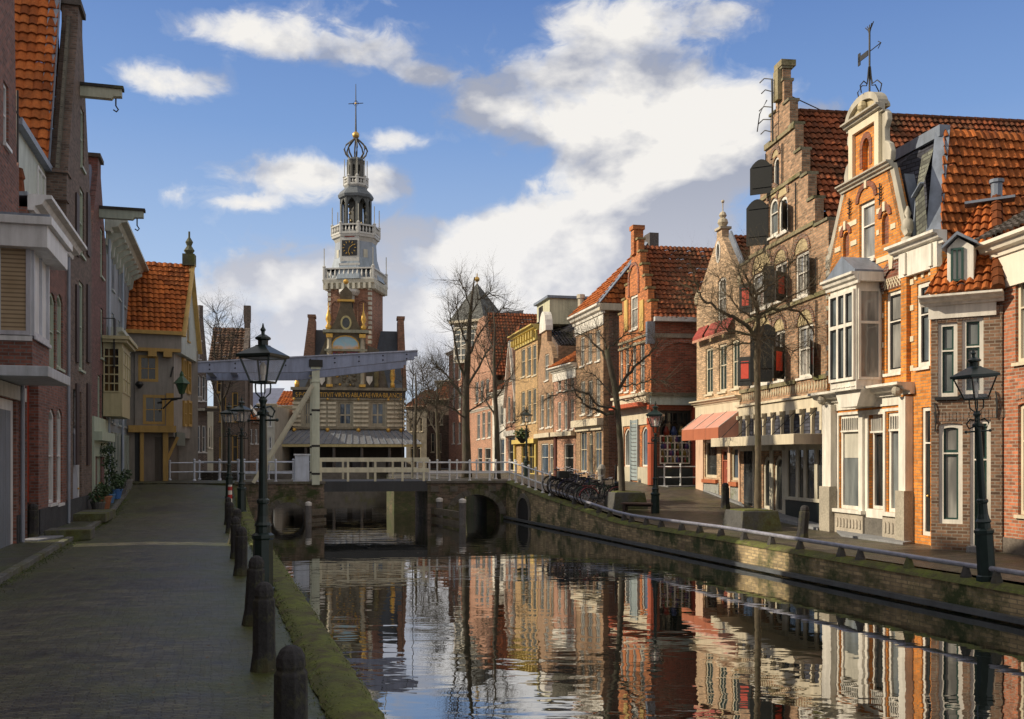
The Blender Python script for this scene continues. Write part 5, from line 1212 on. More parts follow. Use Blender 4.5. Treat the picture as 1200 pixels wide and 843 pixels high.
# R11 tall brick with big roof
def g11(h, zt): W = h.W; return [(0, -1), (W, -1), (W, h.uz(577, 440)[1]), (W*.62, zt), (W*.38, zt), (0, h.uz(553, 415)[1])]
h = plain('great_roof_house', 'pink brick house with very large dark red and black tiled roof', 552, 12.7, 577, 14.2, pk, 372,
    [(557, 448, 560.5, 472), (563, 446, 566.5, 471), (569.5, 444, 573, 469), (559, 485, 562.5, 515), (565, 483, 568.5, 514), (571, 482, 575, 513), (560, 525, 565, 553, {'gm': 'dark', 'sill': False}), (568, 525, 575, 553, {'gm': 'dark', 'sill': False})], None, gable=g11, zside=8, frame=m_white)
W, z = h.W, h.zt; h.tiles([(W, .3, h.uz(577, 440)[1]), (W, 11, h.uz(577, 440)[1]), (W*.6, 11, z+.3), (W*.6, .3, z+.3)], TD(.2), tw=.3, th=.4)
k_ = lambda px, py, y: (h.uz(px, py, y)[0], y, h.uz(px, py, y)[1])
h.tiles([k_(572, 446, 1.0), k_(604, 446, 1.0), k_(610, 391, 2.8), k_(572, 391, 2.8)], TD(.2), tw=.3, th=.4, name='rear_roof'); h.tiles([k_(572, 391, 2.8), k_(610, 391, 2.8), k_(614, 368, 4.0), k_(575, 368, 4.0)], TB, tw=.3, name='rear_roof')
h.cornice(0, W, h.uz(565, 480)[1]+.1, .2, .2, m_white)
# R12 tower house
h = plain('turret_house', 'red brick corner house carrying a grey pyramid turret with a gilt ball', 526, 11.6, 552, 12.7, brick((.40,.17,.11), (.4,.3,.2)), 412,
    [(530, 420, 533, 445), (536.5, 420, 540, 445), (544, 418, 547.5, 443), (530, 455, 533, 480), (537, 454, 540, 480), (544, 453, 547.5, 479), (530, 495, 533, 520, ), (537, 495, 540, 520), (544, 494, 547.5, 520)], (.3, .3, .4, m_white), side=brick((.4,.33,.2)))
t = Side.__new__(Side); t.f = Front(pt(532, 12.35), pt(566, 12.6)); t.W = t.f.W; t.root = h.root; t.holes = []; t.uz = t.f.uz; t.rect = t.f.rect
hm = Matrix.Translation(h.f.A)@Matrix.Rotation(h.f.rz, 4, 'Z'); t.T = hm.inverted()@Matrix.Translation(t.f.A)@Matrix.Rotation(t.f.rz, 4, 'Z')
W, z0, z1 = t.W, t.uz(545, 425)[1], t.uz(545, 376)[1]; ym = .6
t_ = t.part('turret', MB().prismz([(0, 0), (W, 0), (W-.1, 3.6), (-.95, 3.4)], z0, z1), paint((.50,.46,.33), .6)); mb = MB()
for i in range(5): x = i*(W-.12)/4; mb.box(x, x+.12, -.06, -.002, z0, z1)
for i in range(6): mb.box(0, W, -.05, -.001, z0+i*(z1-z0)/6, z0+i*(z1-z0)/6+.1)
t.part('turret_timbers', mb, m_white, parent=t_); t.part('turret_panes', MB().box(.12, W-.12, -.02, -.0005, z0+.3, z1-.9), glass('grey'), parent=t_)
q = [(-.35, -.4, z1), (W+.4, -.4, z1), (W+.3, 4.0, z1), (-1.35, 3.8, z1)]; ap = (W*.42, 1.8, t.uz(549, 333, 1.8)[1])
t.part('turret_cornice', MB().prismz([(p[0], p[1]) for p in q], z1-.2, z1+.02), m_cream, parent=t_)
mb = MB()
for i in range(4): mb.face([q[i], q[(i+1) % 4], ap])
t.part('turret_roof', mb, brick((.13,.14,.135), (.05,.055,.06), .3, .4, 1.8), parent=t_); t.part('gilt_ball', MB().ball((ap[0], ap[1], ap[2]+.35), .26).tube([(ap[0], ap[1], ap[2]-.2), (ap[0], ap[1], ap[2]+.9)], .05), m_gold, parent=t_)
# dim houses between tower and weigh house
dk_ = brick((.12,.075,.055), (.14,.12,.1)); 
for k, (a, b, s_, top, lab, mt, rf) in enumerate(((500, 528, 10.8, 470, 'dim brown gabled house left of the turret house', dk_, TD(.5)), (476, 502, 10.2, 478, 'dim low house right of the weigh house corner', stone((.28,.25,.2)), TD(.5)), (512, 530, 9.6, 448, 'distant grey-white block rising behind the dim brown gabled house', paint((.42,.4,.36), .6), m_lead))):
    h = plain('background_house', lab, a, s_, b, s_*1.01, mt, top, [(a+4, top+12, a+7, top+28), (a+10, top+12, a+13, top+28), (a+16, top+12, a+19, top+28), (a+5, top+38, a+9, top+60), (a+13, top+38, a+17, top+60)], (.2, .3, .3, m_cream), frame=m_cream, gm='dark')
    if k < 2: W = h.W; h.tiles([(-.2, -.3, h.zt), (W+.2, -.3, h.zt), (W*.7, 3, h.zt+2.2), (W*.3, 3, h.zt+2.2)], rf, tw=.35, th=.4)
# ------------------------------------------------------------------ left bank, near to far
def lp(px, off=5.04, v=270): s = (v-px)/off; return pt(px, s)
def LY(Y, off=5.04): return (-.287*Y-off, Y)
lb1 = brick((.20,.078,.055), (.2,.18,.17), .3, .4); lb2 = brick((.135,.092,.072), (.17,.155,.14), .3, .4); lb3 = brick((.15,.062,.055), (.18,.14,.13), .3, .4)
lwh = paint((.72,.73,.74), .45, .12, .25); lgr = paint((.42,.50,.40), .5, .12, .2)
# L0 : near house, bay over a garage; lengthened out of frame to shade the street
h = House('bay_window_house', 'red-brown brick house with white bay window over a grey garage door, at the left edge', LY(-9), LY(23.4)); W = h.W; uz = h.uz
def Lu(Y): return (Vector(LY(Y))-Vector(LY(-9))).length
h.win((4, 98, 10, 171), 1, (.5,), lwh, 'blue', .08)
gd = h.win((-30, 468, 19, 650), 2, (), lwh, 'grey', .25, sill=False, depth=.12, name='garage_frame', uvr=(Lu(16), uz(19, 550)[0], -.2, uz(19, 470)[1]))
mb = MB(); u0, u1 = gd[0]+.25, gd[1]-.25
for i in range(int((u1-u0)/.18)): mb.box(u0+i*.18, u0+i*.18+.165, .06, .1, 0, gd[3]-.25)
h.part('garage_door', mb, paint((.20,.23,.28), .5))
zs = uz(33, 262)[1]; g = [uz(33.5, 215)[1], uz(17, 0)[1]]
mid = Lu(14); ug = uz(17, 100)[0]
h.wall([(0, -1), (W, -1), (W, zs+1.2), (W-.25, g[0]), (ug, g[1]), (mid, g[1]+3.0), (mid-6, g[1]), (0, 9.8)], lb1, 10, zside=(9.5, zs), name='wall')
h.tiles([(W-.05, .35, zs+1.2), (W-.05, 10, zs+1.2), (mid, 10, g[1]+3), (mid, .35, g[1]+3)], TR(.2), th=.5, tw=.4)
# bay
Bf = -.75; bu0, bu1 = Lu(20.9), uz(57, 350, Bf)[0]; zbt, zbb = uz(40, 268, Bf)[1], uz(40, 432, Bf)[1]; zw0, zw1 = uz(36, 392, Bf)[1], uz(36, 283, Bf)[1]
bay = h.part('bay', MB().box(bu0, bu1, Bf, 0, zbb, zw0-.05), lb1)
h.part('bay_body', MB().box(bu0+.03, bu1-.03, Bf+.03, 0, zw0-.05, zbt), lwh, parent=bay); h.part('bay_cornice', MB().box(bu0-.3, bu1+.4, Bf-.35, .02, zbt-.5, zbt-.03).box(bu0-.4, bu1+.5, Bf-.45, .02, zbt-.03, zbt+.14), lwh, parent=bay, bevel=.01)
h.part('bay_roof', MB().box(bu0-.35, bu1+.45, Bf-.4, .02, zbt+.14, zbt+.2), m_lead, parent=bay)
h.part('bay_slab', MB().box(bu0-.5, bu1+.5, Bf-.4, 0, zbb-.22, zbb), paint((.52,.55,.60), .5), parent=bay, bevel=.015)
side_panel(h, bu0, Bf+.03, -.05, zw0, zw1, (), 1, paint((.55,.56,.62), .4), 'lit', bay, side=-1, name='bay_window', bar=.09)
side_panel(h, bu0+.02, Bf-.3+.3, 0, zw0-.12, zw0-.02, (), 1, lwh, 'dark', bay, side=-1, name='bay_sill', bar=.05)
h.win(None, 2, (), paint((.55,.56,.62), .4), 'warm', .1, uvr=(bu0+.05, bu1-.05, zw0, zw1), y=Bf, depth=.02, hole=False)
h.part('white_fascia', MB().box(Lu(15), uz(28, 460)[0], -.06, -.003, gd[3]+.02, zbb-.25), paint((.50,.50,.46), .5))
h.part('corner_plinth', MB().box(gd[1]+.03, W+.01, -.03, .0, -.2, .75), stone((.06,.065,.07)))
h.part('downpipe', MB().tube([(W-.1, -.1, zbb), (W-.1, -.1, .1)], .05, 8), paint((.3,.32,.38), .4))
# L1 : house behind the narrow alley
A1 = LY(24.3); h = House('cornice_house', 'purple-brown brick house with red side door and paired arched windows', A1, lp(78)); W = h.W; uz = h.uz
for p_ in ((57.5, 343, 65, 434), (66.5, 345, 73.5, 432), (57, 479, 64.5, 590), (66.5, 479, 73, 590)): h.win(p_, 1, (.5,), lgr if p_[1] < 400 else lwh, 'curtain', .09, arch=.4)
rdz = uz(38, 444)[1]; rd_ = h.win(None, 1, (), paint((.30,.035,.015), .4), 'dark', .0, uvr=(.05, uz(45, 500)[0], -.1, rdz), depth=.3, sill=False)
h.part('door_leaf', MB().box(.06, rd_[1]-.01, .22, .28, uz(38, 590)[1], rdz-.02), paint((.34,.035,.014), .35)); h.part('door_base', MB().box(.06, rd_[1]-.01, .22, .28, -.1, uz(38, 590)[1]-.01), m_black)
zt = uz(78, 300)[1]; h.wall([(0, -1), (W, -1), (W, zt), (0, zt)], lb1, 9, sides=False)
h.part('body', MB().prismz([(.0, .3), (W, .3), (W, 9), (2.75, 9)], -1, zt+.28), lb1)
h.cornice(.3, W+.1, zt+.35, .4, .55, lwh, frieze=.3)
h.part('plinth', MB().box(rd_[1]+.02, W, -.04, -.002, -.2, .75), stone((.055,.058,.065)))
gz = uz(64, 300)[1]
h.part('flat_roof', MB().prismz([(.05, 0), (W, 0), (W, 9), (2.8, 9)], zt+.3, zt+.4), m_lead); r_ = (uz(36, 250, .9)[0], uz(76, 250, .9)[0])
dm = h.part('roof_dormer', MB().box(1.5, W-.3, .55, 3.5, zt+.35, uz(70, 225, .5)[1]), paint((.50,.55,.48), .5)); h.part('dormer_roof', MB().box(1.35, W-.1, .35, 3.7, uz(70, 225, .5)[1], uz(70, 222, .5)[1]+.1), m_lead, parent=dm)
zd0, zd1 = zt+.6, uz(70, 232, .5)[1]; h.win(None, 2, (.5,), lwh, 'blue', .07, uvr=(W-1.7, W-.45, zd0, zd1), y=.55, depth=0, hole=False, sill=False)
h.part('aerial', MB().tube([(1.0, .4, zt+.3), (1.0, .4, zt+3.2)], .03).tube([(.7, .4, zt+2.6), (1.3, .4, zt+2.6)], .02), m_iron); h.part('chimney_pot', MB().lathe([(.16, 0), (.12, .4), (.16, .45), (.1, .7)], .6, .3, zt+.4, 8), tiles((.4,.12,.05), (.3,.1,.04)))
h.part('drain', MB().tube([(W-.1, -.08, zt), (W-.1, -.08, .1)], .045, 7), paint((.3,.34,.42), .4))
# L2 : tall warehouse gable
h = House('warehouse_gable_house', 'tall dark brick warehouse with steep gable, hoist beam and orange tiled roof', lp(78), lp(107.5)); W = h.W; uz = h.uz
for p_ in ((94.5, 128, 98.5, 198), (93.5, 222, 98.5, 300), (92.5, 331, 98, 434)): h.win(p_, 1, (.5,), lgr, 'curtain' if p_[1] < 300 else 'blue', .1)
h.win((85.5, 458, 95.5, 609), 1, (.72,), lwh, 'dark', .16, depth=.12, door=paint((.38,.42,.50), .5), sill=False)
sh2 = paint((.045,.025,.025), .6)
for a, b in ((88, 91), (101, 104)):
    for y0, y1 in ((228, 300), (335, 425), (450, 545)):
        if y1 < 500 or True: r_ = h.rect(a, y0, b, y1); h.part('shutter', MB().box(r_[0], r_[1], -.06, -.005, r_[2], r_[3]), sh2)
zl_, zr_ = uz(78, 213)[1], uz(107.5, 252)[1]; c = W/2; za = uz(97, 24)[1]; ze_ = (zl_+zr_)/2-.3
zk = uz(98, 48)[1]
h.wall([(0, -1), (W, -1), (W, ze_), (c+.5, zk), (c+.5, za), (c-.5, za), (c-.5, zk), (0, ze_)], lb2, 13, th=.5, zside=ze_)
h.part('chimney_cap', MB().box(c-.6, c+.6, -.1, .6, za+.002, za+.2), stone((.1,.09,.08), .3))
for s_ in (-1, 1): e = (c+s_*.5, c+s_*(W/2)); h.part('gable_coping', MB().beam((e[0], .26, zk+.03), (e[1], .26, ze_+.06), .56, .08, (0, 1, 0)), brick((.085,.08,.06), (.15,.145,.12), .3, .4, 1))
h.part('gable_shoulder', MB().box(-.3, .25, -.05, .55, ze_-.5, ze_+.3).box(-.4, .35, -.1, .6, ze_+.3, ze_+.42), lb2)
rz_ = uz(96, 52, 1)[1]
h.tiles([(-.1, 13, ze_+.1), (-.1, .52, ze_+.1), (c, .52, rz_), (c, 13, rz_)], TR(.12), tw=.30, th=.40)
h.tiles([(W, .8, ze_+.1), (W, 13, ze_+.1), (c, 13, rz_), (c, .8, rz_)], TR(.12), tw=.30, th=.40)
h.part('ridge_tiles', MB().tube([(c, .8, rz_+.05), (c, 13, rz_+.05)], .16, 8), tiles((.2,.09,.05), (.15,.07,.04)))
h.flashing((-.05, .66, ze_+.2), (c-.05, .66, rz_+.1), .36)
def hoist(h, u, z, L, label_unused, mat, w=.26, hh=.34):
    b = h.part('hoist_beam', MB().extr([(0, z), (-L*.75, z), (-L*.8, z+.08), (-L, z+.1), (-L, z+hh), (0, z+hh)], u-w/2, u+w/2), mat); h.part('beam_cover', MB().box(u-w/2-.06, u+w/2+.06, -L-.06, 0, z+hh, z+hh+.1), stone((.05,.05,.05), .3), parent=b)
    h.part('hook', MB().tube([(u, -L*.85, z+.05), (u, -L*.85, z-.2), (u, -L*.85-.08, z-.32), (u, -L*.85-.02, z-.4), (u, -L*.85+.08, z-.34)], .025, 6), m_iron, parent=b)
hoist(h, c+.1, uz(98, 122)[1], 1.3, '', paint((.42,.44,.34), .5))
h.part('plinth', MB().box(0, W, -.04, -.002, -.2, .8), stone((.055,.058,.065)))
h.part('front_step', MB().box(uz(84, 600)[0], uz(98, 600)[0]+.2, -1.0, -.04, .05, .32), stone((.12,.12,.11), .4))
# L3
h = House('narrow_gable_house', 'narrow wine-red brick house with pale green shop front and second hoist beam', lp(107.5), lp(124.5)); W = h.W; uz = h.uz
for p_ in ((117.5, 268, 121, 325), (118, 362, 121, 420), (114.5, 440, 118, 505), (119.5, 440, 122.5, 500)): h.win(p_, 1, (.5,), lgr, 'blue', .1)
ds = h.win((113.5, 518, 119, 597), 1, (.8,), lgr, 'dark', .12, door=lgr, sill=False)
c = W*.5; ze_ = uz(124, 300)[1]; za = uz(120, 212)[1]; h.wall([(0, -1), (W, -1), (W, ze_), (c+.45, za), (c+.45, uz(120, 197)[1]), (c-.45, uz(120, 197)[1]), (c-.45, za), (0, ze_)], lb3, 10, zside=ze_, th=.5)
h.part('chimney_cap', MB().box(c-.55, c+.55, -.1, .6, uz(120, 197)[1]+.002, uz(120, 194)[1]+.05), stone((.1,.09,.08), .3))
h.part('lead_coping', MB().beam((c-.45, .25, za), (0, .25, ze_-1.5), .7, .1, (0, 1, 0)).beam((c+.45, .25, za), (W, .25, ze_), .7, .1, (0, 1, 0)), paint((.16,.2,.3), .5))
h.tiles([(0, 10, ze_), (0, .5, ze_), (c, .5, za-.2), (c, 10, za-.2)], TR(.2)); h.tiles([(W, .5, ze_), (W, 10, ze_), (c, 10, za-.2), (c, .5, za-.2)], TR(.2))
hoist(h, c, uz(121, 264)[1], 1.6, '', paint((.36,.42,.36), .5))
h.part('shop_front', MB().box(.05, W-.05, -.08, -.002, uz(115, 535)[1], uz(115, 490)[1]).box(.05, W-.1, -.35, -.08, uz(115, 517)[1], uz(115, 507)[1]).box(.05, .4, -.08, -.002, .0, uz(115, 535)[1]).box(W-.6, W-.05, -.08, -.002, 0, uz(115, 535)[1]), lgr)
h.part('iron_grille', MB().box(uz(120, 420)[0], uz(122, 420)[0], -.45, -.4, uz(120, 430)[1], uz(120, 372)[1]).tube([(uz(121, 400)[0], 0, uz(121, 373)[1]), (uz(121, 400)[0], -.42, uz(121, 373)[1])], .02), m_iron)
# L4 ornate cornice house
gry = paint((.24,.29,.33), .5, .2, .35)
h = House('ornate_cornice_house', 'grey-blue house with deep bracketed cornice and a cream-yellow bay window', lp(124.5), lp(157)); W = h.W; uz = h.uz
for k in range(4):
    u = W*(.16+.2*k); z = uz(140, 365)[1]
    for zz_, hh in ((9.3, 1.9), (6.3, 2.0), (3.6, 1.5)): h.win(None, 1, (.5,), paint((.45,.5,.5), .5), 'dark', .09, uvr=(u, u+.95, zz_, zz_+hh))
zt = uz(126, 282)[1]; zt = min(zt, 12.6); h.wall([(0, -1), (W, -1), (W, zt), (0, zt)], gry, 9)
h.cornice(-.2, W+.2, zt+.7, .5, .85, paint((.48,.52,.46), .5), frieze=.5)
mb = MB()
for i in range(11): x = .2+i*(W-.4)/10; mb.extr([(0, zt-.6), (-.15, zt-.5), (-.2, zt-.1), (-.6, zt+.15), (-.6, zt+.25), (0, zt+.25)], x-.1, x+.1)
h.part('cornice_bracket', mb, paint((.48,.52,.46), .5))
h.part('balcony_cornice', MB().extr([(0, 6.9), (-.3, 7.0), (-.45, 7.25), (-.6, 7.3), (-.6, 7.45), (0, 7.45)], .1, W*.55), paint((.45,.5,.46), .5)); 
zz_ = uz(126, 370)[1]
ybm = paint((.46,.41,.24), .5, .15, .25); u0, u1 = uz(143, 450, -.7)[0], uz(143, 450, -.7)[0]+3.2; z0, z1 = uz(143, 488, -.7)[1], uz(143, 402, -.7)[1]
by = h.part('bay', MB().box(u0, u1, -.7, 0, z0, z1), ybm); h.part('bay_cornice', MB().box(u0-.2, u1+.2, -.9, 0, z1, z1+.12).box(u0-.3, u1+.3, -1.0, 0, z1+.12, z1+.25), ybm, parent=by)
side_panel(h, u0-.002, -.62, -.02, z0+.95, z1-.2, (.2,.4,.6,.8), 3, ybm, 'warm', by, side=-1, name='bay_window', bar=.05)
side_panel(h, u0-.002, -.62, -.02, z0+.1, z0+.85, (), 1, ybm, 'grey', by, side=-1, name='bay_panel', bar=.1) if False else None
h.win(None, 3, (.33,.66), ybm, 'blue', .08, uvr=(u0+.1, u1-.1, z0+.95, z1-.2), y=-.7, depth=.02, hole=False, sill=False)
h.part('downpipe', MB().tube([(.1, -.1, zt), (.1, -.1, .6)], .06, 7), paint((.35,.42,.52), .4)); h.part('downpipe', MB().tube([(W*.45, -.1, zt), (W*.45, -.1, .6)], .06, 7), paint((.35,.42,.52), .4))
mb = MB()
for i in range(9): x = .2+i*W/9; mb.box(x, x+.22, -.1, -.002, .4, 3.2)
h.part('shop_boards', mb, paint((.38,.42,.36), .5)); h.part('shop_panes', MB().box(.1, W-.1, -.02, -.004, 1.2, 3.1), glass('blue'))
# --- L5 half timbered corner house facing the viewer
s5_ = 23.6; A = pt(158, 24.0); Bc = pt(211, 23.6)
h = House('timber_corner_house', 'old plank-clad house with yellow window frames and orange tiled roof beyond the street', A, Bc); W = h.W; uz = h.uz
yl = paint((.43,.265,.065), .55, .15, .25); plk = paint((.27,.245,.215), .65, .2, .3); gbl = paint((.44,.50,.48), .6, .15, .3)
gw1 = h.win((162, 416.5, 185.5, 447.5), 2, (.5,), yl, 'dark', .14, depth=.04, sill=False); gw2 = h.win((167.5, 463, 193.5, 497.5), 2, (.5,), yl, 'dark', .14, depth=.04, sill=False)
zE = uz(200, 392)[1]; zJ, zJ2, zB = uz(200, 413)[1], uz(200, 502)[1], uz(200, 568)[1]
h.wall([(0, zJ2-.1), (W-.35, zJ2-.1), (W-.35, zJ), (0, zJ)], plk, 10, sides=False, name='plank_wall')
h.part('upper_board', MB().box(-.5, W+.05, -.3, .0, zJ, zE), plk); h.part('jetty_beam', MB().box(-.3, W, -.38, -.05, zJ-.02, zJ+.14).box(uz(178, 413)[0]-.2, uz(178, 413)[0]+.2, -.45, 0, zJ-.28, zJ-.02).box(uz(196, 413)[0]-.2, uz(196, 413)[0]+.2, -.45, 0, zJ-.28, zJ-.02), yl)
h.part('gutter', MB().box(-.5, W+.1, -.55, -.25, zE-.08, zE+.1), yl)
r_ = (gw2[1]+.04, W-.4, gw2[2]-.1, gw2[3]+.1); h.part('yellow_board', MB().box(r_[0], W-.3, -.06, -.002, r_[2], r_[3]), yl)
h.part('yellow_beam', MB().box(-.3, W-.2, -.3, .02, uz(180, 507)[1], uz(180, 499)[1]), yl)
gx0, gx1 = uz(170, 540)[0], uz(191, 540)[0]
h.part('ground_wall', MB().box(-.3, gx1+.02, .3, 9, -.5, uz(180, 507)[1]), paint((.22,.19,.165), .7)); h.part('porch_post', MB().box(uz(164, 540)[0], uz(168.5, 540)[0], -.1, .3, .5, uz(180, 507)[1]), yl); h.part('dark_doorway', MB().box(-.3, uz(163, 540)[0], .27, .3, .5, uz(180, 507)[1]), m_black)
h.part('corner_bracket', MB().beam((gx1+.1, .2, uz(180, 545)[1]), (W-.1, .2, uz(180, 512)[1]), .14, .14).box(gx1, gx1+.25, .0, .4, .4, uz(180, 507)[1]), yl)
h.part('iron_anchor', MB().tube([(uz(200, 435)[0], -.04, uz(200, 442)[1]), (uz(203, 430)[0], -.04, uz(203, 430)[1])], .04), m_iron); h.part('wall_lamp', MB().lathe([(.05, 0), (.2, .2), (.12, .35)], uz(163, 452)[0], -.3, uz(163, 456)[1], 8), m_black)
# canal side gable
S = Side(h, Bc, pt(231.5, 21.4))
Ws = S.W; zap = S.uz(218, 308)[1]; zE2 = zE; S.win((219.5, 372, 222, 400), 1, (.5,), yl, 'dark', .1)
S.wall([(0, zJ), (Ws, zJ), (Ws, zE2-.3), (Ws/2, zap), (0, zE2)], gbl, 3, sides=False, name='gable_planks')
for p_ in ((214, 420, 217, 460), (219.5, 424, 223, 462), (215, 470, 218, 500), (220, 470, 224, 500)): S.win(p_, 2, (.5,), yl, 'dark', .12, y=.25, depth=.02, hole=False, sill=False, proud=.03)
S.part('side_planks', MB().box(0, Ws, .3, .6, uz(200, 512)[1], zJ), plk); S.part('side_base', MB().box(0, Ws, .9, 1.2, -.5, uz(200, 512)[1]), paint((.12,.1,.08), .7))
S.part('bargeboard', MB().beam((-.1, -.08, zE2-.1), (Ws/2, -.08, zap+.1), .1, .45, (0, 1, 0)).beam((Ws+.1, -.08, zE2-.4), (Ws/2, -.08, zap+.1), .1, .3, (0, 1, 0)), paint((.62,.42,.14), .5))
S.part('ridge_finial', MB().box(Ws/2-.3, Ws/2+.3, -.3, .3, zap, zap+.6).lathe([(.15, 0), (.28, .2), (.12, .45), (.2, .65), (.05, .9), (.05, 1.2)], Ws/2, 0, zap+.6, 8), stone((.14,.15,.10), .4))
S.part('green_panel', MB().box(.3, Ws*.5, .2, .3, uz(200, 522)[1], uz(200, 506)[1]), paint((.10,.13,.11), .5))
# roof: ridge along the front (parallel to the face), starting above the side gable
mid_ = S.T@Vector((Ws/2, 0, 0)); end_ = S.T@Vector((Ws, 0, 0))
h.tiles([(-1.5, -.4, zE), (W+.05, -.4, zE), (mid_.x+.1, mid_.y, zap+.05), (-1.5, mid_.y, zap+.05)], TR(.12), tw=.3, th=.38)
h.part('rear_roof', MB().face([(mid_.x+.1, mid_.y, zap+.05), (end_.x, end_.y, zE-.3), (-1.5, end_.y, zE-.3), (-1.5, mid_.y, zap+.05)]), TD(.3)); h.part('rear_wall', MB().box(-1.4, 0, .1, end_.y, -.5, zE).box(-1.4, end_.x, end_.y-.3, end_.y, -.5, zE-.3), plk)
# --- houses seen past its corner and behind the beam
wfr = paint((.55,.57,.60), .45)
h = plain('oriel_house', 'narrow house with white framed two-storey oriel next to the plank-clad house', 213, 19.0, 231, 18.8, paint((.45,.46,.42), .5), 468, [(216.5, 476, 223, 516, {'gm': 'dark'}), (225.5, 478, 229, 516, {'gm': 'dark'}), (217, 528, 229, 542, {'rows': (), 'gm': 'grey'})], (.2, .25, .3, wfr), frame=wfr)
h = plain('brick_gable_house', 'slim dark purple brick gable house with white arched windows above the balcony', 230, 17.6, 243, 17.4, brick((.075,.055,.06)), 372, [(232.5, 385, 235.5, 399), (231.5, 408, 234.5, 421), (230.8, 440, 235.5, 470, {'arch': 1.0}), (237, 440, 241.5, 470, {'arch': 1.0}), (231, 499, 235, 530), (237, 499, 241.5, 530)], None, frame=wfr, gm='blue',
    gable=lambda h, zt: [(0, -1), (h.W, -1), (h.W, h.uz(242, 425)[1]), (h.W*.62, zt+.0), (h.W*.62, zt+.8), (h.W*.3, zt+.8), (h.W*.3, zt), (0, h.uz(232, 395)[1])], zside=8)
h.part('balcony', MB().box(0, h.W+.3, -.9, 0, h.uz(236, 482)[1], h.uz(236, 479)[1]), m_black)
h = plain('brown_roof_house', 'dark brown house with yellow cornice and yellow window frames behind the lamp post', 250, 16.6, 287, 16.5, brick((.085,.055,.045)), 432, [(254, 441, 262, 460, {'fm': yl}), (257, 463, 265, 494, {'fm': yl}), (257, 512, 265, 542, {'fm': yl}), (272, 460, 279, 494, {'fm': yl}), (272, 510, 279, 541, {'fm': yl})], (.35, .45, .6, yl, .2), gm='dark')
W, z = h.W, h.zt+.35; h.tiles([(-.3, -.5, z), (W+.1, -.5, z), (W-.1, 3.2, z+2.9), (-.3, 3.2, z+2.9)], tiles((.16,.085,.055), (.10,.06,.04), .4), tw=.35, th=.42)
h.part('gable_parapet', MB().prism([(W-.25, -.5), (W+.15, -.5), (W+.15, z+3.4), (W-.25, z+3.4)], 2.9, 3.6).beam((W, -.3, z+.1), (W, 3.2, z+3.0), .35, .3).box(W-.3, W+.2, 3.0, 3.5, z+3.4, z+4.6), brick((.09,.06,.05)))
h = plain('pale_strip_house', 'narrow pale rendered house squeezed between the dark houses', 242.5, 17.0, 250, 16.9, paint((.50,.50,.42), .6), 478, [(244.5, 500, 248, 525, {'gm': 'dark'})], (.1, .2, .2, m_cream))
h = plain('orange_roof_house', 'small house with steep bright orange roof just left of the near lamp', 290, 15.6, 305, 15.4, brick((.14,.09,.07)), 495, [(292.5, 503, 296, 520), (299, 503, 302, 520)], None, frame=wfr, gm='dark')
W, z = h.W, h.zt; h.tiles([(-.1, -.3, z), (W-.3, -.3, z), (W-1.0, 4, h.uz(299, 436, 4)[1]), (-.1, 4, h.uz(293, 430, 4)[1])], TR(.1), tw=.35, th=.45); h.part('white_bargeboard', MB().beam((W-.2, -.4, z), (W-1.0, 4, h.uz(299, 436, 4)[1]), .35, .3), m_white)
bgd = [(305, 322, 13.2, 476, 'distant lilac-roofed house front right of the near lamp post', paint((.40,.40,.36), .6), m_lead, 462), (322, 352, 12.0, 478, 'distant house with small red roof and pale front beside the weigh house', paint((.42,.41,.36), .6), TR(.2), 462)]
for a, b, s_, top, lab, mt, rf, ry in bgd:
    h = plain('background_house', lab, a, s_, b, s_, mt, top, [(a+3, top+10, a+6, top+24), (a+10, top+10, a+13, top+24), (a+3, top+36, a+6, top+50), (a+10, top+36, a+13, top+50)], (.2, .3, .4, m_cream), frame=wfr, gm='dark')
    W, z = h.W, h.zt+.2
    if rf is m_lead: h.part('roof', MB().face([(-.2, -.3, z), (W+.2, -.3, z), (W+.2, 3, z+1.6), (-.2, 3, z+1.6)]), paint((.16,.18,.26), .5))
    else: h.tiles([(-.2, -.3, z), (W+.2, -.3, z), (W+.2, 3, z+1.6), (-.2, 3, z+1.6)], rf, tw=.35, th=.4)
h = plain('background_house', 'distant row house with long blue-grey roof left of the weigh house', 282, 11.0, 356, 11.0, brick((.16,.1,.08)), 478, [(x, 490, x+3, 506) for x in range(288, 350, 9)], None, frame=wfr, gm='dark')
h.part('roof', MB().face([(-.2, -.3, h.zt), (h.W, -.3, h.zt), (h.W, 4, h.zt+1.9), (-.2, 4, h.zt+1.9)]), paint((.07,.085,.15), .5))

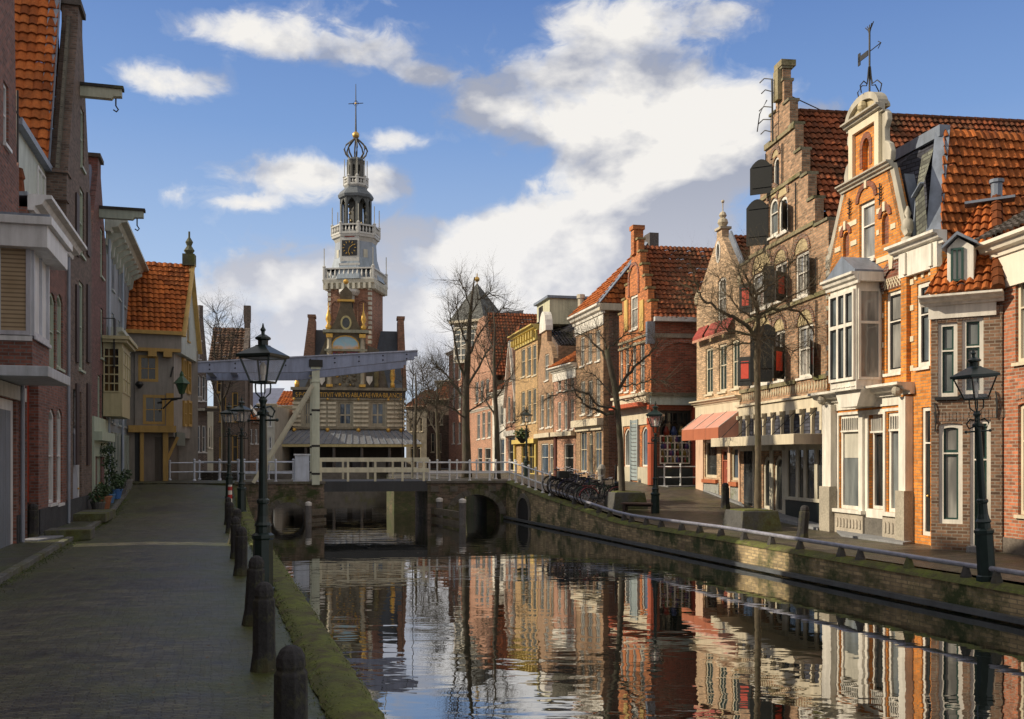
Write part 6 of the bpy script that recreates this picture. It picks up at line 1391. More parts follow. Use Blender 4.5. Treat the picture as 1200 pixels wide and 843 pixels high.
# tall houses added out of frame behind the left row to shade the canal
for (x0, x1, y0, y1, hh, lab) in ((-34, -24, 24.9, 30.5, 15.0, 'plain brick house added out of view to cast shade, behind the cornice house'), (-34, -23, 36, 50, 15.5, 'long plain brick house added out of view to cast shade, behind the ornate house'), (-33, -22, -6, 22.5, 15.5, 'long plain brick house added out of view to cast shade, behind the bay window house')):
    o = empty('rear_house', (x0, y0, 0), 0, lab, 'house'); w_, d_ = x1-x0, y1-y0
    MB().box(0, w_, 0, d_, -1, hh-3).build('wall', lb2, o); MB().face([(-.3,-.2,hh-3.1), (-.3,d_+.2,hh-3.1), (w_/2,d_+.2,hh), (w_/2,-.2,hh)]).face([(w_+.3,-.2,hh-3.1), (w_+.3,d_+.2,hh-3.1), (w_/2,d_+.2,hh), (w_/2,-.2,hh)]).face([(0,0,hh-3), (w_,0,hh-3), (w_/2,0,hh-.1)]).face([(0,d_,hh-3), (w_,d_,hh-3), (w_/2,d_,hh-.1)]).build('roof', TD(.3), o)
    for k in range(max(2, int(d_/2.5))):
        for q in (2.2, 5.4, 8.4): MB().box(w_, w_+.03, 1.0+k*2.4, 2.0+k*2.4, q, q+1.7).build('window', glass('dark'), o)
# ------------------------------------------------------------------ the weigh house with its tower
A, Bw = pt(344, 12.45), pt(474, 12.25)
h = House('weigh_house', 'historic weigh house with stone-banded front, painted gable and tall clock tower', A, Bw, 'weigh house'); W = h.W; uz = h.uz
wst = paint((.40,.37,.28), .7, .25, .4); wdk = brick((.09,.06,.05), (.12,.11,.09)); wbr = brick((.25,.12,.08), (.28,.22,.16), .25, .4); wgd = metal((.60,.37,.08), .4, .5)
zR0, zR1 = uz(410, 524)[1], uz(410, 508)[1]; zF0, zF1 = uz(410, 467)[1], uz(410, 456)[1]
hall = []
for a, b in ((356, 365), (396, 413), (434, 451)): h.win((a, 471, b, 499), 2, (.45,), wst, 'blue', .22, bar=.15, depth=.2, sill=False)
lowh = h.uz(410, 552)[1]
h.wall([(0, -1), (W, -1), (W, zF1), (0, zF1)], wst, 16, sidemat=wbr)
mb = MB(); z = uz(410, 500)[1]
for px in (347.5, 371, 377.5, 389, 419, 427, 458, 466, 471): 
    u = uz(px, 480)[0]; zz_ = z; k = 0
    while zz_ < zF0-.15: mb.box(u-.38, u+.38, -.12, -.002, zz_, zz_+.2); zz_ += .42
h.part('stone_blocks', mb, paint((.66,.61,.46), .7)); mb = MB()
for i in range(8): zz_ = z+i*.42+.22; mb.box(0, W, -.02, -.001, zz_, zz_+.14) if i < 7 else None
h.part('string_course', MB().box(-.15, W+.15, -.3, 0, z-.9, z-.5).box(-.1, W+.1, -.2, 0, z-.25, z-.08).box(-.1, W+.1, -.2, 0, zF0-.15, zF0-.02).box(-.25, W+.25, -.4, 0, zF1-.15, zF1+.12), stone((.30,.27,.20), .1))
h.part('frieze', MB().box(-.1, W+.1, -.13, -.002, zF0, zF1-.15), paint((.05,.045,.035), .6))
for px in (345, 384, 420, 455, 470): u = uz(px, 500)[0]; h.part('gilt_ornament', MB().ball((u, -.3, z-.35), .2, 6).ball((u, -.35, zF0-.1), .12, 6), wgd)
def text_mesh(s_, size, mat, parent, loc, w=None, name='lettering'):
    cu_ = bpy.data.curves.new(name, 'FONT'); cu_.body = s_; cu_.size = size; cu_.extrude = .03; cu_.align_x = 'CENTER'
    o = bpy.data.objects.new('tmp', cu_); col.objects.link(o); bpy.context.view_layer.update()
    me = bpy.data.meshes.new_from_object(o.evaluated_get(bpy.context.evaluated_depsgraph_get())); xs = [v.co.x for v in me.vertices]
    k = w/(max(xs)-min(xs)) if w else 1
    for v in me.vertices: v.co = Vector((v.co.x*k, -v.co.z, v.co.y))
    bpy.data.objects.remove(o); me.materials.clear(); me.materials.append(mat); n = bpy.data.objects.new(name, me); col.objects.link(n); n.parent = parent; n.location = loc; return n
text_mesh('S·P·Q·A·RESTITVIT·VIRTVS·ABLATAE·IVRA·BILANCIS', .62, wgd, h.root, (W/2, -.16, zF0+.1), W-.4)
# hipped lean-to roof round the foot
E_ = 1.3; h.part('leanto_roof', MB().face([(-1.7, -2.3, zR0+.25), (W+1.5, -2.3, zR0+.25), (W+.1, -.05, zR1+.3), (-.1, -.05, zR1+.3)]).face([(W+1.5, -2.3, zR0+.25), (W+1.5, 14, zR0+.25), (W+.1, 14, zR1+.3), (W+.1, -.05, zR1+.3)]).face([(-1.7, -2.3, zR0+.25), (-1.7, 14, zR0+.25), (-.1, 14, zR1+.3), (-.1, -.05, zR1+.3)]), paint((.20,.21,.23), .5, .2, .3))
rs = MB()
for i in range(22): t = i/21; rs.beam((-1.7+(W+3.2)*t, -2.3, zR0+.3), (-.1+(W+.2)*t, -.05, zR1+.34), .06, .05)
h.part('roof_seams', rs, m_lead); h.part('leanto_fascia', MB().box(-1.75, W+1.55, -2.4, -2.28, zR0-.02, zR0+.22), paint((.52,.45,.22), .5)); h.part('leanto_wall', MB().box(0, W, -.05, -.002, .9, zR0+.2), paint((.03,.027,.025), .7))
mb = MB()
for i in range(6): x = -1.3+i*(W+2.4)/5; mb.lathe([(.14, .9), (.14, zR0)], x, -2.1, 0, 8)
h.part('column', mb, stone((.13,.12,.11)))
for i, px in enumerate((366, 391, 413, 436, 459)):
    r_ = h.rect(px, 538, px+16, 556); h.part('door', MB().box(r_[0], r_[1], -.12, -.05, 1.0, r_[3]), paint(((.05,.06,.07), (.2,.22,.24), (.09,.09,.1), (.22,.22,.2), (.06,.06,.06))[i], .5))
# centre gable: columns, coat of arms field, painting, round opening
c = uz(405.5, 420)[0]; hwm = (uz(428.5, 420)[0]-uz(382.5, 420)[0])/2; zA1 = uz(405, 411)[1]; zP1 = uz(405, 391)[1]
h.part('gable_wall', MB().box(c-hwm, c+hwm, -.05, .9, zF1+.12, zP1), stone((.26,.235,.18), .1)); mb = MB()
for k in (-1, 1):
    x = c+k*(hwm-.3)
    for za, zb in ((zF1+.15, zA1-.1), (zA1+.1, zP1-.35)): mb.lathe([(.26, za), (.2, za+.3), (.18, zb-.3), (.3, zb)], x, -.3, 0, 10)
h.part('column', mb, paint((.40,.36,.26), .6)); h.part('gilt_capital', MB().box(c-hwm, c-hwm+.6, -.6, 0, zP1-.45, zP1-.1).box(c+hwm-.6, c+hwm, -.6, 0, zP1-.45, zP1-.1).box(c-hwm, c-hwm+.6, -.6, 0, zF1+.15, zF1+.4).box(c+hwm-.6, c+hwm, -.6, 0, zF1+.15, zF1+.4), wgd)
h.part('gable_cornice', MB().box(c-hwm-.3, c+hwm+.3, -.7, 1, zP1, zP1+.28).box(c-hwm-.15, c+hwm+.15, -.5, 1, zA1-.1, zA1+.1), paint((.30,.30,.22), .6))
r_ = h.rect(390, 397, 420, 416); M = NT('mural'); n_ = M.noise(M.coord(), 1.6, 4, .6); x_ = M.n('SeparateXYZ', {0: M.n('TexCoord').outputs['Object']}).outputs[2]
f_ = M.math('MULTIPLY_ADD', M.math('SUBTRACT', x_, r_[2]), 1/(r_[3]-r_[2]), M.math('MULTIPLY', M.math('SUBTRACT', n_.outputs[0], .5), 1.1))
M.set(M.b.inputs['Base Color'], M.ramp(f_, [(.0, (.10,.10,.32)), (.2, (.45,.14,.12)), (.34, (.70,.40,.12)), (.5, (.62,.50,.42)), (.68, (.30,.52,.62)), (1, (.35,.55,.68))]))
pol = [(r_[0], r_[2]), (r_[1], r_[2]), (r_[1], r_[3]-.7)]+arcpts(r_[0], r_[1], r_[3]-.7, .9)[1:-1]+[(r_[0], r_[3]-.7)]
h.part('mural', MB().prism(pol, -.1, -.06), M.m); h.part('mural_frame', MB().prism([(c+(p[0]-c)*1.1, r_[2]+(p[1]-r_[2])*1.12-.1) for p in pol], -.14, -.05, [pol]), wgd)
rg2 = random.Random(5); mb = MB(); gd2 = MB()
za, zb = zF1+.3, zA1-.3
for i in range(90): (mb if i % 5 else gd2).ball((c+rg2.uniform(-hwm+.9, hwm-.9), -.12, rg2.uniform(za, zb)), rg2.uniform(.07, .2), 6)
h.part('carved_relief', mb, stone((.20,.18,.13), 0)); h.part('gilt_relief', gd2, wgd)
# side volutes, statues
for k, px in ((-1, 348), (-1, 368), (1, 441), (1, 460)):
    u = uz(px, 440)[0]; st = h.part('statue', MB().lathe([(.22, 0), (.22, .5), (.14, .55), (.24, .9), (.26, 1.3), (.2, 1.6), (.26, 1.9), (.1, 2.05), (.16, 2.25), (.02, 2.45)], u, -.1, zF1+.1, 8), stone((.2,.17,.08), 0) if px in (368, 441) else wgd, smooth=True)
wing = h.uz(430, 430)[0]
h.part('gable_shoulder', MB().prism([(uz(357, 450)[0], zF1+.12), (c-hwm, zF1+.12), (c-hwm, zA1+1.2), (c-hwm-.6, zA1-.3), (uz(368, 450)[0], zF1+2.4), (uz(362, 450)[0], zF1+1.0)], .2, .8).prism([(c+hwm, zF1+.12), (uz(455, 450)[0], zF1+.12), (uz(452, 450)[0], zF1+1.2), (uz(444, 450)[0], zF1+3.8), (c+hwm+.2, zF1+4.2)], .2, .8), stone((.15,.13,.10), .2))
# shields
for px in (377, 433): u, z = uz(px, 446); h.part('shield', MB().prism([(u-.3, z+.4), (u-.3, z), (u, z-.45), (u+.3, z), (u+.3, z+.4)], .1, .2), m_white)
# slate roof wings with parapet stacks
sl = paint((.045,.06,.085), .5, .25, .3); zE = zF1+.1; zTop = uz(410, 389, 6)[1]
h.part('slate_roof', MB().face([(.2, 1.0, zE), (W-.1, 1.0, zE), (W-.6, 5, zTop), (1.3, 5, zTop)]).face([(.2, 13, zE), (W-.1, 13, zE), (W-.6, 5, zTop), (1.3, 5, zTop)]), sl)
for a, b in ((362, 369), (466, 473)): u0, u1 = uz(a, 400, 3)[0], uz(b, 400, 3)[0]; h.part('parapet_stack', MB().prism([(min(u0, u1)+(-.9 if a < 400 else 0), zE), (max(u0, u1)+(0 if a < 400 else .3), zE), (u1, zTop+.9), (u0, zTop+.9)], 2.4, 6).box(u0-.1, u1+.1, 2.3, 4, zTop+.9, zTop+1.15), wbr)
# tower (axis px 415)
s_t = 12.45; AX, AY = pt(417.0, 11.8); tw_ = 31.5/11.8; 
tr = Vector((AX, AY, 0))-h.f.A; cx, cy = tr.dot(h.f.u), tr.dot(h.f.n); kz = lambda py: H+(HZ-py)/11.9
yaw = .28; tw_ = 2.16
TT = Matrix.Translation((cx, cy, 0))@Matrix.Rotation(-yaw, 4, 'Z')
def P(name, mb, mat, smooth=False, parent=None):
    o = mb.build(name, mat, parent or h.root, smooth)
    if parent is None: o.matrix_local = TT
    return o
tb_ = brick((.30,.14,.09), (.3,.22,.16), .25, .35, 1.3); tg = paint((.13,.15,.17), .6, .2, .3); tw2 = paint((.56,.56,.53), .5, .1, .2); tst = paint((.62,.60,.50), .6, .2, .3); tbl = paint((.30,.36,.42), .5, .2, .3)
P('tower_shaft', MB().box(-tw_, tw_, -tw_, tw_, 5, kz(335)), tb_)
mb = MB(); gl_ = MB()
for x in (-1.35, 0, 1.35):
    z0, z1 = kz(386), kz(356); ww = .42; o_ = [(x-ww, z0), (x+ww, z0), (x+ww, z1-.4)]+arcpts(x-ww, x+ww, z1-.4, .42)[1:-1]+[(x-ww, z1-.4)]; q = [(x+(p[0]-x)*1.3, z0+(p[1]-z0)*1.05) for p in o_]
    mb.prism(q, -tw_-.1, -tw_-.002, [o_])
    if x == 0: gl_.prism(o_, -tw_-.03, -tw_-.004)
P('blind_arch', mb, wbr); P('belfry_opening', gl_, m_black); mb = MB()
for i in range(12):
    z = kz(405)+i*(kz(338)-kz(405))/12
    for sx in (-1, 1): mb.box(sx*tw_-.3 if sx > 0 else sx*tw_-.03, sx*tw_+.03 if sx > 0 else sx*tw_+.3, -tw_-.03, -tw_+.3, z, z+.3)
P('corner_stones', mb, tst)
def octo(name, r0, z0, r1, z1, mat, parent=None, n=8, smooth=False): return P(name, MB().lathe([(r0, z0), (r1, z1)], n=n, rot=math.pi/8), mat, smooth, parent)
def balustrade(r, z, hgt, mat, square=False, n=40, nm='balustrade'):
    k = 4 if square else 8; ro = math.pi/4 if square else math.pi/8; R_ = r*math.sqrt(2) if square else r/math.cos(math.pi/8)
    ring = lambda ra, za, zb: MB().lathe([(ra-.28, za), (ra, za), (ra, zb), (ra-.28, zb), (ra-.28, za)], n=k, rot=ro)
    b = P(nm, ring(R_, z, z+.18), mat); P('handrail', ring(R_, z+hgt-.14, z+hgt), mat, parent=b)
    mb = MB(); V = [Vector((math.cos(ro+i*2*math.pi/k), math.sin(ro+i*2*math.pi/k), 0))*(R_-.12) for i in range(k)]; per = max(2, n//k)
    for i in range(k):
        for j in range(per): p = V[i].lerp(V[(i+1) % k], (j+.5)/per); mb.lathe([(.05, z+.18), (.11, z+hgt*.45), (.05, z+hgt-.14)], p.x, p.y, 0, 5)
        p = V[i]; mb.lathe([(.15, z), (.15, z+hgt+.05), (.2, z+hgt+.1), (.03, z+hgt+.3)], p.x, p.y, 0, 6)
    P('baluster', mb, mat, parent=b)
    pf = MB()
    for p in V: pf.tube([(p.x, p.y, z+hgt), (p.x, p.y, z+hgt+1.9)], .045, 5)
    P('gilt_rod', pf, tst, parent=b)
# lower gallery on consoles
zg = kz(331); P('gallery_cornice', MB().lathe([(tw_*1.44, zg-.9), (tw_*1.56, zg-.4), (tw_*1.66, zg-.35), (tw_*1.70, zg)], n=4, rot=math.pi/4), tst)
mb = MB()
for i in range(9):
    x = -tw_+i*2*tw_/8
    for s_ in (-1, 1): mb.box(x-.12, x+.12, s_*(tw_+.15)-.3, s_*(tw_+.15)+.3, zg-.9, zg-.35); mb.box(s_*(tw_+.15)-.3, s_*(tw_+.15)+.3, x-.12, x+.12, zg-.9, zg-.35)
P('console', mb, tst); balustrade(tw_*1.17, zg, 1.15, tw2, True, 44)
z0, z1 = kz(318), kz(276)
P('roof_skirt', MB().lathe([(tw_*1.35, zg+.05), (tw_*1.1, z0+.4), (2.15, z0+1.2)], n=8, rot=math.pi/8), tbl)
octo('clock_stage', 2.18, z0, 1.98, z1, paint((.30,.35,.42), .5, .15, .3))
yy = -2.1*math.cos(math.pi/8); zc = kz(293.8); ck = P('clock_surround', MB().prism([(-.95, zc-1.5), (.95, zc-1.5), (.95, zc+1.0)]+arcpts(-.95, .95, zc+1.0, .85)[1:-1]+[(-.95, zc+1.0)], yy-.16, yy+.0), tw2)
P('clock_dial', MB().box(-.76, .76, yy-.2, yy-.162, zc-.76, zc+.76), paint((.012,.012,.014), .4), parent=ck); mb = MB()
for i in range(12): a = i*math.pi/6; mb.beam((math.sin(a)*.5, yy-.22, zc+math.cos(a)*.5), (math.sin(a)*.68, yy-.22, zc+math.cos(a)*.68), .05, .09, (0, 1, 0))
mb.beam((0, yy-.23, zc), (.42, yy-.23, zc+.32), .04, .09, (0, 1, 0)).beam((0, yy-.23, zc), (-.12, yy-.23, zc-.55), .04, .07, (0, 1, 0)); P('clock_hands_and_marks', mb, m_gold, parent=ck)
P('lunette', MB().prism(arcpts(-.5, .5, zc+1.05, .5), yy-.19, yy-.162), paint((.3,.05,.03), .5), parent=ck)
P('clock_sill', MB().box(-1.05, 1.05, yy-.3, yy, zc-1.7, zc-1.5).prism(arcpts(-.7, .7, zc-1.7, -.5), yy-.12, yy), tw2, parent=ck)
for sx in (-1, 1): a = math.pi/4*sx; P('small_window', MB().box(-.22, .22, -.06, 0, z0+1.2, z0+2.0), tst).matrix_local = TT@Matrix.Rotation(a, 4, 'Z')@Matrix.Translation((0, yy, 0))
zg2 = kz(277); P('gallery_cornice', MB().lathe([(2.0, zg2-.7), (2.2, zg2-.3), (2.35, zg2-.25), (2.4, zg2)], n=8, rot=math.pi/8), tw2); balustrade(2.25, zg2, .95, tw2, False, 40)
# open lantern
def lantern(r, za, zb, ncol, mat, dark, opening=.75):
    mb = MB()
    for i in range(8):
        a = math.pi/8+i*math.pi/4; mb.lathe([(.2, za), (.16, za+.2), (.16, zb-.3), (.22, zb)], r*math.cos(a), r*math.sin(a), 0, 6)
        a2 = a+math.pi/8; rr = r*math.cos(math.pi/8)
    o = P('lantern_columns', mb, mat); P('lantern_core', MB().lathe([(r*.5, za), (r*.5, zb)], n=8), dark, parent=o)
    V = [Vector((r*math.cos(math.pi/8+i*math.pi/4), r*math.sin(math.pi/8+i*math.pi/4), 0)) for i in range(8)]; mb = MB()
    for i in range(8):
        p, q = V[i], V[(i+1) % 8]; d = q-p; L = d.length; d.normalize(); nrm = Vector((d.y, -d.x, 0)); seg = 8; top_ = []
        pa = [(L*.14+L*.72*k/seg, (zb-.9)+math.sin(math.pi*k/seg)*.55) for k in range(seg+1)]; poly = [(0, zb), (0, zb-1.2), (L*.14, zb-1.2)]+pa+[(L*.86, zb-1.2), (L, zb-1.2), (L, zb)]
        for o2 in (-.08, .08): mb.face([tuple(p+d*x+nrm*o2+Vector((0, 0, z))) for x, z in poly])
        mb.beam(p+Vector((0,0,za+.25)), q+Vector((0,0,za+.25)), .12, .5)
    P('lantern_arches', mb, mat, parent=o); return o
l1 = lantern(1.42, zg2+.3, kz(229), 8, paint((.11,.12,.12), .6), paint((.08,.08,.075), .7)); mb = MB()
rb = random.Random(9)
for i in range(14): a = rb.uniform(0, 6.28); mb.lathe([(.02, .25), (.1, .2), (.13, .05), (.19, 0)], 1.0*math.cos(a), 1.0*math.sin(a), rb.uniform(zg2+1, kz(235)), 7)
P('bell', mb, metal((.16,.13,.07), .4, .8))
zd = kz(229.5); P('lantern_dome', MB().lathe([(1.5, zd-.3), (1.72, zd-.15), (1.78, zd+.1), (1.55, zd+.45), (1.15, zd+.8), (1.0, zd+1.25)], n=8, rot=math.pi/8), tg)
zg3 = kz(216.5); P('gallery_cornice', MB().lathe([(1.0, zg3-.3), (1.2, zg3-.05), (1.22, zg3)], n=8, rot=math.pi/8), tw2); balustrade(1.14, zg3, .75, tw2, False, 24)
l2 = lantern(.66, zg3+.1, kz(187), 8, paint((.13,.13,.12), .6), paint((.05,.05,.05), .7)); z = kz(187); P('crown_base', MB().lathe([(.75, z-.1), (.9, z+.1), (.7, z+.3)], n=8, rot=math.pi/8), tg)
mb = MB(); zt = kz(159)
for i in range(8):
    a = math.pi/8+i*math.pi/4; pr_ = [(.62, z+.3), (.98, z+.7), (1.14, z+1.15), (.95, z+1.6), (.5, z+2.0), (.2, zt-.1), (.1, zt+.3)]; mb.tube([(r_*math.cos(a), r_*math.sin(a), q) for r_, q in pr_], [.09,.09,.09,.08,.08,.08,.06], 5)
P('open_crown', mb, paint((.12,.11,.09), .6)); zz = kz(155.5); P('gilt_ball', MB().ball((0, 0, zz), .36, 10).ball((0, 0, kz(118)), .12), m_gold, True)
P('spire', MB().tube([(0, 0, zz), (0, 0, kz(135)), (0, 0, kz(95))], [.1, .07, .03], 6).tube([(-.75, 0, kz(118)), (.75, 0, kz(118))], .04, 5).tube([(0, 0, kz(114)), (.3, 0, kz(118)), (0, 0, kz(122)), (-.3, 0, kz(118)), (0, 0, kz(114))], .03, 5), m_iron)
# crest gable in front of the shaft with oval window
zz = uz(405, 381)[1]; h.part('crest', MB().prism([(c-1.5, zP1+.28), (c+1.5, zP1+.28), (c+1.0, zP1+1.2), (c+.55, zP1+2.6), (c+.55, zP1+3.9), (c, zP1+4.5), (c-.55, zP1+3.9), (c-.55, zP1+2.6), (c-1.0, zP1+1.2)], -.1, .5), stone((.17,.14,.09), 0))
el = lambda a, b: [(c+a*math.cos(2*math.pi*i/18), zP1+1.0+b*math.sin(2*math.pi*i/18)) for i in range(18)]
h.part('oval_window', MB().prism(el(.52, .68), -.2, -.1, [el(.36, .5)]), paint((.50,.44,.20), .5)); h.part('pane', MB().face([(p[0], -.11, p[1]) for p in el(.38, .52)]), glass('dark'))
for k in (-1, 1): h.part('gilt_pinnacle', MB().lathe([(.2, 0), (.3, .3), (.12, .6), (.28, 1.0), (.2, 1.4), (.05, 1.9), (.03, 2.6)], c+k*(hwm-.2), -.2, zP1+.28, 8), wgd, True)
h.part('crest_cornice', MB().box(c-.8, c+.8, -.3, .5, zP1+3.0, zP1+3.2).ball((c, -.1, zP1+4.9), .25), wgd); 
gz_ = kz(346); P('figure_niche', MB().lathe([(.85, gz_-.3), (1.05, gz_), (1.05, gz_+.25)], 0, -tw_, 0, 10).box(-.55, .55, -tw_-.35, -tw_, gz_-1.0, gz_-.3), tw2)
# ------------------------------------------------------------------ street lamps
lampm = m_green; lglass = None
def clear_glass():
    M = NT('lantern_glass'); M.b.inputs['Base Color'].default_value = (.75,.8,.85,1); M.b.inputs['Roughness'].default_value = .05
    M.b.inputs['Alpha'].default_value = .16; return M.m
lglass = clear_glass()
def make_lamp(label):
    o = empty('street_lamp', (0,0,0), 0, label, 'street lamp', 'green lantern posts along the canal')
    MB().lathe([(.20, -.1), (.20, .08), (.17, .1), (.165, .9), (.19, .93), (.19, .98), (.13, 1.02)], n=8, rot=math.pi/8).build('pedestal', lampm, o)
    MB().lathe([(.13, 1.0), (.125, 1.12), (.15, 1.15), (.12, 1.2), (.095, 1.3), (.085, 1.5), (.11, 1.53), (.11, 1.57), (.075, 1.6), (.06, 3.0), (.10, 3.02), (.10, 3.06), (.05, 3.1), (.05, 3.2), (.075, 3.26), (.04, 3.32)], n=12).build('pole', lampm, o, smooth=False)
    mb = MB()
    for k in range(4):
        a = k*math.pi/2+math.pi/4; mb.tube([(math.cos(a)*r_, math.sin(a)*r_, z) for r_, z in ((.05, 3.02), (.16, 2.98), (.2, 3.08), (.13, 3.16), (.06, 3.14))], .018, 5); mb.tube([(math.cos(a)*r_, math.sin(a)*r_, z) for r_, z in ((.04, 3.3), (.12, 3.38), (.13, 3.5), (.12, 3.56))], .014, 5)
    mb.tube([(-.26, 0, 2.92), (.26, 0, 2.92)], .018, 6).ball((-.27, 0, 2.92), .03).ball((.27, 0, 2.92), .03)
    mb.build('scrolls', lampm, o)
    hd = MB(); b0, b1, z0, z1 = .15, .275, 3.56, 3.98
    for sx, sy in ((1,1), (-1,1), (-1,-1), (1,-1)): hd.beam((sx*b0, sy*b0, z0), (sx*b1, sy*b1, z1), .028, .028)
    for z, b in ((z0, b0), (z1, b1)):
        for i, (p, q) in enumerate((((-b,-b),(b,-b)), ((b,-b),(b,b)), ((b,b),(-b,b)), ((-b,b),(-b,-b)))): hd.beam((*p, z), (*q, z), .035, .035)
    fr = hd.build('lantern_frame', lampm, o)
    gb = MB(); c0, c1 = b0-.005, b1-.005
    Q4 = lambda c, z: [(-c,-c,z), (c,-c,z), (c,c,z), (-c,c,z)]
    lo, hi = Q4(c0, z0), Q4(c1, z1)
    for i in range(4): j = (i+1) % 4; gb.face([lo[i], lo[j], hi[j], hi[i]])
    gb.build('glass', lglass, fr); MB().lathe([(.03, 3.56), (.035, 3.68), (.05, 3.7), (.055, 3.84), (.02, 3.9)], n=8).build('burner', m_white, fr)
    rf = MB(); pr_ = [(b1+.045, z1+.0), (b1+.045, z1+.045), (.10, 4.17), (.085, 4.19)]
    rf.lathe([(r_*1.414, z) for r_, z in pr_], n=4, rot=math.pi/4); rf.lathe([(.085, 4.19), (.085, 4.27), (.13, 4.29), (.13, 4.32), (.07, 4.36), (.03, 4.38), (.03, 4.42), (.05, 4.45), (.02, 4.5), (.01, 4.56)], n=10)
    rf.build('lantern_roof', lampm, o)
    return o
lamp0 = make_lamp('tall dark green lantern post on the left quay nearest the viewer')
def place(o, X, Y, z, rz=0, label=None, s=1.0, rx=0, ry=0):
    o.location = (X, Y, z); o.rotation_euler = (rx, ry, rz); o.scale = (s, s, s)
    if label: o['label'] = label
    return o
LK = 4.2/4.56
p = Q(.80, 15.3); place(lamp0, p.x, p.y, 0, R(-17), s=LK)
for (X, Y, z, lab, s_, ry) in ((pt(282, 32.8)[0], 35.2, zl(35.2), 'dark lantern post on the left quay, right of the pair beyond the nearest one', LK, 0), (pt(268.5, 28.9)[0], 39.8, zl(39.8), 'dark lantern post on the left quay, left of the pair beyond the nearest one', LK*.93, 0),
        (pt(1155, 64.6)[0], 17.75, -.1, 'tilted green lantern post in front of the narrow dark brick house at the right', LK, R(-3.9)), (pt(768, 32.9)[0], 34.95, -.06, 'green lantern post beside the low bench on the right bank', LK, 0),
        (pt(617, 19.4)[0], 59, 1.0, 'small lantern post with flower basket in front of the ochre house beyond the bridge', LK, 0)):
    place(copy_tree(lamp0), X, Y, z, R(-17) if ry == 0 else R(12), lab, s_, 0, ry)
# hanging lantern on the timber house, lantern by the weigh house
o = empty('wall_lantern', at(213, 462, 47.0), 0, 'green hanging lantern on a bracket at the corner of the plank-clad house', 'lantern')
MB().lathe([(.12, 0), (.3, .5), (.42, .5), (.1, .85), (.1, .95), (.03, 1.1)], n=6).build('lantern_body', metal((.03,.08,.04), .4), o); MB().tube([(.0, 0, -.2), (0, 0, 0)], .05).tube([(-1.0, 0, -.25), (0, 0, -.2)], .05).tube([(-.9, 0, -.7), (-.5, 0, -.3), (-.2, 0, -.25)], .04).build('bracket', m_iron, o)
# ------------------------------------------------------------------ bollards
def boll_m(): return stone((.040,.038,.040), .35, .6, 1.5)
def make_bollard(label):
    o = MB().lathe([(.185, -.1), (.175, .02), (.145, .2), (.14, .72), (.115, .745), (.125, .77), (.12, .83), (.09, .88), (.04, .905)], n=8, rot=math.pi/8).build('bollard', boll_m(), None, bevel=.008)
    return tag(o, label, 'bollard', 'stone bollards along the left quay')
bl = [(6.45, 'dark stone bollard nearest the viewer, at the bottom of the photo', 0), (9.75, 'second bollard from the viewer, hiding the foot of the nearest lantern post', 0), (12.4, 'leaning bollard just left of the nearest lantern post', .06), (17.6, 'fourth bollard from the viewer on the left quay', .02),
      (20.6, 'fifth bollard from the viewer on the left quay', -.02), (24.1, 'leaning bollard on the left quay whose left side catches the streak of sun', .15), (27.6, 'small distant bollard on the left quay in front of the striped pole', 0), (31.0, 'farthest bollard on the left quay near the paired lantern posts', 0)]
b0 = make_bollard('')
for i, (Y, lab, ti) in enumerate(bl):
    o = b0 if i == 0 else b0.copy()
    if i: col.objects.link(o)
    p = Q(.52, Y); place(o, p.x, p.y, zl(Y)-.01, rnd.uniform(-.2, .2), lab, .97, 0, ti); o.scale = (.80, .80, .97)
for px, s_, Yz, lab, ti, k in ((850, 31.6, 0, 'stone bollard in front of the salmon awning shop', 0, 1.05), (940, 43.3, 0, 'leaning stone bollard in front of the white canopy shop', .10, 1.0), (38, 46.7, 0, 'upright stone bollard beside the red door on the left pavement', 0.02, 1.0)):
    o = b0.copy(); col.objects.link(o); X, Y = pt(px, s_); place(o, X, Y, (zr(Y) if px > 500 else .06), .3, lab, k, 0, ti); o['group'] = 'other stone bollards'
o = tag(MB().lathe([(.2, -.1), (.17, .25), (.15, .7), (.19, .95), (.12, 1.1), (.02, 1.15)], n=10).build('stone_post', stone((.36,.35,.32), .1)), 'pale worn stone post behind the row of bicycles', 'post'); X, Y = pt(705, 27.5); o.location = (X, Y, zr(Y))
# striped pole on the left quay
o = empty('striped_pole', Q(.62, 33.2), 0, 'thin red and white striped pole at the left quay edge', 'pole'); o.location.z = zl(33.2)
MB().tube([(0,0,-.1), (0,0,1.15)], .07, 8).build('pole', m_white, o); mb = MB()
for i in range(4): mb.tube([(0,0,.15+i*.27), (0,0,.28+i*.27)], .075, 8)
mb.build('red_bands', paint((.5,.03,.03), .5), o)
# ------------------------------------------------------------------ pipe rail on the right quay
railz = [(0, .07), (16.7, .07), (19, .085), (27, .17), (30, .155), (32.5, .15), (34, .21), (37.2, .47), (41, .80)]
o = empty('pipe_rail', Q(13.98, 20), 0, 'long grey steel pipe rail on short stone feet along the right quay', 'railing'); ivr = Vector(o.location)
rp = metal((.30,.31,.37), .4, .3); pts_ = []
for i in range(64): Y = 5+35.6*i/63; pts_.append(Q(13.98, Y, lin(Y, railz)+.04)-ivr)
MB().tube(pts_, .05, 10).build('pipe', rp, o, smooth=True)
for px in (648, 673, 687.6, 702, 715, 731.5, 740, 757.6, 775, 799, 820, 845, 872, 904, 937.6, 985.6, 1008, 1065, 1132, 1168, 1225, 1290, 1370, 1450):
    Y = F*13.98/(px-248); z = lin(Y, railz)+.03; p = Q(13.98, Y)-ivr; zb = zw(Y)-ivr.z
    MB().lathe([(.12, zb), (.11, zb+.08), (.05, z-ivr.z)], p.x, p.y, 0, 6).build('rail_foot', stone((.09,.085,.08), .3), o)
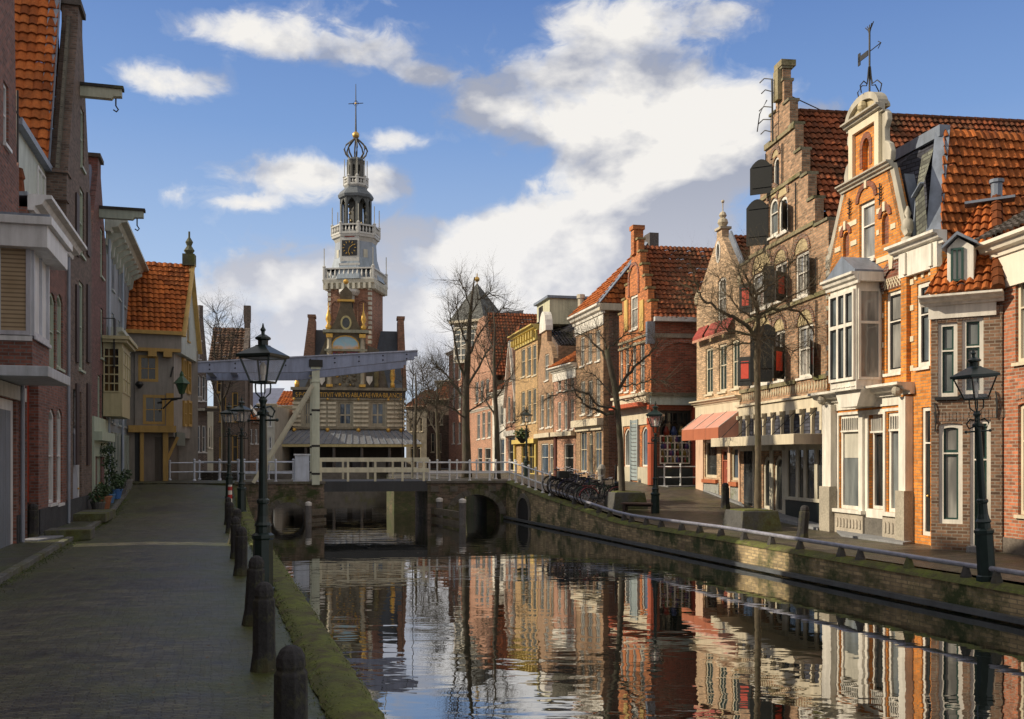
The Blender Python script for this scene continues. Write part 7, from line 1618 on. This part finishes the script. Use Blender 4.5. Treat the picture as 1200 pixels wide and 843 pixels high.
# ------------------------------------------------------------------ bench, bin, planters
X, Y = pt(749, 32.6); o = empty('bench', (X, Y, .02), R(-20), 'low dark wooden backless bench beside the lantern post', 'bench'); wd_ = paint((.05,.03,.025), .6)
for i in range(4): MB().box(-.62, .62, -.25+i*.14, -.14+i*.14, .42, .47).build('seat_plank', paint((.11,.065,.05), .5), o, bevel=.006)
for sx in (-1, 1):
    for sy in (-1, 1): MB().box(sx*.52-.045, sx*.52+.045, sy*.2+.02-.045, sy*.2+.02+.045, -.05, .41).build('leg', wd_, o)
MB().box(-.55, .55, -.03, .07, .34, .415).build('frame', wd_, o)
def planter(X, Y, z, w0, w1, hgt, rz, label, lean=0):
    o = empty('tree_planter', (X, Y, z), rz, label, 'planter', 'stone tree tubs on the right bank')
    MB().lathe([(w0*.7071, -.3), (w0*.7071, .0), (w1*.7071, hgt), (w1*.7071-.12, hgt), (w1*.7071-.15, hgt-.1)], n=4, rot=math.pi/4).build('tub', stone((.11,.11,.105), .35, .5), o, bevel=.02)
    MB().lathe([(w1*.7071-.1, hgt-.08), (w1*.7071-.15, hgt+.02), (.1, hgt+.06)], n=4, rot=math.pi/4).build('moss', stone((.08,.09,.03), 1.0), o); return o
X1, Y1 = pt(733, 31.3); planter(X1, Y1, zr(Y1)-.05, 1.35, 1.15, .62, R(10), 'stone tub with the bare tree beside the bench')
X2, Y2 = pt(880.5, 38.6); planter(X2, Y2, -.10, 1.35, 1.15, .62, R(14), 'mossy stone tub with the tree in front of the canopy shop')
o = empty('litter_bin', (*pt(721.5, 30.6), .35), 0, 'slim dark litter bin hung on a post next to the planted tree', 'bin')
MB().tube([(0,0,-.4), (0,0,1.5)], .035, 8).build('post', m_iron, o); MB().lathe([(.15, .1), (.19, .15), (.2, .8), (.17, .85)], .14, -.05, 0, 10).build('bin_body', m_black, o)
# white railing in front of the corner shop
r = empty('shop_railing', (0,0,0), 0, 'white tube railing around the steps of the corner house', 'railing'); a, b, c_ = pt(761.5, 25.0), pt(786, 26.6), pt(819, 26.3)
railing([pt(762, 25.9), pt(785.5, 26.4), pt(818, 26.3)], lambda p: zr(43.6)-.02, .95, 2, paint((.66,.68,.68), .4, .1, .2), r, gap=.95, post=.035, rails=.025)
tag(MB().prismz([pt(762, 26.0), pt(783, 26.6), pt(819, 26.5), pt(819, 23), pt(765, 23)], .2, zr(43.5)+.04).build('shop_steps', slab), 'grey stone platform with steps in front of the corner shop window', 'steps')
# slabs in front of shops
for pl_, z_, nm in (((pt(822, 25.9+1.4), pt(872, 30.1+1.2), pt(868, 30.4), pt(818, 27)), None, 0), ((pt(880, 32.6), pt(958, 38.8), pt(971, 37.7), pt(889, 31.6)), None, 0), ((pt(986, 42.2), pt(1058, 46.6), pt(1069, 45.9), pt(979, 39.2)), None, 0)):
    mb = MB(); n_ = len(pl_); vs = [(p[0], p[1], zr(p[1])+.06) for p in pl_]; mb.face(vs); o_ = [(p[0], p[1], zr(p[1])-.2) for p in pl_]
    for i in range(n_): j = (i+1) % n_; mb.face([o_[i], o_[j], vs[j], vs[i]])
    tag(mb.build('pavement_slab', slab), kind='structure')
# front steps and flower pots on the left pavement
def leafball(mb, c, r, n, rg, size=.07, squash=1.0):
    for i in range(n):
        d = Vector((rg.gauss(0,1), rg.gauss(0,1), rg.gauss(0,1))).normalized()*r*rg.uniform(.4, 1); d.z *= squash; p = Vector(c)+d
        a = Vector((rg.gauss(0,1), rg.gauss(0,1), rg.gauss(0,1))).normalized()*size*rg.uniform(.6, 1.4); b = a.cross(Vector((rg.gauss(0,1), rg.gauss(0,1), rg.gauss(0,1)))).normalized()*size*.45
        mb.face([p-a, p+b, p+a, p-b])
@cached
def leafm(c): 
    M = NT('leaves'); n = M.noise(M.coord(), 4, 3); M.set(M.b.inputs['Base Color'], M.ramp(n.outputs[0], [(.3, mul(c, .4)), (.7, mul(c, 1.6))])); M.b.inputs['Roughness'].default_value = .6; return M.m
rp_ = random.Random(11)
pots = [(121, 32.0, .30, .35, (.30,.12,.06), 'round clay pot with a bushy plant by the green shop front'), (128, 30.6, .22, 1.0, (.08,.2,.4), 'blue pot with a tall climbing plant against the grey-blue house'), (136, 29.6, .24, .35, (.05,.16,.45), 'bright blue flower pot on the left pavement'), (141.5, 28.6, .26, .4, (.12,.12,.13), 'dark pot with low greenery beside the blue pot'), (148, 27.4, .26, .45, (.2,.2,.2), 'grey tub with a dark shrub farther along the left houses'), (115, 33.5, .24, .3, (.1,.1,.1), 'small black pot nearest the pale green shop door')]
for px, s_, r_, hh, c_, lab in pots:
    X, Y = pt(px, s_); o = empty('flower_pot', (X, Y, zl(Y)+.09), 0, lab, 'flower pot', 'flower pots outside the left houses')
    MB().lathe([(r_*.7, 0), (r_, r_*1.4), (r_*1.08, r_*1.4), (r_*1.08, r_*1.6), (r_*.9, r_*1.6), (r_*.85, r_*1.45)], n=12).build('pot', paint(c_, .5), o)
    mb = MB(); k = 1 if hh < .9 else 4
    for q in range(k): leafball(mb, (rp_.uniform(-.08,.08), rp_.uniform(-.08,.08), r_*1.6+.18+q*.5), .3, 170, rp_, .07)
    mb.build('plant', leafm((.035,.07,.025)), o)
o = tag(MB().box(-.55, .55, -.5, .5, -.1, .17).build('front_step', stone((.13,.13,.12), .4), bevel=.02), 'low mossy stone doorstep slab on the left pavement', 'step'); X, Y = pt(82, 45); o.location = (X, Y, .09); o.rotation_euler = (0, 0, ANGC)
o = tag(MB().box(-1.1, 1.1, -.25, .25, -.1, .1).build('loose_slab', stone((.25,.26,.29), 0, .3), bevel=.01), 'pale grey stone slab lying at the kerb in front of the near left house', 'slab'); X, Y = pt(56, 43.5*1.07); o.location = (X, Y, .03); o.rotation_euler = (0, 0, ANGC+R(74))
# flower basket on the far lamp, wall basket
o = empty('flower_basket', at(612, 513, 60), 0, 'hanging basket with greenery beside the far lantern post', 'flower basket'); mb = MB(); leafball(mb, (0,0,.2), .55, 200, rp_, .14, .7); mb.build('plant', leafm((.05,.09,.02)), o); MB().lathe([(.1, -.35), (.4, .05)], n=10).build('basket', m_iron, o)
# ------------------------------------------------------------------ bicycles
def ringtube(mb, c, r, t, n=28, k=5):
    pts = [Vector((c[0]+r*math.cos(2*math.pi*i/n), c[1], c[2]+r*math.sin(2*math.pi*i/n))) for i in range(n+1)]; mb.tube(pts, t, k, cap=False)
def make_bike():
    o = empty('bicycle', (0,0,0), 0, '', 'bicycle', 'bicycles parked side by side behind the right quay wall'); fm = metal((.012,.012,.015), .3)
    for x in (-.52, .52):
        w = MB(); ringtube(w, (x, 0, .35), .335, .019); t = w.build('wheel', paint((.012,.012,.012), .7), o)
        s_ = MB()
        for i in range(14): a = i*math.pi/7; s_.tube([(x, .02*(-1)**i, .35), (x+.32*math.cos(a), 0, .35+.32*math.sin(a))], .0035, 3)
        ringtube(s_, (x, 0, .35), .312, .008, 24, 4); s_.ball((x, 0, .35), .03); s_.build('rim_and_spokes', metal((.35,.36,.38), .3, .8), t)
    f = MB(); bb_, st, hd = (-.08,0,.30), (-.2,0,.80), (.36,0,.86)
    for a, b, r_ in ((bb_, st, .016), (bb_, (.38,0,.78), .018), (st, (-.52,0,.35), .010), (bb_, (-.52,0,.35), .012), ((-.17,0,.66), (.36,0,.84), .015), (hd, (.40,0,.72), .02), ((.40,0,.72), (.52,0,.35), .013), (st, (-.22,0,.93), .012), (hd, (.34,0,1.02), .013)): f.tube([a, b], r_, 6)
    fr = f.build('frame', fm, o); MB().extr([(-.06,.93), (.06,.93), (.09,.97), (0,.99), (-.09,.97)], -.34, -.12).build('saddle', m_black, o)
    MB().tube([(.18,-.28,1.02), (.30,-.24,1.08), (.34,0,1.04), (.30,.24,1.08), (.18,.28,1.02)], .012, 6).build('handlebar', metal((.5,.5,.52), .3, .8), o)
    m = MB()
    for x in (-.52, .52):
        m.tube([(x+.375*math.cos(t), 0, .35+.375*math.sin(t)) for t in [R(d) for d in range(20, 175, 14)]], .014, 5)
    m.box(-.78, -.3, -.07, .07, .76, .775).tube([(-.7,0,.77), (-.52,0,.35)], .007, 4); m.build('mudguard_and_rack', fm, o)
    ringtube(c := MB(), (-.08,.04,.30), .085, .008, 14, 4); c.tube([(-.08,.05,.30), (-.02,.09,.16)], .01, 5).tube([(-.08,-.05,.30), (-.14,-.09,.44)], .01, 5).box(-.06, .02, .07, .15, .15, .17).build('crank', metal((.3,.3,.3), .3, .8), o)
    MB().box(-.45, .02, .04, .06, .27, .37).build('chain_case', fm, o)
    return o
bk0 = make_bike(); frames = [(.012,.012,.015), (.015,.02,.05), (.012,.012,.015), (.3,.02,.02), (.05,.06,.06), (.012,.03,.025)]
bl_lab = ['black bicycle at the bridge end of the row', 'black bicycle, second in the row from the bridge', 'dark bicycle with a high silver handlebar, third from the bridge', 'black bicycle in the left half of the row', 'black bicycle with a black crate on its front carrier', 'dark blue bicycle right of the one with the crate', 'black bicycle in the middle of the row behind the rail', 'bicycle with grey frame in the right half of the row', 'dark bicycle fourth from the near end of the row', 'black bicycle third from the near end of the row', 'dark green bicycle, second from the near end of the row', 'bicycle with red mudguards at the near end of the row']
for i in range(12):
    o = bk0 if i == 0 else copy_tree(bk0); Y = 41.3-i*.39; p = Q(14.75+rnd.uniform(-.1, .1), Y)
    place(o, p.x, p.y, zr(Y)-.01, R(16)+rnd.uniform(-.25, .25)+(math.pi if i % 3 == 1 else 0), bl_lab[i], 1.02, rnd.uniform(-.1, .1))
    if i in (3, 5, 7, 10, 11):
        for ch in o.children:
            if (ch.name.startswith('frame') and i != 11) or ch.name.startswith('mudguard'):
                ch.data = ch.data.copy(); ch.data.materials[0] = metal({3:(.02,.03,.08), 5:(.015,.02,.10), 7:(.2,.21,.23), 10:(.012,.06,.04), 11:(.30,.02,.03)}[i], .3)
    if i == 4: mb = MB().box(.35, .75, -.2, .2, .78, .81).box(.35, .37, -.2, .2, .8, 1.05).box(.73, .75, -.2, .2, .8, 1.05).box(.37, .73, -.2, -.18, .8, 1.05).box(.37, .73, .18, .2, .8, 1.05); mb.build('carrier_crate', m_black, o)
# ------------------------------------------------------------------ bare trees
def twig(mb, p, d, L, r, depth, rg, up=.15):
    """a wandering shoot that forks"""
    n = max(3, int(L/.22)); pts = [Vector(p)]; dd = Vector(d).normalized()
    for i in range(n):
        dd = (dd+Vector((rg.gauss(0,.16), rg.gauss(0,.16), rg.gauss(0,.13)+up*.18))).normalized(); pts.append(pts[-1]+dd*L/n)
    mb.tube(pts, [r*(1-.75*i/n) for i in range(n+1)], 5 if r > .03 else (4 if r > .015 else 3), cap=False)
    if depth > 0:
        for i in range(1, n+1):
            for q in range(1 if rg.random() < .78 else 2):
                k = pts[i]-pts[i-1]; side = k.cross(Vector((rg.gauss(0,1), rg.gauss(0,1), rg.gauss(0,1)))).normalized(); nd = (k.normalized()*rg.uniform(.4, 1.0)+side*rg.uniform(.5, 1.0)).normalized()
                twig(mb, pts[i], nd, L*rg.uniform(.35, .62), r*(1-.75*i/n)*.62, depth-1, rg, up)
def tree(name, label, Y, base, trunk, limbs, tm, rg, zbase, twigs=(3, .9, .022, 1), up=.15, group=None, cat='tree'):
    b = at(base[0], HZ, Y); o = empty(name, (b.x, Y, zbase), 0, label, cat, group); iv = Vector((b.x, Y, zbase))
    trunk = [(a, b, r_*.78) for a, b, r_ in trunk]; limbs = [(a, r_*.68, c) for a, r_, c in limbs]; tp = [Vector((0, 0, -.2))]+[at(px, py, Y)-iv for px, py, r_ in trunk]; MB().tube(tp, [trunk[0][2]*1.25]+[r_ for _, _, r_ in trunk], 12).build('trunk', tm, o, smooth=True)
    cr_ = MB()
    for pts_, r0, spread in limbs:
        P0 = [at(px, py, Y)-iv for px, py in pts_]; dy = rg.uniform(-1, 1)*spread; N = len(P0)
        for i in range(N): P0[i].y += dy*i/max(1, N-1)
        # refine with wiggle
        PP = [P0[0]]
        for a, c in zip(P0, P0[1:]):
            for q in (.34, .67, 1.0): PP.append(a.lerp(c, q)+Vector((rg.gauss(0,.03), rg.gauss(0,.05), rg.gauss(0,.03)))*(1 if q < 1 else .3))
        M_ = len(PP); cr_.tube(PP, [r0*(1-.62*i/(M_-1)) for i in range(M_)], 7)
        for i in range(2, M_):
            k = (PP[i]-PP[i-1]).normalized()
            for q in range(twigs[0] if i < M_-1 else twigs[0]+3):
                side = k.cross(Vector((rg.gauss(0,1), rg.gauss(0,1), rg.gauss(0,1)))).normalized(); nd = (k*rg.uniform(.1, .9)+side*rg.uniform(.4, 1)).normalized(); nd.z += rg.uniform(-.25, .45)*up*3
                twig(cr_, PP[i], nd, twigs[1]*rg.uniform(.5, 1.25), twigs[2]*rg.uniform(.7, 1.1), twigs[3], rg, up)
    cr_.build('crown', tm, o); return o
rt_ = random.Random(21); bk_ = bark(); bk2 = bark((.12,.095,.06))
tree('bare_tree', 'bare pollarded tree in a stone tub in front of the tall stepped gable', Y2, (887, 610), [(888, 598, .15), (888.5, 540, .125), (888, 470, .12), (887, 420, .13), (888, 399, .15)],
    [([(888, 400), (880, 388), (866, 377), (854, 371), (838, 363), (826, 357), (818, 345), (812, 334)], .10, .5), ([(888, 402), (884, 394), (868, 391), (852, 389), (843, 383)], .07, 1.0), ([(888, 398), (888, 370), (887, 345), (878, 330), (872, 316)], .11, .4),
     ([(888, 370), (880, 352), (876, 332), (884, 318)], .06, 1.0), ([(889, 372), (905, 362), (920, 362), (935, 366), (944, 376), (952, 392)], .08, .8), ([(888, 345), (896, 330), (896, 312), (904, 298)], .06, .9), ([(888, 345), (900, 335), (915, 325), (926, 310), (933, 303)], .06, 1.0),
     ([(889, 398), (896, 385), (902, 374), (905, 352)], .07, 1.1), ([(888, 402), (900, 396), (915, 402), (928, 412)], .05, 1.0), ([(888, 396), (872, 402), (858, 404), (846, 410)], .05, .9), ([(886, 350), (868, 340), (856, 322)], .05, 1.2), ([(905, 362), (925, 348), (945, 340), (958, 335)], .045, 1.2), ([(888, 372), (876, 368), (860, 352), (850, 338), (846, 322)], .05, .8)], bk2, rt_, -.1, (5, 1.05, .0085, 2), .12, 'bare trees along the right bank')
tree('bare_tree', 'bare lopped tree with spreading low limbs beside the bicycles', Y1-.2, (729, 580), [(729, 575, .16), (727, 520, .14), (724, 480, .14), (720, 450, .15), (714, 425, .13), (711, 410, .12)],
    [([(719, 485), (705, 483), (693, 479), (683, 472), (677, 464), (671, 452)], .09, .4), ([(722, 480), (702, 476), (690, 462), (672, 458), (655, 461), (644, 466)], .07, .6), ([(722, 462), (735, 440), (748, 426), (762, 415), (771, 402)], .10, .5), ([(728, 452), (745, 452), (760, 446), (775, 448)], .05, .8),
     ([(714, 425), (700, 405), (688, 392), (678, 388)], .07, .7), ([(711, 412), (708, 398), (700, 385)], .05, .7), ([(712, 412), (722, 400), (735, 392), (748, 390)], .06, .9), ([(724, 470), (712, 455), (698, 440), (685, 432)], .05, .9), ([(735, 440), (740, 424), (738, 408)], .05, .8), ([(720, 470), (740, 468), (757, 462)], .045, 1.0)], bk_, rt_, zr(Y1)-.05, (5, .95, .010, 2), .1, 'bare trees along the right bank')
tree('bare_tree', 'tall bare tree behind the bridge railing in front of the turret house', 56, (547, 556), [(547, 545, .34), (546, 500, .28), (546, 460, .25), (548, 420, .22), (550, 380, .16), (553, 350, .10), (556, 325, .04)],
    [([(546, 470), (530, 448), (520, 436), (512, 430)], .12, 1.5), ([(547, 450), (536, 420), (532, 390), (528, 370)], .12, 1.2), ([(547, 455), (562, 430), (570, 415), (580, 405)], .12, 1.5), ([(549, 420), (560, 395), (572, 378), (590, 362)], .10, 1.5), ([(549, 410), (540, 385), (536, 360)], .09, 1.5), ([(551, 375), (560, 352), (574, 345)], .07, 1.5), ([(552, 365), (546, 345), (540, 335)], .06, 1.5), ([(546, 490), (528, 478), (514, 470)], .08, 1.5), ([(547, 485), (565, 472), (578, 466)], .08, 1.5)], bk_, rt_, 1.0, (4, 1.5, .019, 2), .45, 'bare trees along the right bank')
tree('bare_tree', 'slender bare tree behind the bridge railing in front of the low white house', 52, (583, 556), [(583, 545, .2), (582, 500, .16), (580, 460, .15), (579, 420, .1), (580, 385, .05), (578, 365, .03)],
    [([(581, 490), (570, 470), (562, 455)], .08, 1), ([(580, 470), (590, 452), (600, 440)], .08, 1), ([(580, 450), (572, 425), (566, 405)], .07, 1), ([(580, 440), (588, 415), (594, 395)], .06, 1), ([(582, 510), (598, 500), (606, 490)], .05, 1), ([(579, 415), (572, 395), (570, 375)], .05, 1)], bk_, rt_, 1.0, (4, 1.2, .016, 2), .45, 'bare trees along the right bank')
tree('bare_tree', 'dim bare tree right of the weigh house', 74, (514, 556), [(514, 550, .22), (513, 510, .18), (511, 475, .13), (513, 450, .06)], [([(513, 510), (502, 490), (496, 470)], .1, 2), ([(512, 500), (522, 480), (528, 462)], .1, 2), ([(511, 480), (504, 462), (500, 448)], .08, 2), ([(512, 470), (518, 452), (520, 436)], .07, 2)], bk_, rt_, 1.0, (3, 2.0, .026, 2), .4, 'bare trees by the weigh house')
tree('bare_tree', 'dim bare tree touching the right corner of the weigh house', 78, (487, 556), [(487, 550, .22), (486, 510, .18), (488, 470, .13), (487, 440, .06)], [([(487, 510), (478, 490), (474, 475)], .1, 1), ([(487, 500), (496, 480), (502, 462)], .1, 1), ([(487, 480), (482, 460), (484, 440)], .08, 1), ([(488, 470), (496, 452), (494, 432)], .07, 1)], bk_, rt_, 1.0, (3, 2.0, .026, 2), .4, 'bare trees by the weigh house')
tree('bare_tree', 'bare tree behind the balance beam among the dark houses on the left', 58, (262, 556), [(262, 550, .2), (262, 500, .18), (260, 465, .14), (262, 420, .07)], [([(261, 480), (250, 455), (245, 430)], .1, 1), ([(261, 470), (272, 450), (280, 430)], .1, 1), ([(261, 450), (252, 420), (250, 385)], .1, 1), ([(261, 440), (268, 410), (274, 385)], .08, 1), ([(260, 430), (260, 395), (256, 370)], .07, 1)], bark((.04,.032,.025)), rt_, 1.0, (4, 1.5, .02, 2), .4)
# white railing of the side street, left, beyond the left quay
r = empty('street_railing', (0,0,0), 0, 'white tube railing across the street end on the left in front of the oriel house', 'railing'); railing([pt(199, 23.0), pt(240, 22.2), pt(281, 23.2)], lambda p: .97, .95, 2, wr, r, gap=1.6)
tag(MB().prismz([pt(232, 21.9), pt(284, 22.8), pt(284, 22.5), pt(232, 21.6)], .3, 1.42).build('low_wall', brick((.06,.055,.05))), 'low dark wall behind the white street railing on the left', 'wall')

lf = MB(); rl = random.Random(4)
for i in range(900):
    e = rl.random()
    if e < .55: off = rl.choice([-3.4, .85])+rl.gauss(0, .22); Y = 4+rl.random()**1.4*34
    else: off = rl.uniform(-3.4, .9); Y = 4+rl.random()**1.4*34
    if off < -3.5 or off > .93: continue
    c = Q(off, Y, zl(Y)+.035+.03*math.cos((off+1.2)*1.1)); a = rl.uniform(0, 6.28); s_ = rl.uniform(.012, .03); u = Vector((math.cos(a), math.sin(a), rl.uniform(-.2, .3)))*s_; v = Vector((-math.sin(a), math.cos(a), rl.uniform(-.2, .3)))*s_*.6
    lf.face([c-u, c+v, c+u, c-v])
tag(lf.build('leaf_litter', leafm((.11,.075,.03))), 'scattered fallen leaves and bits of moss on the left street', 'leaves', kind='stuff')
gr = MB(); rg_ = random.Random(8)
for i in range(9000):
    k = rg_.random()
    if k < .6: off, z0 = rg_.choice([.93, .96, 1.05, 1.25, 1.38])+rg_.gauss(0, .05), .05
    else: off, z0 = -3.55+abs(rg_.gauss(0, .12)), .0
    Y = 3.5+rg_.random()**1.5*36
    if off > 1.44: continue
    c = Q(off, Y, zl(Y)+z0*(1 if off > .97 else .3)); h_ = rg_.uniform(.006, .028); w_ = .003+.0003*Y; d = Vector((rg_.gauss(0,.02), rg_.gauss(0,.02), h_))
    gr.face([c-Vector((w_, 0, 0)), c+Vector((w_, 0, 0)), c+d])
tag(gr.build('grass_tufts', leafm((.08,.11,.02))), 'short grass and moss tufts along the quay edge and kerb', 'grass', kind='stuff')
